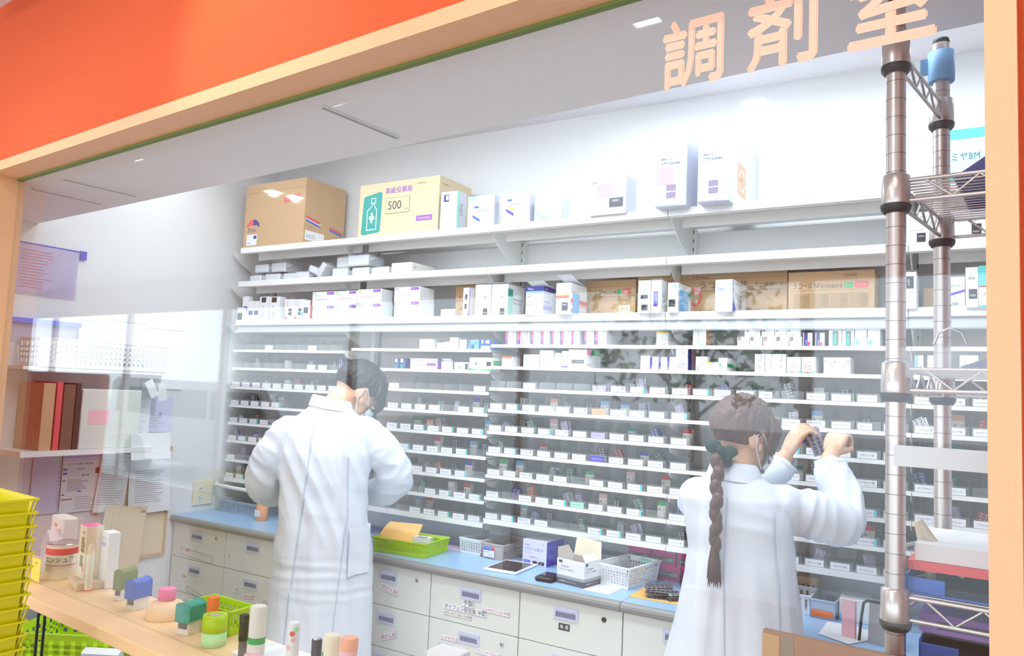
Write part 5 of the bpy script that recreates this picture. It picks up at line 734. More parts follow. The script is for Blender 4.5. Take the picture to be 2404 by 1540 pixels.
# open carton
r_ = thing('open_carton', 'open white and grey carton with raised brown inner flaps', 'carton', S(-1.283, 2.452, ZC), TS - 0.16)
W_, D_, H_ = 0.118, 0.100, 0.085
b = MB(); b.box(0, W_, 0, 0.0012, 0, H_, 'white'); b.box(0, W_, D_ - 0.0012, D_, 0, H_, 'white'); b.box(0, 0.0012, 0.0013, D_ - 0.0013, 0, H_, 'white'); b.box(W_ - 0.0012, W_, 0.0013, D_ - 0.0013, 0, H_, 'white'); b.box(0.001, W_ - 0.001, 0.001, D_ - 0.001, 0, 0.002, 'taupe')
b.box(0.002, W_ - 0.002, 0.0013, 0.0016, 0.002, H_ - 0.0004, 'taupe'); b.box(0.002, W_ - 0.002, D_ - 0.0017, D_ - 0.0013, 0.002, H_ - 0.0004, 'taupe')
for O, U, N in (((0, -0.0003, 0), (1, 0, 0), W_), ((W_ + 0.0003, 0, 0), (0, 1, 0), D_)):
    O = Vector(O); U = Vector(U); nn = Vector((U.y, -U.x, 0)) * 0.0002
    def Q(a, c, z0, z1, m, k=0): b.quad(*[tuple(O + U * (x * N) + Vector((0, 0, z * H_)) + nn * k) for x, z in ((a, z0), (c, z0), (c, z1), (a, z1))], m)
    Q(0, 1, 0, 0.22, 'darkgrey'); Q(0, 1, 0.22, 0.34, 'grey')
    b.text('ワルファリンK錠 1mg', O + U * 0.012 + Vector((0, 0, 0.046)) + nn * 2, U, (0, 0, 1), 0.007, 'ink', N * 0.8); b.text('経口抗凝固剤', O + U * 0.02 + Vector((0, 0, 0.058)) + nn * 2, U, (0, 0, 1), 0.005, 'inkgrey', N * 0.6)
    b.text('日本薬局方 ワルファリン', O + U * 0.01 + Vector((0, 0, 0.007)) + nn * 2, U, (0, 0, 1), 0.006, 'paper', N * 0.75); Q(0.07, 0.2, 0.84, 0.94, 'ink', 2)
b.build('body', r_)
b = MB(); b.prism([(0, 0), (W_, 0), (W_ - 0.006, 0.058), (0.006, 0.062)], 'y', 0, 0.0012, 'cream', Matrix.Translation((0, D_, H_)) @ Matrix.Rotation(-0.12, 4, 'X')); plabel(b.build('rear_flap', r_), 'tall cream flap')
b = MB(); b.prism([(0.004, 0), (D_ - 0.004, 0), (D_ - 0.012, 0.035), (0.025, 0.035)], 'x', 0, 0.0012, 'taupe', Matrix.Translation((0, 0, H_)) @ Matrix.Rotation(-0.5, 4, 'Y')); b.build('side_flap', r_)
b = MB(); b.prism([(0.004, 0), (D_ - 0.004, 0), (D_ - 0.012, 0.030), (0.02, 0.030)], 'x', 0, 0.0012, 'white', Matrix.Translation((W_ - 0.001, 0, H_)) @ Matrix.Rotation(-0.9, 4, 'Y')); b.build('side_flap', r_)
r_ = basket('white perforated basket with handwritten tape right of the open carton', S(-1.155, 2.535, ZC), TS - 0.16, 0.115, 0.19, 0.075, 'white', 5, (10, 16), duty=0.55, sb=0.12, st=0.26, lean=0.010, rim=0.006)
b = MB(); b.box(0.020, 0.090, 0, 0.0006, 0.058, 0.070, 'offwhite', Matrix.Translation((0.115 + 0.0185, 0.02, 0)) @ Matrix.Rotation(math.pi / 2, 4, 'Z')); b.text('ビジクリア配合錠', (0.1355, 0.045, 0.060), (0, 1, 0), (0, 0, 1), 0.008, 'ink', 0.06); b.text('P/錠剤', (0.1355, 0.14, 0.062), (0, 1, 0), (0, 0, 1), 0.008, 'ink', 0.04); plabel(b.build('tape_label', r_), 'tape lettered in black')
b = MB(); b.box(0, 0.09, 0, 0.15, 0, 0.022, 'plastic_bag'); tag(b.build('pouch', loc=S(-1.128, 2.565, ZC + 0.003), rz=TS - 0.16), 'clear plastic pouch lying in the white basket by the carton', 'pouch')
b = MB(); b.box(0, 0.10, 0, 0.13, 0, 0.0006, 'paper', Matrix.Rotation(-0.3, 4, 'Z')); tag(b.build('paper_sheet', loc=S(-1.165, 2.415, ZC), rz=TS + 0.3), 'white paper sheet lying in front of the open carton', 'paper')
carton('medicine_box', 'long grey box behind the white perforated basket', 'box', S(-1.31, 2.77, ZC), TS, 0.14, 0.08, 0.050, 'grey', [('t', '100錠', 0.75, 0.3, 0.25, 'ink', 0.2)])
b = MB(); b.ell((0, 0, 0.01), (0.045, 0.025, 0.012), 'mint', 14, 8); tag(b.build('pouch', loc=S(-1.05, 2.735, ZC + 0.052), rz=TS), 'pale green soft pouch lying on the magenta boxes', 'pouch')
mg = [('r', 0, 1, 0, 1, 'hotpink'), ('r', 0.06, 0.94, 0.18, 0.60, 'darkgrey'), ('t', 'マグミット錠', 0.1, 0.3, 0.18, 'paper', 0.55), ('t', '500', 0.70, 0.28, 0.24, 'paper', 0.2), ('t', '緩下剤', 0.1, 0.7, 0.12, 'darkgrey', 0.5)]
n_ = 0
for lv, xs_ in ((0, (-1.205, -1.115, -1.025, -0.935)), (1, (-1.14, -1.045, -0.95))):
    for q, x in enumerate(xs_):
        carton('medicine_box', 'magenta box marked 500, %s of the %s layer' % (['first', 'second', 'third', 'fourth'][q], ['lower', 'upper'][lv]), 'box', S(x, 2.752 - 0.0 * lv, ZC + lv * 0.0512), TS, 0.086, 0.09, 0.051, 'hotpink', mg, [('r', 0, 1, 0, 1, 'offwhite'), ('r', 0.4, 0.6, 0.1, 0.9, 'hotpink')], group='magenta boxes under the lowest shelf'); n_ += 1
for i, x in enumerate((-0.835, -0.80)):
    carton('medicine_box', 'slim cream box with black columns behind the woman, %s one' % ['left', 'right'][i], 'box', S(x, 2.76, ZC), TS, 0.032, 0.08, 0.088, 'cream', [('r', 0.15, 0.35, 0.1, 0.9, 'ink'), ('r', 0.6, 0.8, 0.4, 0.9, 'coral')])
b = MB(); b.box(0, 0.20, 0, 0.15, 0, 0.0012, 'envelope', Matrix.Rotation(0.05, 4, 'Z')); tag(b.build('envelope', loc=S(-1.005, 2.44, ZC), rz=TS), 'flat orange envelope under the stacked blister packs', 'envelope')
def pill_sheet(mt, w=0.045, l=0.095):
    k = ('sheet', mt)
    if k in BL: return BL[k]
    b = MB(); b.box(0, l, 0, w, 0, 0.0006, mt)
    for i in range(6):
        for j in range(2): b.lathe([(0.0062, 0.0006), (0.0056, 0.0035), (0.003, 0.0045)], 'foil_dark' if mt != 'mint' else 'foil', 8, c=(0.009 + i * 0.0152, 0.012 + j * 0.021))
    BL[k] = b.mesh('blister_pack'); return BL[k]
for q in range(8):
    o = bpy.data.objects.new('blister_pack', pill_sheet('foil')); sc.collection.objects.link(o); o.location = S(-0.955 + 0.006 * (q % 3), 2.455 + 0.004 * ((q * 2) % 3), ZC + 0.0014 + q * 0.0046); o.rotation_euler = (0, 0, TS + 0.45 + 0.12 * ((q * 7) % 5 - 2))
    tag(o, 'silver blister sheet in the taller heap on the orange envelope', 'pill pack', 'taller heap of blister sheets')
for q in range(5):
    o = bpy.data.objects.new('blister_pack', pill_sheet('mint' if q == 4 else 'foil')); sc.collection.objects.link(o); o.location = S(-0.875 + 0.004 * (q % 2), 2.465, ZC + 0.0014 + q * 0.0046); o.rotation_euler = (0, 0, TS + 0.7 + 0.08 * ((q * 3) % 4 - 1))
    tag(o, 'blister sheet in the lower bluish heap beside the woman', 'pill pack', 'lower heap of blister sheets')
b = MB(); b.ell((0, 0, 0.014), (0.032, 0.05, 0.018), 'black', 14, 8); tag(b.build('computer_mouse', loc=S(-0.885, 2.70, ZC), rz=TS), 'black computer mouse on the worktop left of the woman', 'mouse')
# right of the woman
carton('cardboard_box', 'small brown carton with black marks right behind the woman', 'box', S(-0.545, 2.765, ZC), TS - 0.05, 0.075, 0.07, 0.085, 'kraft', [('r', 0.1 + 0.22 * k, 0.22 + 0.22 * k, 0.6, 0.72, 'ink') for k in range(4)])
basket('white basket with dark slots just right of the woman', S(-0.545, 2.615, ZC), TS, 0.075, 0.12, 0.060, 'white', 1, (4, 6), duty=0.4, lean=0.004, rim=0.003)
r_ = basket('grey translucent basket with orange filling right of the woman', S(-0.463, 2.60, ZC), TS - 0.05, 0.068, 0.13, 0.058, 'bluegrey', 1, (1, 12), duty=0.5, lean=0.004, rim=0.003, solid_front=True)
b = MB(); b.box(0.004, 0.064, 0.004, 0.12, 0, 0.022, 'orange'); tag(b.build('pill_bag', loc=S(-0.463, 2.60, ZC + 0.0025), rz=TS - 0.05), 'orange bag of pills lying inside the grey basket', 'bag')
b = MB(); b.box(0.003, 0.065, -0.0034, -0.0028, 0.006, 0.026, 'orange'); plabel(b.build('front_label', r_), 'orange front label')
carton('medicine_box', 'large white box with light blue corner left of the rack post', 'box', S(-0.383, 2.62, ZC), TS + 0.05, 0.085, 0.11, 0.068, 'white', [('r', 0, 0.10, 0, 0.35, 'skyblue'), ('v', '点眼液', 0.28, 0.12, 0.12, 'inkgrey', 0.6)])
b = MB()
for k in range(3): b.box(0, 0.10, 0, 0.16, 0.0008 * k, 0.0008 * k + 0.0006, 'paper', Matrix.Rotation(0.1 - 0.25 * k, 4, 'Z'))
tag(b.build('paper_sheet', loc=S(-0.41, 2.42, ZC), rz=TS - 0.1), 'loose white sheets fanned on the worktop right of the woman', 'papers')
r_ = thing('document_stand', 'grey upright document stand with black handle left of the rack post', 'stand', S(-0.30, 2.44, ZC), TS - 0.3)
b = MB(); b.box(0.02, 0.12, 0, 0.004, 0, 0.12, 'grey', Matrix.Rotation(-0.1, 4, 'X')); b.build('panel', r_); b = MB(); b.tube([(0.0, -0.01, 0.0), (0.006, -0.008, 0.07), (0.012, -0.008, 0.108), (0.02, -0.006, 0.115), (0.07, -0.006, 0.118)], 0.004, 'black'); b.build('handle', r_)
b = MB(); b.box(-0.05, -0.012, -0.01, 0.001, 0, 0.105, 'lightpink'); b.build('clipped_card', r_)
# left end of the worktop
basket('light grey basket with slotted sides at the left end of the worktop', S(-3.275, 2.60, ZC), TS, 0.30, 0.16, 0.060, 'bluegrey', 1, (30, 14), duty=0.5, sb=0.12, lean=0.010, rim=0.006)
b = MB(); b.cbox(0, 0.10, 0, 0.10, 0, 0.085, 'trouser', 0.012); tag(b.build('pouch', loc=S(-2.84, 2.60, ZC), rz=TS + 0.1), 'dark navy bag on the worktop left of the man', 'bag')
r_ = thing('mirrored_bottle', 'pale bottle with orange cap left of the man, standing in for a mirrored bottle', 'bottle', S(-2.93, 2.56, ZC), TS)  # solid stand-in for bottles that only mirror in the pane
b = MB(); b.lathe([(0.026, 0), (0.028, 0.004), (0.028, 0.07), (0.02, 0.085), (0.011, 0.09), (0.011, 0.098)], 'peach', 18); b.build('body', r_); MB().lathe([(0.012, 0.098), (0.012, 0.118), (0.009, 0.12)], 'orange', 14).build('cap', r_)
b = MB(); b.box(-0.018, 0.02, -0.0295, -0.0285, 0.02, 0.05, 'paper'); b.build('label_sticker', r_)
# towel rail under the far left bay
b = MB(); b.tube([(-3.32, 2.60, 1.035), (-3.30, 2.575, 1.03), (-3.18, 2.572, 1.027), (-3.02, 2.572, 1.025), (-2.97, 2.58, 1.027), (-2.95, 2.60, 1.035), (-2.95, 2.62, 1.046)], 0.009, 'shelf_white', 10)
tag(b.build('towel_rail', loc=S(0, 0), rz=TS), 'white rounded rail hanging under the far left shelves', 'rail')
# white wrapped packets on the second deep shelf
pk = [(-3.19, 0, 0.09, 0.045), (-3.09, 0, 0.11, 0.05), (-2.97, 0, 0.10, 0.05), (-2.86, 0, 0.09, 0.05), (-3.17, 1, 0.10, 0.045), (-3.06, 1, 0.11, 0.05), (-2.615, 0, 0.10, 0.055), (-2.50, 0, 0.11, 0.055), (-2.61, 1, 0.10, 0.055), (-2.52, 1, 0.13, 0.055), (-2.38, 0, 0.11, 0.05)]
pn = ['first', 'second', 'third', 'fourth', 'fifth', 'sixth', 'seventh', 'eighth']
cnt = [0, 0]
for i, (x, lv, wd, ht) in enumerate(pk):
    r_ = thing('wrapped_packet', 'white packet in clear film, %s from left in the %s layer of the pile' % (pn[cnt[lv]], ['lower', 'upper'][lv]), 'packet', S(x, 2.60 + 0.01 * (i % 3), 2.050 + lv * 0.0565), TS + 0.02 * ((i * 3) % 5 - 2), 'white packets on the second shelf'); cnt[lv] += 1
    b = MB(); b.cbox(0.004, wd - 0.004, 0.003, 0.117, 0.001, ht - 0.004, 'white', 0.004); b.build('paper_block', r_); b = MB(); b.cbox(0, wd, 0, 0.12, 0, ht - 0.001, 'plastic_bag', 0.006); b.tube([(wd, 0.01, ht * .5), (wd + 0.018, 0.03, ht * .7)], [0.012, 0.002], 'plastic_bag', 6); b.build('film', r_)
for i, (x, a) in enumerate(((-2.735, 0.35), (-2.690, -0.9))):
    b = MB(); b.cbox(-0.04, 0.04, 0, 0.10, -0.018, 0.018, 'plastic_bag', 0.006, Matrix.Rotation(a, 4, 'Y')); b.cbox(-0.036, 0.036, 0.004, 0.096, -0.015, 0.015, 'white', 0.004, Matrix.Rotation(a, 4, 'Y')); tag(b.build('wrapped_packet', loc=S(x, 2.60, 2.10), rz=TS), 'white packet tipped on its corner, %s of the two tipped ones' % ['left', 'right'][i], 'packet')
carton('tissue_box', 'plain white box right of the wrapped packets', 'box', S(-2.235, 2.585, 2.050), TS, 0.115, 0.17, 0.055, 'white', (), [('t', 'PP', 0.1, 0.5, 0.2, 'inkgrey', 0.2), ('t', 'サンプラ', 0.4, 0.4, 0.2, 'lilac', 0.4)], side_m='offwhite')
# ================================================================ left wall: shelves, files, notices
SW = -3.335
def wall_sheet(label, t0, t1, z0, z1, base, lines=(), cat='notice', name='notice_sheet', off=0.002, tilt=0, curl=0.0, mats=None, extra=None):
    """sheet of paper hanging on the left wall, off the wall by off"""
    w_, h_ = t1 - t0, z1 - z0
    b = MB(); n = 6
    vs = []; 
    for k in range(n + 1):
        q = k / n; x = off + curl * (q ** 2) * 0.03; vs += [(x, 0, -q * h_), (x, w_, -q * h_), (x + 0.0008, 0, -q * h_), (x + 0.0008, w_, -q * h_)]
    fs = []
    for k in range(n):
        a = k * 4; c = a + 4; fs += [(a, a + 1, c + 1, c), (a + 2, c + 2, c + 3, a + 3), (a, c, c + 2, a + 2), (a + 1, a + 3, c + 3, c + 1)]
    fs += [(0, 2, 3, 1), (n * 4, n * 4 + 1, n * 4 + 3, n * 4 + 2)]
    b.add(vs, fs, base)
    def P(u, v): return (off + curl * (v ** 2) * 0.03 + 0.0012, u * w_, -v * h_)
    for u0, u1, v0, v1, m in lines: b.quad(P(u0, v0), P(u1, v0), P(u1, v1), P(u0, v1), m)
    if extra:
        for st, u, v, hh, m, mw in extra: b.text(st, P(u, v), (0, 1, 0), (0, 0, 1), hh * h_, m, mw * w_)
    o = b.build(name, loc=S(SW, t0, z1), rz=TS); o.rotation_euler = (tilt, 0, TS)
    return tag(o, label, cat)
def textlines(v0, v1, n, u0=0.1, u1=0.9, m='inkgrey', h=0.006, seed=1):
    rr = random.Random(seed); return [(u0, u0 + (u1 - u0) * rr.uniform(0.55, 1), v0 + (v1 - v0) * k / n, v0 + (v1 - v0) * k / n + h, m) for k in range(n)]
# wall shelf pair on the left wall
r_ = thing('wall_shelf', 'grey white wall shelf on the left wall carrying the binders', 'shelf', S(SW, 1.55, 1.25), TS)
MB().box(0, 0.20, 0, 0.55, -0.022, 0, 'shelf_white').build('board', r_); b = MB(); b.box(0.0, 0.004, 0.49, 0.53, -0.30, -0.023, 'cab_grey'); b.box(0.0, 0.15, 0.508, 0.512, -0.04, -0.023, 'cab_grey'); b.build('bracket', r_)
r_ = thing('wall_shelf', 'upper white wall shelf carrying the long white basket', 'shelf', S(SW, 1.55, 1.58), TS)
MB().box(0, 0.16, 0, 0.66, -0.014, 0, 'shelf_white').build('board', r_); b = MB(); b.box(0, 0.15, 0.60, 0.604, -0.05, -0.015, 'shelf_white'); b.build('bracket', r_)
basket('long white square holed basket on the upper left wall shelf', S(SW + 0.17, 1.60, 1.5805), TS + math.pi / 2, 0.56, 0.14, 0.115, 'white', 4, (26, 7), duty=0.62, sb=0.12, st=0.14, lean=0.004, rim=0.003)
def binder(label, t0, th, col, h=0.265, dp=0.19, tall=0):
    r_ = thing('ring_binder', label, 'binder', S(SW, t0, 1.2505), TS)
    b = MB(); b.box(0.005, dp, 0, 0.002, 0, h, col); b.box(0.005, dp, th - 0.002, th, 0, h, col); b.box(dp - 0.002, dp, 0.002, th - 0.002, 0, h, col); b.build('cover', r_)
    b = MB(); b.box(0.01, dp - 0.006, 0.004, th - 0.004, 0.004, h - 0.01, 'paper'); b.build('pages', r_)
binder('brown upright binder, leftmost on the left wall shelf', 1.62, 0.045, 'kraft'); binder('red upright binder on the left wall shelf', 1.672, 0.022, 'coral', 0.27); binder('second brown upright binder right of the red one', 1.70, 0.045, 'kraft_ink', 0.262); binder('dark green upright binder next to the grey file box', 1.75, 0.018, 'darkgreen', 0.268)
b = MB(); b.cbox(0.01, 0.19, 0, 0.26, 0, 0.245, 'cab_grey', 0.003); b.box(0.19, 0.1906, 0.03, 0.12, 0.10, 0.16, 'lightpink'); b.box(0.19, 0.1906, 0.14, 0.22, 0.06, 0.075, 'offwhite')
tag(b.build('file_box', loc=S(SW, 1.775, 1.2505), rz=TS), 'wide pale grey file box standing right of the binders', 'file box')
r_ = thing('noticeboard', 'framed pale brown pin board on the left wall behind the papers', 'board', S(SW, 2.03, 0.72), TS)
MB().box(0.001, 0.010, 0.012, 0.288, 0.012, 0.498, 'kraft_pale').build('panel', r_); b = MB()
for y0, y1, z0, z1 in ((0, 0.3, 0, 0.012), (0, 0.3, 0.498, 0.51), (0, 0.012, 0.012, 0.498), (0.288, 0.3, 0.012, 0.498)): b.box(0, 0.016, y0, y1, z0, z1, 'kraft')
b.build('frame', r_)
wall_sheet('white ruled sheet pinned left of the blue headed poster', 1.70, 1.815, 0.97, 1.215, 'palelilac', [(0.96, 0.965, 0, 1, 'ink'), (0.5, 0.505, 0.1, 0.9, 'grey')] + [(0.9, 0.96, 0.1 + k * 0.06, 0.105 + k * 0.06, 'ink') for k in range(14)] + [(0.78, 0.95, 0.02, 0.15, 'mint')], off=0.004)
wall_sheet('blue headed Japanese poster with small portrait photo on the left wall', 1.82, 1.995, 0.965, 1.222, 'paper', [(0, 1, 0, 0.10, 'lilac'), (0, 1, 0.10, 0.16, 'palelilac'), (0.02, 0.12, 0.27, 0.30, 'blue'), (0.02, 0.12, 0.34, 0.37, 'blue'), (0.02, 0.1, 0.46, 0.48, 'blue'), (0.82, 0.93, 0.28, 0.38, 'brown'), (0.845, 0.905, 0.295, 0.34, 'skin'), (0.02, 0.3, 0.77, 0.79, 'coral'), (0.02, 0.1, 0.69, 0.71, 'blue'), (0.4, 0.5, 0.65, 0.67, 'blue')] + textlines(0.46, 0.66, 9, 0.14, 0.7) + textlines(0.76, 0.98, 6, 0.36, 0.95), extra=[('オピオイド製剤の適正使用', 0.12, 0.22, 0.035, 'navy', 0.8), ('4月22日', 0.36, 0.30, 0.03, 'navy', 0.25), ('柏原 清孝', 0.48, 0.41, 0.03, 'ink', 0.3)], off=0.006)
wall_sheet('white sheet with slanted text and green marker line', 1.985, 2.125, 0.955, 1.22, 'paper', textlines(0.08, 0.9, 22, 0.06, 0.96, seed=4) + [(0.3, 0.9, 0.52, 0.535, 'palegreen')], off=0.018, tilt=-0.10)
wall_sheet('white typed sheet hanging lowest right on the pin board', 2.115, 2.325, 0.93, 1.205, 'paper', textlines(0.3, 0.85, 16, 0.14, 0.9, seed=6) + [(0.62, 0.98, 0.02, 0.12, 'palelilac')], off=0.020, curl=0.4)
wall_sheet('kraft paper sheet with faint handwriting hanging in front of the board', 2.0, 2.20, 0.70, 0.985, 'kraft_pale', [(0.2, 0.205, 0.1, 0.6, 'kraft'), (0.32, 0.325, 0.1, 0.75, 'kraft'), (0.5, 0.505, 0.2, 0.9, 'kraft'), (0.85, 0.98, 0.06, 0.1, 'kraft_grey')], off=0.05, tilt=-0.12, curl=0.5)
wall_sheet('narrow white list hanging above the pin board', 2.035, 2.14, 1.27, 1.45, 'paper', textlines(0.08, 0.95, 12, 0.15, 0.8, seed=8), off=0.10)
wall_sheet('pale blue card with round mark hanging beside the narrow list', 2.16, 2.30, 1.30, 1.46, 'palelilac', textlines(0.5, 0.9, 5, 0.1, 0.8, seed=9) + [(0.5, 0.62, 0.42, 0.56, 'bluegrey')], off=0.03)
wall_sheet('blank white sheet bent out over the shelf edge', 2.0, 2.19, 1.195, 1.31, 'paper', [], off=0.19, curl=0.5)
wall_sheet('folded white slip hanging from the shelf edge', 2.05, 2.09, 1.45, 1.53, 'white', [], off=0.18, tilt=0.5)
wall_sheet('second folded white slip right of the first one', 2.13, 2.17, 1.45, 1.53, 'white', [], off=0.16, tilt=0.1)
wall_sheet('large pale table sheet high on the left wall', 2.15, 2.36, 1.50, 1.785, 'paper', [(0, 1, 0.0, 0.01, 'grey')] + textlines(0.3, 0.95, 12, 0.1, 0.9, 'palelilac', seed=3), off=0.003)
wall_sheet('white form above the long white basket', 1.83, 2.01, 1.60, 1.79, 'paper', [(0, 1, 0, 0.008, 'inkgrey')] + textlines(0.1, 0.6, 6, 0.1, 0.9, seed=12), off=0.02)
wall_sheet('wide sheet with diagonal line above the long white basket', 1.98, 2.15, 1.62, 1.80, 'paper', [(0, 1, 0.0, 0.008, 'inkgrey'), (0.0, 0.01, 0, 1, 'inkgrey')], off=0.012)
# clear files
r_ = thing('clear_file', 'translucent lilac clear file with red lined sheet high on the left wall', 'file', S(SW, 1.545, 2.083), TS)
b = MB(); b.box(0.006, 0.0068, 0, 0.265, -0.21, 0, 'file_lilac'); b.build('sleeve', r_); b = MB(); b.box(0.0068, 0.0076, 0, 0.265, -0.004, 0.002, 'violet'); b.build('top_edge', r_)
b = MB(); b.box(0.004, 0.0046, 0.02, 0.17, -0.20, -0.012, 'pinkpaper')
rr = random.Random(5)
for k in range(13): b.box(0.0075, 0.0078, 0.03 + rr.uniform(0, 0.01), rr.uniform(0.12, 0.16), -0.03 - k * 0.0125, -0.0285 - k * 0.0125, 'redink')
b.build('ruled_sheet', r_); b = MB(); b.box(0.006, 0.012, 0.268, 0.295, -0.034, 0.004, 'violet'); plabel(b.build('index_tab', r_), 'violet tab')
r_ = thing('clear_file', 'clear file with bright blue spine lying level under the lilac one', 'file', S(SW, 1.545, 1.80), TS)
MB().box(0.004, 0.03, 0, 0.29, -0.045, -0.026, 'strip_blue').build('spine', r_); MB().box(0.008, 0.0088, 0, 0.28, -0.12, -0.046, 'file_lilac').build('sleeve', r_)

# ================================================================ things on the window board
ZW = 0.9755
def stamp(label, x, y, rz, cap, base, w_=0.026, d_=0.05, h_=0.05):
    r_ = thing('self_inking_stamp', label, 'stamp', (x, y, ZW), rz)
    b = MB(); pr = [(-w_ / 2, 0.028), (w_ / 2, 0.028), (w_ / 2, 0.028 + h_ * 0.8)] + [(w_ / 2 * math.cos(a), 0.028 + h_ * 0.8 + h_ * 0.2 * math.sin(a)) for a in [math.pi * k / 8 for k in range(1, 8)]] + [(-w_ / 2, 0.028 + h_ * 0.8)]
    b.prism(pr, 'y', -d_ / 2, d_ / 2, cap); b.build('cap', r_, bevel=0.002)
    b = MB(); b.box(-w_ * 0.42, w_ * 0.42, -d_ * 0.46, d_ * 0.46, 0, 0.012, base); b.box(-w_ * 0.40, -w_ * 0.34, -d_ * 0.44, d_ * 0.44, 0.012, 0.028, base); b.box(w_ * 0.34, w_ * 0.40, -d_ * 0.44, d_ * 0.44, 0.012, 0.028, base); b.box(-w_ * 0.3, w_ * 0.3, -d_ * 0.4, d_ * 0.4, 0.016, 0.026, 'darkgrey'); b.build('base', r_)
stamp('green self inking stamp, left of the blue one on the window board', -2.02, 1.085, 0.3, 'olive', 'offwhite')
stamp('blue self inking stamp on the window board', -1.915, 1.065, 0.2, 'blue', 'offwhite', 0.034, 0.05, 0.046)
stamp('teal capped stamp with white base on the window board', -1.655, 1.05, 0.25, 'teal', 'offwhite', 0.040, 0.05, 0.042)
r_ = thing('round_stamp_stand', 'beige round dome with bright pink cap on the window board', 'stamp', (-1.80, 1.075, ZW), 0)
b = MB(); b.lathe([(0.045, 0), (0.047, 0.008), (0.044, 0.024), (0.034, 0.036), (0.018, 0.041)], 'desk_top', 28); b.build('dome', r_); MB().lathe([(0.016, 0.041), (0.0205, 0.043), (0.0205, 0.066), (0.019, 0.068)], 'pink', 24).build('cap', r_)
def cyl(name, label, cat, x, y, segs, n=24, k=1.0):
    """segs: (part name, profile, material)"""
    r_ = thing(name, label, cat, (x, y, ZW), 0)
    for pn_, prof, m in segs: MB().lathe([(r * (1 + (k - 1) * 0.3), z * k) for r, z in prof], m, n).build(pn_, r_)
    return r_
cyl('marker_pen', 'upright orange marker beside the green tape rolls', 'pen', -1.585, 1.06, [('tip_end', [(0.008, 0), (0.009, 0.022)], 'offwhite'), ('cap', [(0.0115, 0.022), (0.013, 0.03), (0.0135, 0.085), (0.012, 0.09)], 'orange')])
cyl('tape_roll', 'pale lime masking tape roll, lower one of the pair', 'tape', -1.540, 1.038, [('roll', [(0.014, 0), (0.0262, 0), (0.0268, 0.015), (0.0262, 0.0295), (0.014, 0.0295), (0.014, 0.0)], 'palegreen')])
o = cyl('tape_roll', 'green masking tape roll, upper one of the pair', 'tape', -1.540, 1.038, [('roll', [(0.014, 0.030), (0.0262, 0.030), (0.0268, 0.048), (0.0262, 0.0655), (0.014, 0.0655), (0.014, 0.030)], 'lime'), ('core', [(0.0135, 0.031), (0.0135, 0.064), (0.0125, 0.064)], 'taupe')])
basket('lime green round holed basket behind the tape rolls on the board', (-1.70, 1.085, ZW), 0.06, 0.135, 0.055, 0.058, 'lime', 2, (8, 4), duty=0.42, lean=0.006, rim=0.003)
cyl('marker_pen', 'black felt marker standing left of the tall white cylinder', 'pen', -1.431, 1.035, [('barrel', [(0.0085, 0), (0.009, 0.034)], 'darkgrey'), ('cap', [(0.0095, 0.034), (0.010, 0.036), (0.0098, 0.086), (0.0085, 0.088)], 'black')])
cyl('glue_bottle', 'tall white cylinder with green band at the front of the board', 'tube', -1.385, 1.035, [('barrel', [(0.0165, 0), (0.0170, 0.036)], 'offwhite'), ('band', [(0.0172, 0.036), (0.0172, 0.048)], 'green'), ('cap', [(0.0170, 0.048), (0.0168, 0.100), (0.0150, 0.104)], 'offwhite')], k=1.10)
r_ = cyl('seal_case', 'slim white cylinder with pink flower print', 'tube', -1.268, 1.035, [('barrel', [(0.0118, 0), (0.0122, 0.005), (0.0122, 0.101), (0.0105, 0.105)], 'white')])
b = MB()
for a, z, m in ((-0.9, 0.086, 'coral'), (-0.7, 0.074, 'lightpink'), (-0.3, 0.094, 'palegreen'), (-1.3, 0.03, 'coral'), (-0.2, 0.03, 'lightpink'), (-1.0, 0.036, 'lightpink'), (-1.6, 0.058, 'lightpink')):
    M = Matrix.Rotation(a, 4, 'Z') @ Matrix.Translation((0.01235, 0, z)) @ Matrix.Rotation(math.pi / 2, 4, 'Y')
    b.lathe([(0.0055, 0), (0.004, 0.0004)], m, 7, M)
plabel(b.build('flower_print', r_), 'pink flowers')
cyl('marker_pen', 'black marker standing left of the cream cylinder', 'pen', -1.197, 1.035, [('barrel', [(0.0095, 0), (0.010, 0.086), (0.009, 0.088)], 'black'), ('tip_end', [(0.008, 0.088), (0.007, 0.091)], 'silver')])
r_ = cyl('glue_bottle', 'cream cylinder with green upright line at the bottom edge', 'tube', -1.155, 1.035, [('barrel', [(0.0160, 0), (0.0163, 0.098), (0.0150, 0.105), (0.012, 0.1055)], 'cream')])
b = MB(); b.box(-0.0170, -0.0158, -0.003, 0.003, 0.0, 0.075, 'green', Matrix.Rotation(1.15, 4, 'Z')); plabel(b.build('stripe', r_), 'green stripe')
cyl('glue_bottle', 'pink lidded pale cylinder, right of the cream one', 'tube', -1.106, 1.035, [('barrel', [(0.0155, 0), (0.0158, 0.088)], 'lightpink'), ('cap', [(0.0165, 0.088), (0.0168, 0.108), (0.015, 0.111)], 'peach')])
b = MB(); b.cbox(0, 0.075, 0, 0.022, 0, 0.022, 'lightpink', 0.004); tag(b.build('eraser', loc=(-1.395, 1.010, ZW), rz=0.0), 'pale pink eraser block lying at the bottom edge', 'eraser')
b = MB(); b.cbox(0, 0.062, 0, 0.045, 0, 0.138, 'white', 0.002); b.box(0.004, 0.058, -0.0004, 0, 0.115, 0.126, 'coral'); tag(b.build('small_box', loc=(-0.900, 1.020, ZW), rz=0.1), 'small white box with pink print at the bottom edge', 'box')
b = MB()
for k in range(2): b.box(0, 0.16, 0, 0.10, 0.0008 * k, 0.0008 * k + 0.0005, 'paper', Matrix.Rotation(-0.1 + 0.15 * k, 4, 'Z'))
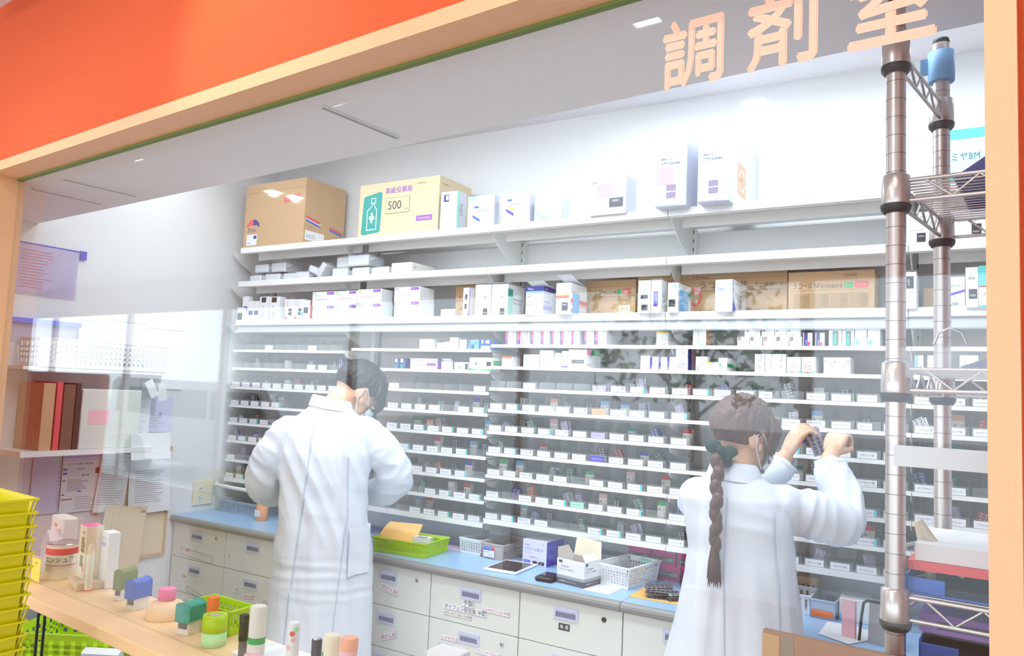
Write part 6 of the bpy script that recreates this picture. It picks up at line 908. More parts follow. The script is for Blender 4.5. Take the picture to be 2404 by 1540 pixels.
tag(b.build('paper_sheet', loc=(-1.47, 1.035, ZW), rz=0.0), 'loose white sheets on the window board behind the cylinders', 'papers')
# can, tall carton, low carton, white carton with red print, sticky notes at the left end
r_ = thing('food_can', 'pink banded can lettered エンシュア near the yellow baskets', 'can', (-2.352, 1.072, ZW), 0)
b = MB(); KC = 1.5; b.lathe([(r * KC, z * KC) for r, z in [(0.026, 0), (0.0275, 0.003), (0.0275, 0.060), (0.026, 0.062), (0.0275, 0.064)]], 'cream', 28); b.build('body', r_)
b = MB(); b.lathe([(r * KC, z * KC) for r, z in [(0.0278, 0.046), (0.0284, 0.048), (0.0278, 0.050), (0.0284, 0.052), (0.0278, 0.054), (0.0284, 0.056), (0.0278, 0.058)]], 'coral', 28); b.lathe([(r * KC, z * KC) for r, z in [(0.0278, 0.026), (0.0278, 0.028)]], 'pink', 28); b.build('band', r_)
b = MB(); b.lathe([(r * KC, z * KC) for r, z in [(0.0275, 0.0641), (0.0262, 0.066), (0.0255, 0.0645), (0.01, 0.0645)]], 'silver', 28); b.build('lid', r_)
b = MB(); M = Matrix.Rotation(-0.45, 4, 'Z')
vs, fs, tw, th = text_geo('エンシュア'); kk = 0.015 / th
b.add([(0.0416 * math.sin((x * kk * 0.9 - 0.012) / 0.0416), -0.0416 * math.cos((x * kk * 0.9 - 0.012) / 0.0416), 0.049 + y * kk) for x, y in vs], fs, 'ink', False, Matrix.Rotation(0.25, 4, 'Z')); b.build('lettering', r_)
carton('cardboard_box', 'low brown carton lying under the tall black printed carton', 'box', (-2.270, 1.058, ZW), -0.25, 0.105, 0.07, 0.020, 'kraft_pale')
carton('medicine_box', 'tall cream carton with two black panels and pink top', 'box', (-2.255, 1.070, ZW + 0.0205), -0.15, 0.056, 0.045, 0.142, 'cream', [('r', 0.40, 0.78, 0.50, 0.78, 'olive'), ('v', '後発品', 0.72, 0.54, 0.2, 'paper', 0.2), ('r', 0.36, 0.74, 0.22, 0.44, 'olive'), ('v', 'マイザー軟膏', 0.92, 0.4, 0.12, 'ink', 0.4), ('r', 0.8, 0.9, 0.14, 0.3, 'coral'), ('t', '五苓', 0.5, 0.85, 0.06, 'inkgrey')], (), top='pink')
carton('medicine_box', 'white carton with handwritten blue ink beside the tall cream carton', 'box', (-2.19, 1.10, ZW), -0.1, 0.05, 0.03, 0.150, 'white', [('t', 'アケー', 0.1, 0.84, 0.07, 'blue', 0.7), ('t', 'FAX', 0.1, 0.74, 0.07, 'blue', 0.6)])
cyl('glue_bottle', 'slim cream tube with red ring standing in front of the white carton', 'tube', -2.152, 1.055, [('barrel', [(0.009, 0), (0.0085, 0.115), (0.003, 0.125)], 'cream'), ('ring', [(0.0095, 0.002), (0.0095, 0.005)], 'coral')])
b = MB(); b.cbox(0, 0.10, 0, 0.04, 0, 0.155, 'offwhite', 0.003); b.box(0.02, 0.08, -0.0004, 0, 0.10, 0.12, 'lightpink'); b.text('ご確認', (0.02, -0.0006, 0.125), (1, 0, 0), (0, 0, 1), 0.010, 'redink', 0.06)
tag(b.build('file_box', loc=(-2.50, 1.10, ZW), rz=-0.1), 'white standing box with red print behind the can', 'box')
r_ = thing('clear_bag', 'crumpled clear bag holding a small white carton by the can', 'bag', (-2.44, 1.06, ZW), 0)
MB().cbox(0.0, 0.035, 0, 0.02, 0.002, 0.075, 'white', 0.001).build('inner_carton', r_); b = MB(); b.prism([(-0.01, 0), (0.055, 0), (0.06, 0.08), (0.04, 0.10), (0.02, 0.125), (-0.01, 0.09)], 'y', -0.005, 0.03, 'plastic_bag'); b.build('film', r_)
b = MB(); b.box(0, 0.052, 0, 0.0004, 0, 0.062, 'yellow'); b.box(0.018, 0.032, -0.0003, 0, 0.048, 0.050, 'kraft_ink'); tag(b.build('sticky_note', loc=(-2.365, 0.9992, ZB + 0.004), rz=0), 'yellow sticky note on the window pane beside the baskets', 'note')
# ================================================================ stack of yellow baskets in the hall and its trolley
XB, YB = -1.83, 0.56
r_ = thing('side_table', 'small low side table carrying the yellow baskets', 'table', (XB - 0.06, YB + 0.09, 0), 0)
MB().box(-0.19, 0.19, -0.14, 0.14, 0.66, 0.68, 'desk_top').build('table_top', r_)
for sx in (-1, 1):
    for sy in (-1, 1): MB().tube([(sx * 0.17, sy * 0.12, 0), (sx * 0.17, sy * 0.12, 0.659)], 0.012, 'shelf_white').build('leg', r_)
def ybasket():
    b = MB(); w_, d_, h_ = 0.27, 0.19, 0.075; ins = 0.018
    b.box(-w_ / 2 + ins, w_ / 2 - ins, -d_ / 2 + ins, d_ / 2 - ins, 0, 0.002, 'yellow_plastic')
    P = [(-w_ / 2 + ins, -d_ / 2 + ins), (w_ / 2 - ins, -d_ / 2 + ins), (w_ / 2 - ins, d_ / 2 - ins), (-w_ / 2 + ins, d_ / 2 - ins)]
    for q in range(4): lattice(b, P[q], P[(q + 1) % 4], 0.002, h_, 'yellow_plastic', 2, [7, 5][q % 2], 0.2, 0.45, lean=ins - 0.003, duty=0.25)
    for x, y in P:
        sx = 1 if x > 0 else -1; sy = 1 if y > 0 else -1
        b.tube([(x, y, 0.002), (x + sx * 0.015, y + sy * 0.015, h_)], 0.002, 'yellow_plastic', 6)
        for k in (1, 2): b.tube([(x - sx * 0.02 * k, y, 0.01), (x - sx * 0.02 * k, y + sy * 0.0145, h_)], 0.0016, 'yellow_plastic', 5)
    r = MB(); a, c = w_ / 2, d_ / 2
    for x0, x1, y0, y1 in ((-a, a, -c, -c + 0.004), (-a, a, c - 0.004, c), (-a, -a + 0.004, -c + 0.004, c - 0.004), (a - 0.004, a, -c + 0.004, c - 0.004)): r.box(x0, x1, y0, y1, h_ - 0.004, h_, 'yellow_plastic')
    return b.mesh('basket_body'), r.mesh('basket_rim')
YBB, YBR = ybasket()
NB = 18; pitch = 0.0277
for k in range(NB):
    z = 1.208 - 0.0 - k * pitch   # top one first
    r_ = thing('plastic_basket', 'bright yellow basket, %s of the nested stack' % ('topmost' if k == 0 else 'one in the middle' if k < NB - 1 else 'bottommost'), 'basket', (-1.890, 0.650, z + 0.012), 0.0, 'nested stack of yellow baskets')
    if 0 < k < NB - 1: r_['label'] = 'bright yellow basket nested inside the tall stack at the left'
    for nm, me in (('body', YBB), ('rim', YBR)):
        o = bpy.data.objects.new(nm, me); sc.collection.objects.link(o); o.parent = r_
# ================================================================ below the board: staff side lower shelf with basket and boxes
b = MB(); b.box(-3.3, -1.2, 1.02, 1.50, 0.595, 0.615, 'cab_dark'); tag(b.build('lower_shelf'), 'dark lower shelf board seen under the window board', 'shelf')
basket('big lime green round holed basket under the window board', (-2.78, 1.14, 0.616), 0.62, 0.36, 0.26, 0.105, 'lime', 3, (10, 8), duty=0.42, lean=0.012, rim=0.006)
b = MB(); b.box(0, 0.12, 0, 0.03, 0, 0.05, 'paper', Matrix.Rotation(0.4, 4, 'X')); tag(b.build('medicine_box', loc=(-2.56, 1.26, 0.63), rz=0.6), 'white paper packet in the big lime basket', 'packet')
carton('office_box', 'grey patterned box in the dark under the window board', 'box', (-3.05, 1.10, 0.616), 0.5, 0.16, 0.14, 0.18, 'grey', [('r', 0.3, 0.7, 0.1, 0.9, 'darkgrey')])
b = MB(); b.lathe([(0.05, 0), (0.06, 0.01), (0.062, 0.05), (0.055, 0.06)], 'bluegrey', 24); tag(b.build('bowl', loc=(-2.86, 1.08, 0.616)), 'pale blue grey dish beside the big lime basket', 'dish')
b = MB(); b.tube([(0, 0, 0), (0.01, 0.02, 0.04), (0.0, 0.03, 0.09), (-0.02, 0.04, 0.12)], [0.012, 0.02, 0.02, 0.008], 'white', 8); tag(b.build('wrapped_tube', loc=(-2.98, 1.05, 0.62)), 'white wrapped bundle in the dark under the board', 'bundle')
# flattened brown carton standing at the lower right
r_ = thing('flat_carton', 'flattened brown carton standing upright at the bottom right', 'carton', (-0.333, 1.040, ZW), 0.0)
b = MB(); b.cbox(0, 0.225, 0, 0.010, 0, 0.288, 'brown_board', 0.001); b.box(0.024, 0.040, -0.0004, 0, 0, 0.286, 'kraft_grey'); b.build('panel', r_); b = MB(); b.box(0.0, 0.022, -0.0008, -0.0001, 0.235, 0.284, 'kraft'); b.build('tape_end', r_)
# ================================================================ chrome wire rack
r_ = thing('wire_rack', 'tall chrome wire rack with black collars at the right', 'rack', (0, 0, 0), 0)
PX = [(-0.190, 1.13), (-0.1675, 1.40), (0.44, 1.13), (0.44, 1.40)]
LV = [2.05, 1.855, 1.60, 1.305, 1.02, 0.55, 0.12]
for i, (x, y) in enumerate(PX):
    b = MB(); top = 2.115 if i == 0 else 2.165 if i == 1 else 2.14
    b.lathe([(0.0125, 0.02), (0.0125, top)], 'chrome', 20, c=(x, y))
    z = 0.05
    while z < top - 0.02: b.lathe([(0.0127, z), (0.0127, z + 0.0008)], 'darkgrey', 20, c=(x, y)); z += 0.0254
    o = b.build('post', r_)
    MB().lathe([(0.0125, top), (0.013, top + 0.002), (0.012, top + 0.008), (0.004, top + 0.010)], 'black', 20, c=(x, y)).build('end_cap', o)
    for z in LV:
        b = MB(); b.lathe([(0.0135, z + 0.022), (0.0175, z + 0.019), (0.0185, z - 0.018), (0.0180, z - 0.020)], 'chrome', 20, c=(x, y)); b.lathe([(0.0188, z - 0.020), (0.0195, z - 0.022), (0.0188, z - 0.027), (0.0150, z - 0.032)], 'black', 20, c=(x, y)); b.build('collar', o)
def truss(b, p, q, z, hh, n=8, r=0.0028):
    p = Vector(p); q = Vector(q); b.tube([p + Vector((0, 0, z)), q + Vector((0, 0, z))], r, 'chrome', 6); b.tube([p + Vector((0, 0, z - hh)), q + Vector((0, 0, z - hh))], r, 'chrome', 6)
    pts = []
    for k in range(n * 2 + 1): pts.append(p.lerp(q, 0.04 + 0.92 * k / (2 * n)) + Vector((0, 0, z - 0.001 if k % 2 == 0 else z - hh + 0.001)))
    b.tube(pts, r * 0.7, 'chrome', 5)
for z in LV:
    b = MB(); 
    if z != 2.05: truss(b, (-0.178, 1.128, 0), (0.43, 1.128, 0), z + 0.012, 0.028, 9); truss(b, (-0.155, 1.402, 0), (0.43, 1.402, 0), z + 0.012, 0.028, 9)
    truss(b, (-0.190, 1.142, 0), (-0.1675, 1.388, 0), z + 0.012, 0.028, 4); truss(b, (0.44, 1.142, 0), (0.44, 1.388, 0), z + 0.012, 0.028, 4)
    if z not in (2.05,):
        for k in range(17):
            y = 1.142 + k * 0.0155; b.tube([(-0.186 + (y - 1.13) / 0.27 * 0.0225, y, z + 0.0135), (0.437, y, z + 0.0135)], 0.0014, 'chrome', 5)
        for x in (0.0, 0.2): b.tube([(x, 1.13, z + 0.010), (x, 1.40, z + 0.010)], 0.0025, 'chrome', 5)
    b.build('wire_shelf', r_)
# blue protector on rear post and things on the rack
b = MB(); b.lathe([(0.0190, 2.10), (0.0200, 2.103), (0.0200, 2.150), (0.0175, 2.1505)], 'skyblue', 20, c=(-0.1675, 1.40)); b.box(-0.1975, -0.186, 1.394, 1.406, 2.118, 2.142, 'skyblue'); plabel(b.build('post_sleeve', r_), 'light blue sleeve')
b = MB(); b.prism([(-0.125, 1.872), (0.10, 1.872), (0.10, 1.95), (-0.075, 1.905)], 'y', 1.16, 1.36, 'navy'); tag(b.build('folded_cloth'), 'dark blue folded cloth lying on the upper rack shelf', 'cloth')
b = MB(); b.prism([(-0.12, 1.618), (0.12, 1.618), (0.12, 1.652), (-0.06, 1.640)], 'y', 1.17, 1.36, 'navy'); tag(b.build('folded_cloth'), 'dark speckled bundle lying on the middle rack shelf', 'cloth')
b = MB(); b.box(-0.19, 0.0, 1.118, 1.120, 1.600, 1.640, 'acrylic'); b.box(-0.19, -0.06, 1.1165, 1.1175, 1.485, 1.512, 'shelf_cool'); tag(b.build('shelf_label_strip'), 'pale bluish label strip clipped across the rack posts', 'strip')
r_ = thing('hanging_cup', 'clear round plastic hook cup hanging on the rear rack post', 'cup', (-0.134, 1.20, 1.60), 0)
b = MB(); b.lathe([(0.018, 0), (0.020, 0.01), (0.020, 0.05)], 'acrylic', 20); b.build('body', r_); b = MB(); b.tube([(-0.02, 0, 0.05), (-0.014, 0, 0.066), (0, 0, 0.073), (0.014, 0, 0.066), (0.02, 0, 0.05)], 0.0018, 'silver', 6); b.build('loop', r_)
r_ = thing('spring_clip_holder', 'cream peg shaped clip standing open on the rack shelf', 'clip', (-0.150, 1.19, 1.32), 0)
b = MB(); b.tube([(-0.022, 0, 0.088), (0.0, 0, 0.055), (0.022, 0, 0.030), (0.032, 0, 0.022)], [0.006, 0.007, 0.006, 0.003], 'cream', 8); b.tube([(-0.022, 0, 0.088), (-0.012, 0, 0.05), (-0.006, 0, 0.012), (-0.005, 0, 0.0)], [0.006, 0.008, 0.006, 0.004], 'cream', 8); b.build('arms', r_)
b = MB(); b.tube([(-0.045, 0, 0.05), (-0.02, 0, 0.06), (0.0, 0, 0.062)], 0.003, 'grey', 6); b.tube([(-0.04, 0, 0.005), (-0.01, 0, 0.018), (0.015, 0, 0.034)], 0.003, 'grey', 6); b.build('wire', r_)
# paper stack with red edge and blue trays
b = MB(); b.box(0, 0.24, 0, 0.17, 0, 0.022, 'paper'); b.box(-0.008, 0.24, -0.004, 0.172, -0.012, -0.0005, 'coral'); tag(b.build('paper_stack', loc=(-0.170, 1.15, 1.3625), rz=0.04), 'thick white paper stack on a red folder on the rack', 'papers')
def clip_tray(label, z, x0, mt='blue'):
    r_ = thing('letter_tray', label, 'tray', (x0, 1.145, z), 0.03)
    b = MB(); w_, d_ = 0.25, 0.19
    b.box(0, w_, 0, d_, 0, 0.003, mt); b.box(0, w_, d_ - 0.003, d_, 0.003, 0.03, mt); b.box(0, 0.003, 0, d_ - 0.003, 0.003, 0.026, mt)
    b.box(0, 0.045, 0, 0.003, 0.003, 0.022, mt); b.box(0.10, w_, 0, 0.003, 0.003, 0.010, mt); b.build('body', r_, bevel=0.001)
    b = MB(); b.box(0.01, w_ - 0.01, 0.006, d_ - 0.01, 0.0035, 0.012, 'trouser'); b.build('contents', r_)
clip_tray('upper blue letter tray under the paper stack on the rack', 1.319, -0.180)
b = MB(); b.box(0, 0.22, 0, 0.17, 0, 0.024, 'purple'); b.box(0.02, 0.2, -0.0005, 0, 0.006, 0.016, 'trouser'); tag(b.build('folder_pile', loc=(-0.168, 1.17, 1.268), rz=0.03), 'dark violet folder pile between the blue trays', 'folders')
clip_tray('lower blue letter tray beneath the violet folders', 1.238, -0.165)
b = MB(); b.cbox(0, 0.16, 0, 0.18, 0, 0.16, 'kraft_pale', 0.003); tag(b.build('cardboard_box', loc=(-0.165, 1.16, 1.035), rz=0.02), 'pale brown carton low on the rack under the blue trays', 'box')
# ================================================================ people
def bake(mb, name, voxel, smooth=4, fn=None, mt=None, factor=0.5):
    """fuse overlapping closed shapes into one continuous skin, smooth it, then move the vertices by fn(co, normal)"""
    o = mb.build('tmp'); m = o.modifiers.new('r', 'REMESH'); m.mode = 'VOXEL'; m.voxel_size = voxel; m.use_smooth_shade = True
    if smooth: q = o.modifiers.new('s', 'SMOOTH'); q.iterations = smooth; q.factor = factor
    dg = bpy.context.evaluated_depsgraph_get(); dg.update(); me = bpy.data.meshes.new_from_object(o.evaluated_get(dg))
    old = o.data; bpy.data.objects.remove(o); bpy.data.meshes.remove(old); me.name = name
    if fn:
        ns = [v.normal.copy() for v in me.vertices]
        for v, n in zip(me.vertices, ns): v.co = fn(v.co, n)
    me.materials.clear(); me.materials.append(MT[mt])
    me.polygons.foreach_set('use_smooth', [True] * len(me.polygons)); me.update(); return me
def put(me, name, parent):
    o = bpy.data.objects.new(name, me); sc.collection.objects.link(o); o.parent = parent; return o
def ering(c, ra, rb, rot=0, n=28, tilt=None, p=2.2):
    out = []
    for j in range(n):
        a = 2 * math.pi * j / n; ca, sa = math.cos(a), math.sin(a)
        x = math.copysign(abs(ca) ** (2 / p), ca) * ra; y = math.copysign(abs(sa) ** (2 / p), sa) * rb
        out.append((c[0] + x * math.cos(rot) - y * math.sin(rot), c[1] + x * math.sin(rot) + y * math.cos(rot), c[2]))
    return out
def limb(b, pts, rad, n=16, sub=5):
    """smooth tapered tube through the joints (Catmull-Rom), rounded ends"""
    P = [Vector(p) for p in pts]; Q = [P[0] * 2 - P[1]] + P + [P[-1] * 2 - P[-2]]; R_ = [rad[0]] + list(rad) + [rad[-1]]; op = []; orr = []
    for i in range(1, len(Q) - 2):
        for k in range(sub):
            t = k / sub; a, b_, c, d = Q[i - 1], Q[i], Q[i + 1], Q[i + 2]
            op.append(0.5 * ((2 * b_) + (c - a) * t + (2 * a - 5 * b_ + 4 * c - d) * t * t + (3 * b_ - a - 3 * c + d) * t ** 3)); orr.append(R_[i] + (R_[i + 1] - R_[i]) * (t * t * (3 - 2 * t)))
    op.append(P[-1]); orr.append(rad[-1])
    d0 = (op[0] - op[1]).normalized(); d1 = (op[-1] - op[-2]).normalized()
    op = [op[0] + d0 * orr[0] * 0.8, op[0] + d0 * orr[0] * 0.5] + op + [op[-1] + d1 * orr[-1] * 0.5, op[-1] + d1 * orr[-1] * 0.8]; orr = [orr[0] * 0.4, orr[0] * 0.82] + orr + [orr[-1] * 0.82, orr[-1] * 0.4]
    b.tube(op, orr, 'skin', n)
def head_frame(c, yaw, pitch, roll=0):
    """local: x = the person's right, y = forward, z = up"""
    return Matrix.Translation(c) @ Matrix.Rotation(-yaw, 4, 'Z') @ Matrix.Rotation(pitch, 4, 'X') @ Matrix.Rotation(roll, 4, 'Y')
def head_parts(b, M, k=1.0):
    b.ell((0, -0.008 * k, 0.02 * k), (0.072 * k, 0.092 * k, 0.088 * k), 'skin', 24, 16, M)          # skull
    b.ell((0, 0.022 * k, -0.045 * k), (0.056 * k, 0.058 * k, 0.060 * k), 'skin', 20, 12, M)         # jaw
    b.ell((0, 0.058 * k, -0.085 * k), (0.022 * k, 0.020 * k, 0.016 * k), 'skin', 12, 8, M)          # chin
    b.tube([M @ Vector((0, 0.080 * k, 0.005 * k)), M @ Vector((0, 0.098 * k, -0.028 * k)), M @ Vector((0, 0.088 * k, -0.040 * k))], [0.007 * k, 0.012 * k, 0.009 * k], 'skin', 10)  # nose
    for s in (-1, 1):
        b.ell((s * 0.076 * k, -0.006 * k, -0.012 * k), (0.008 * k, 0.017 * k, 0.030 * k), 'skin', 12, 8, M @ Matrix.Rotation(-s * 0.25, 4, 'Z'))
        b.ell((s * 0.070 * k, 0.004 * k, -0.03 * k), (0.008 * k, 0.010 * k, 0.014 * k), 'skin', 10, 6, M)
        b.ell((s * 0.030 * k, 0.070 * k, 0.018 * k), (0.020 * k, 0.014 * k, 0.010 * k), 'skin', 10, 6, M)   # brows
def face_details(parent, M, k=1.0):
    for s in (-1, 1):
        b = MB(); b.ell((s * 0.030 * k, 0.076 * k, -0.002 * k), (0.013 * k, 0.009 * k, 0.007 * k), 'white', 12, 8, M); b.ell((s * 0.030 * k, 0.0835 * k, -0.002 * k), (0.0055 * k, 0.003 * k, 0.0055 * k), 'ink', 10, 6, M)
        b.tube([M @ Vector((s * 0.016 * k, 0.086 * k, 0.003 * k)), M @ Vector((s * 0.030 * k, 0.088 * k, 0.006 * k)), M @ Vector((s * 0.044 * k, 0.078 * k, 0.003 * k))], 0.0015 * k, 'ink', 6); b.build('eye', parent)
        b = MB(); b.tube([M @ Vector((s * 0.014 * k, 0.090 * k, 0.022 * k)), M @ Vector((s * 0.030 * k, 0.088 * k, 0.027 * k)), M @ Vector((s * 0.048 * k, 0.074 * k, 0.022 * k))], 0.0025 * k, 'ink', 6); b.build('eyebrow', parent)
    b = MB(); b.tube([M @ Vector((-0.022 * k, 0.074 * k, -0.062 * k)), M @ Vector((0, 0.082 * k, -0.063 * k)), M @ Vector((0.022 * k, 0.074 * k, -0.062 * k))], [0.002, 0.005 * k, 0.002], 'lip', 8); b.build('mouth', parent)
def hair_mesh(M, k, region, thick, mt, name, seed=0, nu=168, nv=96):
    """shell over the skull: region(x,y,z)->0..1 where hair grows, thick(x,y,z) extra radius"""
    b = MB(); rs = []
    for i in range(nv + 1):
        ph = -math.pi / 2 + math.pi * i / nv; row = []
        for j in range(nu):
            th = 2 * math.pi * j / nu; d = Vector((math.cos(ph) * math.cos(th), math.cos(ph) * math.sin(th), math.sin(ph)))
            g = region(d.x, d.y, d.z); g = max(0, min(1, g)); t = thick(d.x, d.y, d.z)
            nz = noise.noise(Vector((d.x * 9 + seed, d.y * 9, d.z * 2.2))) * 0.05 + noise.noise(Vector((d.x * 38, d.y * 38 + seed, d.z * 3 + noise.noise(d * 3)))) * 0.045
            base = Vector((d.x * 0.072, d.y * 0.092 - 0.008, d.z * 0.088 + 0.02)) * k
            e = 0.86 + g * (0.20 + t + nz)
            row.append(tuple(base * e))
        rs.append(row)
    b.rings(rs, mt, M); me = b.mesh(name); return me
def mask_mesh(M, k):
    b = MB(); rs = []; nu, nv = 22, 14
    for i in range(nv + 1):
        v = i / nv; row = []
        for j in range(nu + 1):
            u = j / nu * 2 - 1
            x = u * 0.064; z = -0.016 - v * 0.082; wz = 1 - abs(u) ** 2
            y = 0.034 + 0.066 * math.sqrt(max(0, 1 - (u * 0.96) ** 2)) + 0.012 * math.exp(-(v - 0.25) ** 2 * 18) * wz - 0.022 * max(0, v - 0.6) * 2 + 0.0012 * math.sin(v * 26)
            z += (1 - wz) * (0.012 if v > 0.5 else -0.010) 
            row.append(M @ (Vector((x, y, z)) * k))
        rs.append(row)
    vs = [tuple(p) for r in rs for p in r]; n = nu + 1; fs = [(i * n + j, i * n + j + 1, (i + 1) * n + j + 1, (i + 1) * n + j) for i in range(nv) for j in range(nu)]
    c = M @ (Vector((0, 0.03, -0.05)) * k); N = len(vs); vs += [tuple(Vector(p) + (c - Vector(p)).normalized() * 0.0015) for p in vs]; fs += [tuple(N + q for q in f[::-1]) for f in fs]
    b.add(vs, fs, 'mask', True); return b
def mask_loops(M, k, both=True):
    b = MB()
    for s in (1, -1):
        P = lambda x, y, z: M @ (Vector((s * x, y, z)) * k)
        b.tube([P(0.064, 0.040, -0.022), P(0.074, 0.015, 0.002), P(0.080, -0.012, 0.016), P(0.081, -0.024, 0.0), P(0.078, -0.018, -0.034), P(0.070, 0.008, -0.062), P(0.062, 0.034, -0.090)], 0.0014, 'mask', 6)
    return b
def hand(b, M, side, curl, spread=0.12, k=1.0, thumb=(0.5, 0.4), index_curl=None, tl=1.0):
    """palm plus five bent fingers; local frame: z = from wrist to fingertips, x = towards the thumb (times side), y = back of the hand"""
    P = lambda x, y, z: M @ (Vector((side * x, y, z)) * k)
    b.ell((0, 0, 0), (0.001, 0.001, 0.001), 'skin', 6, 4, M)
    limb(b, [P(0.0, 0, -0.045), P(0, 0, -0.01), P(0.002, 0, 0.02)], [0.024 * k, 0.022 * k, 0.024 * k], 12, 3)
    for x, r in ((-0.026, 0.0125), (-0.010, 0.014), (0.008, 0.0145), (0.025, 0.0135)): limb(b, [P(x * 0.7, 0, 0.012), P(x * 0.95, 0.002, 0.045), P(x, 0.001, 0.074)], [r * k, r * k * 1.02, r * k * 0.85], 10, 3)
    for q, (x, L) in enumerate(((0.027, 0.066), (0.0095, 0.074), (-0.009, 0.068), (-0.0265, 0.053))):
        c = (index_curl if (q == 0 and index_curl is not None) else curl); a = 0; p = Vector((x, 0.0, 0.076)); pts = [P(*p)]; seg = [L * 0.45, L * 0.32, L * 0.25]; sp = (1.5 - q) * -spread * 0.5
        for s_, f in zip(seg, (0.8, 1.0, 0.7)):
            a += c * f; p = p + Vector((math.sin(-sp) * s_ * 1.0, -math.sin(a) * s_, math.cos(a) * s_)); pts.append(P(*p))
        r0 = 0.0085 if q < 3 else 0.0075
        limb(b, pts, [r0 * 1.05 * k, r0 * k, r0 * 0.92 * k, r0 * 0.78 * k], 10, 3)
    a0, a1 = thumb; p = Vector((0.020, -0.006, 0.012)); pts = [P(*p)]; d = Vector((math.sin(a0), -math.sin(a1) * 0.8, math.cos(a0))).normalized()
    for s_, tw in ((0.034, 0.0), (0.028, -0.25), (0.022, -0.35)):
        d = Vector((d.x + tw * 0.9, d.y - 0.12, d.z + 0.1)).normalized(); p = p + d * s_ * tl; pts.append(P(*p))
    limb(b, pts, [0.014 * k, 0.0105 * k, 0.0095 * k, 0.008 * k], 10, 3)
def aim(c, to, back):
    """frame at c whose z points to 'to' and y towards 'back'"""
    z = (Vector(to) - Vector(c)).normalized(); y = Vector(back); y = (y - z * y.dot(z)).normalized(); x = y.cross(z)
    return Matrix(((x.x, y.x, z.x, c[0]), (x.y, y.y, z.y, c[1]), (x.z, y.z, z.z, c[2]), (0, 0, 0, 1)))
def sst(a, b, x):
    t = max(0, min(1, (x - a) / (b - a))); return t * t * (3 - 2 * t)
def ridge(p, s, sh=0.0):
    return 1 - abs(noise.noise(Vector((p[0] * s[0] + sh, p[1] * s[1], p[2] * s[2])))) * 2.4

# ---------------------------------------------------------------- the man (frame: x right, y away from the hall, turned with the line of sight)
PM = S(-2.05, 2.06, 0); ang = math.atan2(0.7535, 0.6574)
man = thing('person', 'person in a long white coat and face mask looking down at the worktop, back turned', 'person', PM, ang)
HM = head_frame(Vector((0.108, 0.112, 1.530)), math.radians(62), math.radians(-42), math.radians(4))
b = MB()
head_parts(b, HM, 1.0)
limb(b, [(0.0, 0.045, 1.40), (0.028, 0.070, 1.47), (0.082, 0.098, 1.525)], [0.066, 0.054, 0.056], 20)
b.rings([ering((0.01, 0.03, 0.92), 0.13, 0.085), ering((0.0, 0.03, 1.1), 0.125, 0.08), ering((0.005, 0.04, 1.3), 0.135, 0.080), ering((0.005, 0.045, 1.37), 0.11, 0.065), ering((0.0, 0.045, 1.43), 0.07, 0.06)], 'skin')
# arms and hands
limb(b, [(-0.12, 0.04, 1.355), (-0.205, 0.06, 1.21), (-0.19, 0.19, 1.13), (-0.12, 0.26, 1.09)], [0.038, 0.036, 0.028, 0.024], 14)
limb(b, [(0.125, 0.04, 1.355), (0.258, 0.065, 1.23), (0.215, 0.17, 1.16), (0.165, 0.215, 1.135)], [0.038, 0.036, 0.028, 0.024], 14)
hand(b, aim((-0.11, 0.265, 1.085), (-0.04, 0.31, 1.06), (0.2, 0.3, 1)), 1, 0.55, thumb=(0.5, 0.6))
hand(b, aim((0.158, 0.222, 1.130), (0.10, 0.285, 1.085), (0.3, -0.3, 1)), -1, 0.5, thumb=(0.6, 0.7))
# legs
for sx in (-1, 1): limb(b, [(0.01 + sx * 0.075, 0.03, 0.92), (0.01 + sx * 0.085, 0.03, 0.50), (0.01 + sx * 0.09, 0.0, 0.09), (0.01 + sx * 0.09, 0.04, 0.05)], [0.085, 0.058, 0.038, 0.036], 14)
body = put(bake(b, 'body', 0.0045, 3, mt='skin'), 'body', man)
face_details(man, HM)
def reg_m(x, y, z):
    front = max(0, y); side = abs(x)
    line = -0.55 + front * 1.1 + (0.55 * max(0, 1 - abs(y + 0.05) * 3.2)) * side ** 3
    if y > 0.45: line = 0.06
    return (z - line) * 9
def th_m(x, y, z):
    t = 0.05 + 0.05 * max(0, z) + 0.04 * max(0, -y)
    if z < -0.15: t -= 0.10 * min(1, (-z - 0.15) * 3)
    if y > 0.2: t += 0.12 * y
    return t
hb = put(hair_mesh(HM, 1.0, reg_m, th_m, 'hair_black', 'hair', 3), 'hair', man)
b = MB()
for q in range(30):   # fringe and side locks
    a = -1.25 + 2.5 * q / 29 + R.uniform(-0.03, 0.03); L = R.uniform(0.05, 0.075) * (1.0 if abs(a) < 1.0 else 0.8); r0 = 0.088
    p0 = Vector((math.sin(a) * 0.076, math.cos(a) * 0.090 - 0.004, 0.060)); p1 = Vector((math.sin(a) * 0.090, math.cos(a) * 0.108, 0.035)); p2 = Vector((math.sin(a + R.uniform(-.1, .1)) * 0.090, math.cos(a) * 0.108 + 0.002, 0.055 - L))
    b.tube([HM @ p0, HM @ p1, HM @ ((p1 + p2) / 2 + Vector((0, 0.002, 0))), HM @ p2], [0.010, 0.011, 0.009, 0.0015], 'hair_black', 7)
b.build('fringe', man)
mk = mask_mesh(HM, 1.0).build('face_mask', man); mask_loops(HM, 1.0).build('ear_loop', mk)
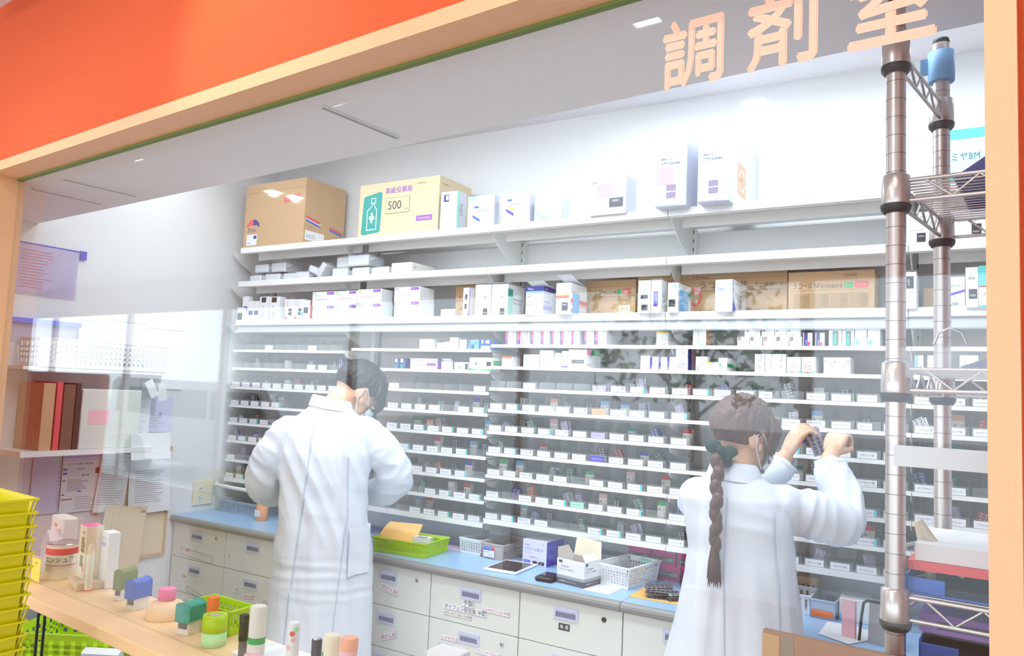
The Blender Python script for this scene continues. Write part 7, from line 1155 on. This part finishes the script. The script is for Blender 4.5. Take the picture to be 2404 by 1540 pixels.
# the coat
def coat_folds_m(co, n):
    z = co.z; d = 0; u = math.atan2(co.y - 0.03, co.x - 0.01)
    k = sst(1.16, 0.92, z); d += k * (0.010 * noise.noise(Vector((u * 2.6 + z * 1.3, z * 0.9, 3))) + 0.0022 * ridge((u + z * 0.7, z, 0), (3.0, 2.6, 1), 5))
    k = sst(0.98, 0.90, z) * sst(0.74, 0.84, z) ; d += k * 0.0016 * ridge((co.x * 0.4, z, 0), (10, 26, 1), 9)
    k = sst(0.92, 1.05, z) * sst(1.40, 1.30, z) * sst(0.19, 0.14, abs(co.x)); d += k * 0.0042 * ridge((co.x * 1.2 + (z - 1.2) * 0.55, (z - 1.2) * 0.25, co.y), (15, 9, 2), 1.5)
    k = sst(0.14, 0.19, co.x) * sst(1.08, 1.12, z); d += k * 0.0045 * ridge((co.x * 0.6 - z * 0.9, co.x + z, co.y * 0.6), (18, 8, 8), 2.2)
    k = sst(-0.15, -0.19, co.x) * sst(1.08, 1.12, z); d += k * 0.0045 * ridge((co.x * 0.7 + z * 0.9, co.x, co.y), (18, 8, 9), 8.1)
    return co + n * d * 1.45
b = MB()
b.rings([ering((0.02, 0.02, 0.50), 0.188, 0.135), ering((0.02, 0.02, 0.62), 0.184, 0.13), ering((0.022, 0.025, 0.85), 0.178, 0.122), ering((0.018, 0.028, 0.96), 0.173, 0.117), ering((0.012, 0.03, 1.07), 0.158, 0.105), ering((0.006, 0.03, 1.18), 0.155, 0.103),
         ering((0.004, 0.036, 1.30), 0.168, 0.108), ering((0.006, 0.042, 1.37), 0.166, 0.100), ering((0.008, 0.048, 1.42), 0.140, 0.085), ering((0.010, 0.052, 1.455), 0.098, 0.070), ering((0.014, 0.056, 1.485), 0.068, 0.062)], 'coat')
limb(b, [(-0.128, 0.035, 1.385), (-0.190, 0.045, 1.29), (-0.215, 0.070, 1.205), (-0.205, 0.14, 1.15), (-0.185, 0.20, 1.125)], [0.060, 0.060, 0.058, 0.053, 0.046], 20)
limb(b, [(0.130, 0.035, 1.390), (0.205, 0.040, 1.32), (0.268, 0.060, 1.225), (0.248, 0.12, 1.175), (0.212, 0.175, 1.145)], [0.062, 0.066, 0.064, 0.062, 0.056], 20)
coat = put(bake(b, 'lab_coat', 0.006, 4, coat_folds_m, 'coat'), 'lab_coat', man)
plabel(coat, 'long white coat')
b = MB()   # collar, sewn to the coat
rs = []
for k, (z, gr) in enumerate(((1.470, 0.004), (1.502, 0.002), (1.508, 0.004), (1.502, 0.009), (1.466, 0.020))):
    row = []
    for j in range(36):
        a = 2 * math.pi * j / 36; front = max(0, math.cos(a - 1.2)); row.append((0.016 + (0.066 + gr) * math.cos(a), 0.058 + (0.058 + gr) * math.sin(a), z - 0.035 * front + 0.012 * math.cos(a - math.pi)))
    rs.append(row)
b.rings(rs, 'coat', cap=False); b.build('collar', coat)
def on_coat(me, x, z, side=-1, off=0.003):
    """outermost point of the coat on the near side at x, z"""
    best = None
    for v in me.vertices:
        if abs(v.co.x - x) < 0.007 and abs(v.co.z - z) < 0.008 and (best is None or v.co.y < best): best = v.co.y
    return Vector((x, (best if best is not None else -0.08) - off, z))
def strip(me, pts, wd, mt, th=0.0015, nseg=26):
    b = MB(); P = []
    for i in range(nseg + 1):
        q = i / nseg * (len(pts) - 1); a = min(int(q), len(pts) - 2); f = q - a
        P.append((pts[a][0] + (pts[a + 1][0] - pts[a][0]) * f, pts[a][1] + (pts[a + 1][1] - pts[a][1]) * f))
    vs = []
    for x, z in P:
        for s_ in (-1, 1): vs.append(tuple(on_coat(me, x + s_ * wd / 2, z, off=0.0012)))
    fs = [(2 * i, 2 * i + 1, 2 * i + 3, 2 * i + 2) for i in range(nseg)]
    n = len(vs); vs += [(x, y + 0.003, z) for x, y, z in vs]; fs += [tuple(n + q for q in f[::-1]) for f in fs]
    return b.add(vs, fs, mt, True)
strip(coat.data, [(-0.045, 1.42), (-0.055, 1.25), (-0.07, 1.05), (-0.085, 0.84)], 0.004, 'seam').build('back_seam', coat)
strip(coat.data, [(0.085, 1.30), (0.095, 1.10), (0.075, 0.85), (0.06, 0.62)], 0.0035, 'seam').build('side_seam', coat)
strip(coat.data, [(-0.09, 0.83), (-0.095, 0.70), (-0.10, 0.55)], 0.003, 'bluegrey').build('back_vent', coat)
b = MB(); vs = []; nx, nz = 6, 10   # pocket patch on the right hip
for i in range(nx + 1):
    for j in range(nz + 1):
        x = 0.105 + 0.075 * i / nx; z = 0.885 + 0.165 * j / nz + 0.01 * i / nx; p = on_coat(coat.data, x, z, off=0.005); vs.append((p.x, min(p.y, -0.02 if x > 0.16 else p.y), p.z))
fs = [(i * (nz + 1) + j, (i + 1) * (nz + 1) + j, (i + 1) * (nz + 1) + j + 1, i * (nz + 1) + j + 1) for i in range(nx) for j in range(nz)]
n_ = len(vs); vs += [(x, y + 0.004, z) for x, y, z in vs]; fs += [tuple(n_ + q for q in f[::-1]) for f in fs]
b.add(vs, fs, 'coat', True); b.build('pocket', coat)
b = MB()
for sx in (-1, 1): b.rings([ering((0.01 + sx * 0.09, -0.0, 0.06), 0.055, 0.06), ering((0.01 + sx * 0.088, 0.012, 0.40), 0.066, 0.07), ering((0.01 + sx * 0.08, 0.03, 0.70), 0.080, 0.09)], 'trouser')
b.build('trousers', man)
for sx in (-1, 1):
    b = MB(); b.ell((0.01 + sx * 0.09, 0.045, 0.036), (0.045, 0.125, 0.036), 'black', 18, 10); b.build('shoe', man)
b = MB(); b.box(-0.03, 0.03, -0.004, 0.004, -0.05, 0.05, 'paper', Matrix.Translation((0, 0, 0)))
tag(b.build('prescription_card', loc=PM + Matrix.Rotation(ang, 3, 'Z') @ Vector((0.085, 0.318, 1.085)), rz=ang + 0.3), 'small pale card held by the person looking down at the worktop', 'card')

# ---------------------------------------------------------------- the woman
PW = S(-.56, 2.11, 0); angw = math.atan2(0.33078, 0.94371)
wom = thing('person', 'person with long braid and dark bow in white coat picking blister packs from trays', 'person', PW, angw)
HW = head_frame(Vector((0.010, 0.035, 1.466)), math.radians(48), math.radians(-14), 0)
b = MB(); KW = 0.90
head_parts(b, HW, KW)
limb(b, [(-0.012, 0.0, 1.31), (-0.010, 0.008, 1.37), (0.005, 0.022, 1.43)], [0.058, 0.046, 0.048], 20)
b.rings([ering((0.0, 0.0, 0.90), 0.125, 0.085), ering((0.0, 0.0, 1.08), 0.11, 0.075), ering((0.0, 0.0, 1.22), 0.115, 0.075), ering((-0.015, 0.0, 1.31), 0.11, 0.065), ering((-0.012, 0.0, 1.35), 0.055, 0.05)], 'skin')
limb(b, [(-0.10, 0.02, 1.30), (-0.045, 0.17, 1.255), (0.10, 0.262, 1.365), (0.130, 0.275, 1.405)], [0.038, 0.032, 0.026, 0.0225], 14)
limb(b, [(0.10, 0.01, 1.29), (0.275, 0.11, 1.245), (0.248, 0.215, 1.385), (0.252, 0.232, 1.418)], [0.040, 0.034, 0.025, 0.0225], 14)
hand(b, aim((0.134, 0.277, 1.412), (0.172, 0.285, 1.485), (-0.62, -0.45, 0.25)), 1, 0.62, k=0.88, thumb=(0.75, 0.75), index_curl=0.50, tl=1.1)
hand(b, aim((0.253, 0.236, 1.425), (0.276, 0.282, 1.475), (-0.35, -0.75, 0.55)), -1, 1.05, k=0.88, thumb=(0.5, 0.9))
for sx in (-1, 1): limb(b, [(sx * 0.065, 0.0, 0.90), (sx * 0.072, 0.0, 0.48), (sx * 0.075, -0.02, 0.09), (sx * 0.075, 0.02, 0.045)], [0.080, 0.052, 0.034, 0.032], 14)
put(bake(b, 'body', 0.0035, 2, mt='skin'), 'body', wom)
face_details(wom, HW, KW)
def reg_w(x, y, z):
    line = -0.70 + max(0, y) * 1.6 + 0.62 * abs(x) ** 3 * max(0, 1 - abs(y - 0.1) * 2.6)
    if y > 0.5: line = 0.22
    return (z - line) * 9
def th_w(x, y, z):
    t = 0.06 + 0.05 * max(0, z) + 0.06 * max(0, -y)
    if z < -0.3: t -= 0.10
    return t
hw = put(hair_mesh(HW, KW, reg_w, th_w, 'hair_brown', 'hair', 9), 'hair', wom)
b = MB()
for q in range(26):
    a = -1.0 + 2.3 * q / 25; L = R.uniform(0.055, 0.075) + 0.03 * max(0, a); p0 = Vector((math.sin(a) * 0.072, math.cos(a) * 0.086, 0.066)); p1 = Vector((math.sin(a) * 0.085, math.cos(a) * 0.102, 0.040)); p2 = Vector((math.sin(a) * 0.084, math.cos(a) * 0.100 + 0.002, 0.055 - L))
    b.tube([HW @ (p0 * KW), HW @ (p1 * KW), HW @ ((p1 + p2) / 2 * KW), HW @ (p2 * KW)], [0.009, 0.010, 0.008, 0.0012], 'hair_brown', 7)
b.build('fringe', wom)
mk = mask_mesh(HW, KW).build('face_mask', wom); mask_loops(HW, KW).build('ear_loop', mk)
r_ = MB()   # bow: two loops, knot, two tails
bc = Vector((-0.050, -0.052, 1.428))
for dx, dz, rx, rz_ in ((-0.018, 0.010, 0.022, 0.016), (0.020, -0.004, 0.024, 0.018), (0.018, -0.024, 0.013, 0.020), (-0.006, -0.018, 0.012, 0.016)): r_.ell((bc.x + dx, bc.y, bc.z + dz), (rx, 0.014, rz_), 'darkgreen', 14, 10)
r_.ell(tuple(bc + Vector((0, -0.008, 0))), (0.011, 0.014, 0.014), 'darkgreen', 12, 8)
plabel(put(bake(r_, 'hair_bow', 0.003, 2, lambda c, n: c + n * 0.003 * ridge(c, (40, 40, 40)), 'darkgreen'), 'hair_bow', wom), 'dark green bow')
b = MB(); z = 1.400; i = 0   # the braid: overlapping bulges down the back, then a loose tail
yb = lambda z: -0.072 - 0.050 * min(1, max(0, (1.40 - z) / 0.10)) + 0.04 * max(0, 1.25 - z)
while z > 1.20:
    rr_ = 0.0185 - 0.003 * (1.40 - z) / 0.2; s_ = 1 if i % 2 else -1
    b.ell((-0.056 + s_ * 0.0035, yb(z) - 0.002, z), (rr_ * 0.86, rr_ * 0.85, 0.0225), 'hair_brown', 16, 10); b.ell((-0.056 - s_ * 0.006, yb(z) - 0.005, z - 0.012), (rr_ * 0.62, rr_ * 0.7, 0.0200), 'hair_brown', 14, 8)
    z -= 0.032; i += 1
b.tube([(-0.052, -0.050, 1.425), (-0.056, yb(1.40), 1.400), (-0.056, yb(1.3), 1.3), (-0.057, yb(1.19), 1.185)], [0.014, 0.012, 0.011, 0.008], 'hair_brown', 10)
for q in range(30):
    a = q * 2.399; rr_ = (q / 30) ** 0.5; bx = -0.058; L = R.uniform(0.082, 0.112)
    b.tube([(bx + math.cos(a) * 0.004 * rr_, yb(1.185) + math.sin(a) * 0.004, 1.195), (bx + math.cos(a) * 0.012 * rr_, yb(1.16) + math.sin(a) * 0.009, 1.150), (bx + math.cos(a) * 0.020 * rr_, yb(1.13) + math.sin(a) * 0.010, 1.195 - L)], [0.005, 0.0055, 0.0008], 'hair_brown', 6)
plabel(b.build('braid', wom), 'long brown braid')
def coat_folds_w(co, n):
    z = co.z; u = math.atan2(co.y, co.x)
    d = sst(1.20, 0.95, z) * (0.012 * noise.noise(Vector((u * 2.4 + z * 1.2, z * 0.8, 7))) + 0.002 * ridge((u + z * 0.6, z, 0), (3.0, 2.2, 1), 2))
    d += sst(1.04, 1.16, z) * sst(1.33, 1.26, z) * sst(0.12, 0.08, co.x) * 0.0028 * ridge((co.x * 0.4 + z * 0.8, z, co.y), (13, 12, 4), 3)
    d += sst(0.09, 0.14, co.x) * sst(1.12, 1.18, z) * 0.0048 * ridge((co.x * 1.0 - z * 0.25, z * 0.6, co.y * 0.8), (22, 7, 14), 1.2)
    return co + n * d * 1.45
b = MB()
b.rings([ering((-0.012, 0.0, 0.50), 0.235, 0.165), ering((-0.014, 0.0, 0.70), 0.205, 0.15), ering((-0.012, 0.0, 0.86), 0.180, 0.135), ering((0.0, 0.0, 1.02), 0.156, 0.115), ering((0.006, 0.0, 1.16), 0.134, 0.096), ering((-0.002, 0.0, 1.24), 0.138, 0.094), ering((-0.014, 0.002, 1.30), 0.138, 0.088), ering((-0.016, 0.004, 1.335), 0.110, 0.072), ering((-0.014, 0.006, 1.360), 0.070, 0.060), ering((-0.012, 0.008, 1.378), 0.056, 0.052)], 'coat')
limb(b, [(-0.108, 0.012, 1.300), (-0.11, 0.07, 1.27), (-0.055, 0.16, 1.245), (0.03, 0.225, 1.30), (0.105, 0.262, 1.362)], [0.052, 0.052, 0.050, 0.048, 0.044], 20)
limb(b, [(0.088, 0.012, 1.285), (0.165, 0.045, 1.272), (0.262, 0.100, 1.248), (0.272, 0.15, 1.295), (0.250, 0.205, 1.375)], [0.060, 0.060, 0.062, 0.056, 0.044], 20)
coatw = put(bake(b, 'lab_coat', 0.0055, 4, coat_folds_w, 'coat'), 'lab_coat', wom); plabel(coatw, 'white flared coat')
b = MB(); rs = []
for k, (z, gr) in enumerate(((1.362, 0.004), (1.392, 0.002), (1.398, 0.004), (1.392, 0.009), (1.350, 0.024))):
    rs.append([(-0.012 + (0.054 + gr) * math.cos(2 * math.pi * j / 36), 0.010 + (0.050 + gr) * math.sin(2 * math.pi * j / 36), z - 0.030 * max(0, math.cos(2 * math.pi * j / 36 - 1.2)) + 0.006 * math.cos(2 * math.pi * j / 36 - math.pi)) for j in range(36)])
b.rings(rs, 'coat', cap=False); b.build('collar', coatw)
for (cx, cy, cz), d_ in (((0.118, 0.272, 1.378), (0.5, 0.25, 1)), ((0.2495, 0.212, 1.392), (-0.05, 0.28, 1))):
    M = aim((cx, cy, cz), Vector((cx, cy, cz)) + Vector(d_), (0, -1, 0.2)); b = MB(); b.lathe([(0.043, -0.028), (0.045, 0.0), (0.046, 0.006), (0.041, 0.006), (0.036, -0.02)], 'coat', 24, M); b.build('cuff', coatw)
strip(coatw.data, [(-0.03, 1.31), (-0.035, 1.15), (-0.03, 0.95), (-0.02, 0.62)], 0.0035, 'seam').build('back_seam', coatw)
strip(coatw.data, [(0.085, 1.28), (0.088, 1.20), (0.098, 1.10), (0.11, 0.90)], 0.0035, 'seam').build('side_seam', coatw)
b = MB()
for sx in (-1, 1): b.rings([ering((sx * 0.075, -0.02, 0.06), 0.048, 0.052), ering((sx * 0.073, -0.01, 0.38), 0.060, 0.064), ering((sx * 0.066, 0.0, 0.70), 0.078, 0.085)], 'trouser')
b.build('trousers', wom)
for sx in (-1, 1):
    b = MB(); b.ell((sx * 0.075, 0.025, 0.034), (0.040, 0.112, 0.034), 'black', 18, 10); b.build('shoe', wom)
RW = Matrix.Rotation(angw, 3, 'Z')
for q in range(3):
    o = bpy.data.objects.new('blister_pack', pill_sheet('foil_lilac')); sc.collection.objects.link(o); o.scale = (0.85, 0.85, 0.85)
    o.location = PW + RW @ Vector((0.182 + 0.004 * q, 0.287 + 0.003 * q, 1.482)); o.rotation_euler = (D2R(78), D2R(68 + 3 * q), angw + 0.15)
    tag(o, 'lilac blister sheet pinched in the raised left hand of the braided person', 'pill pack', 'blister sheets held in the hand')
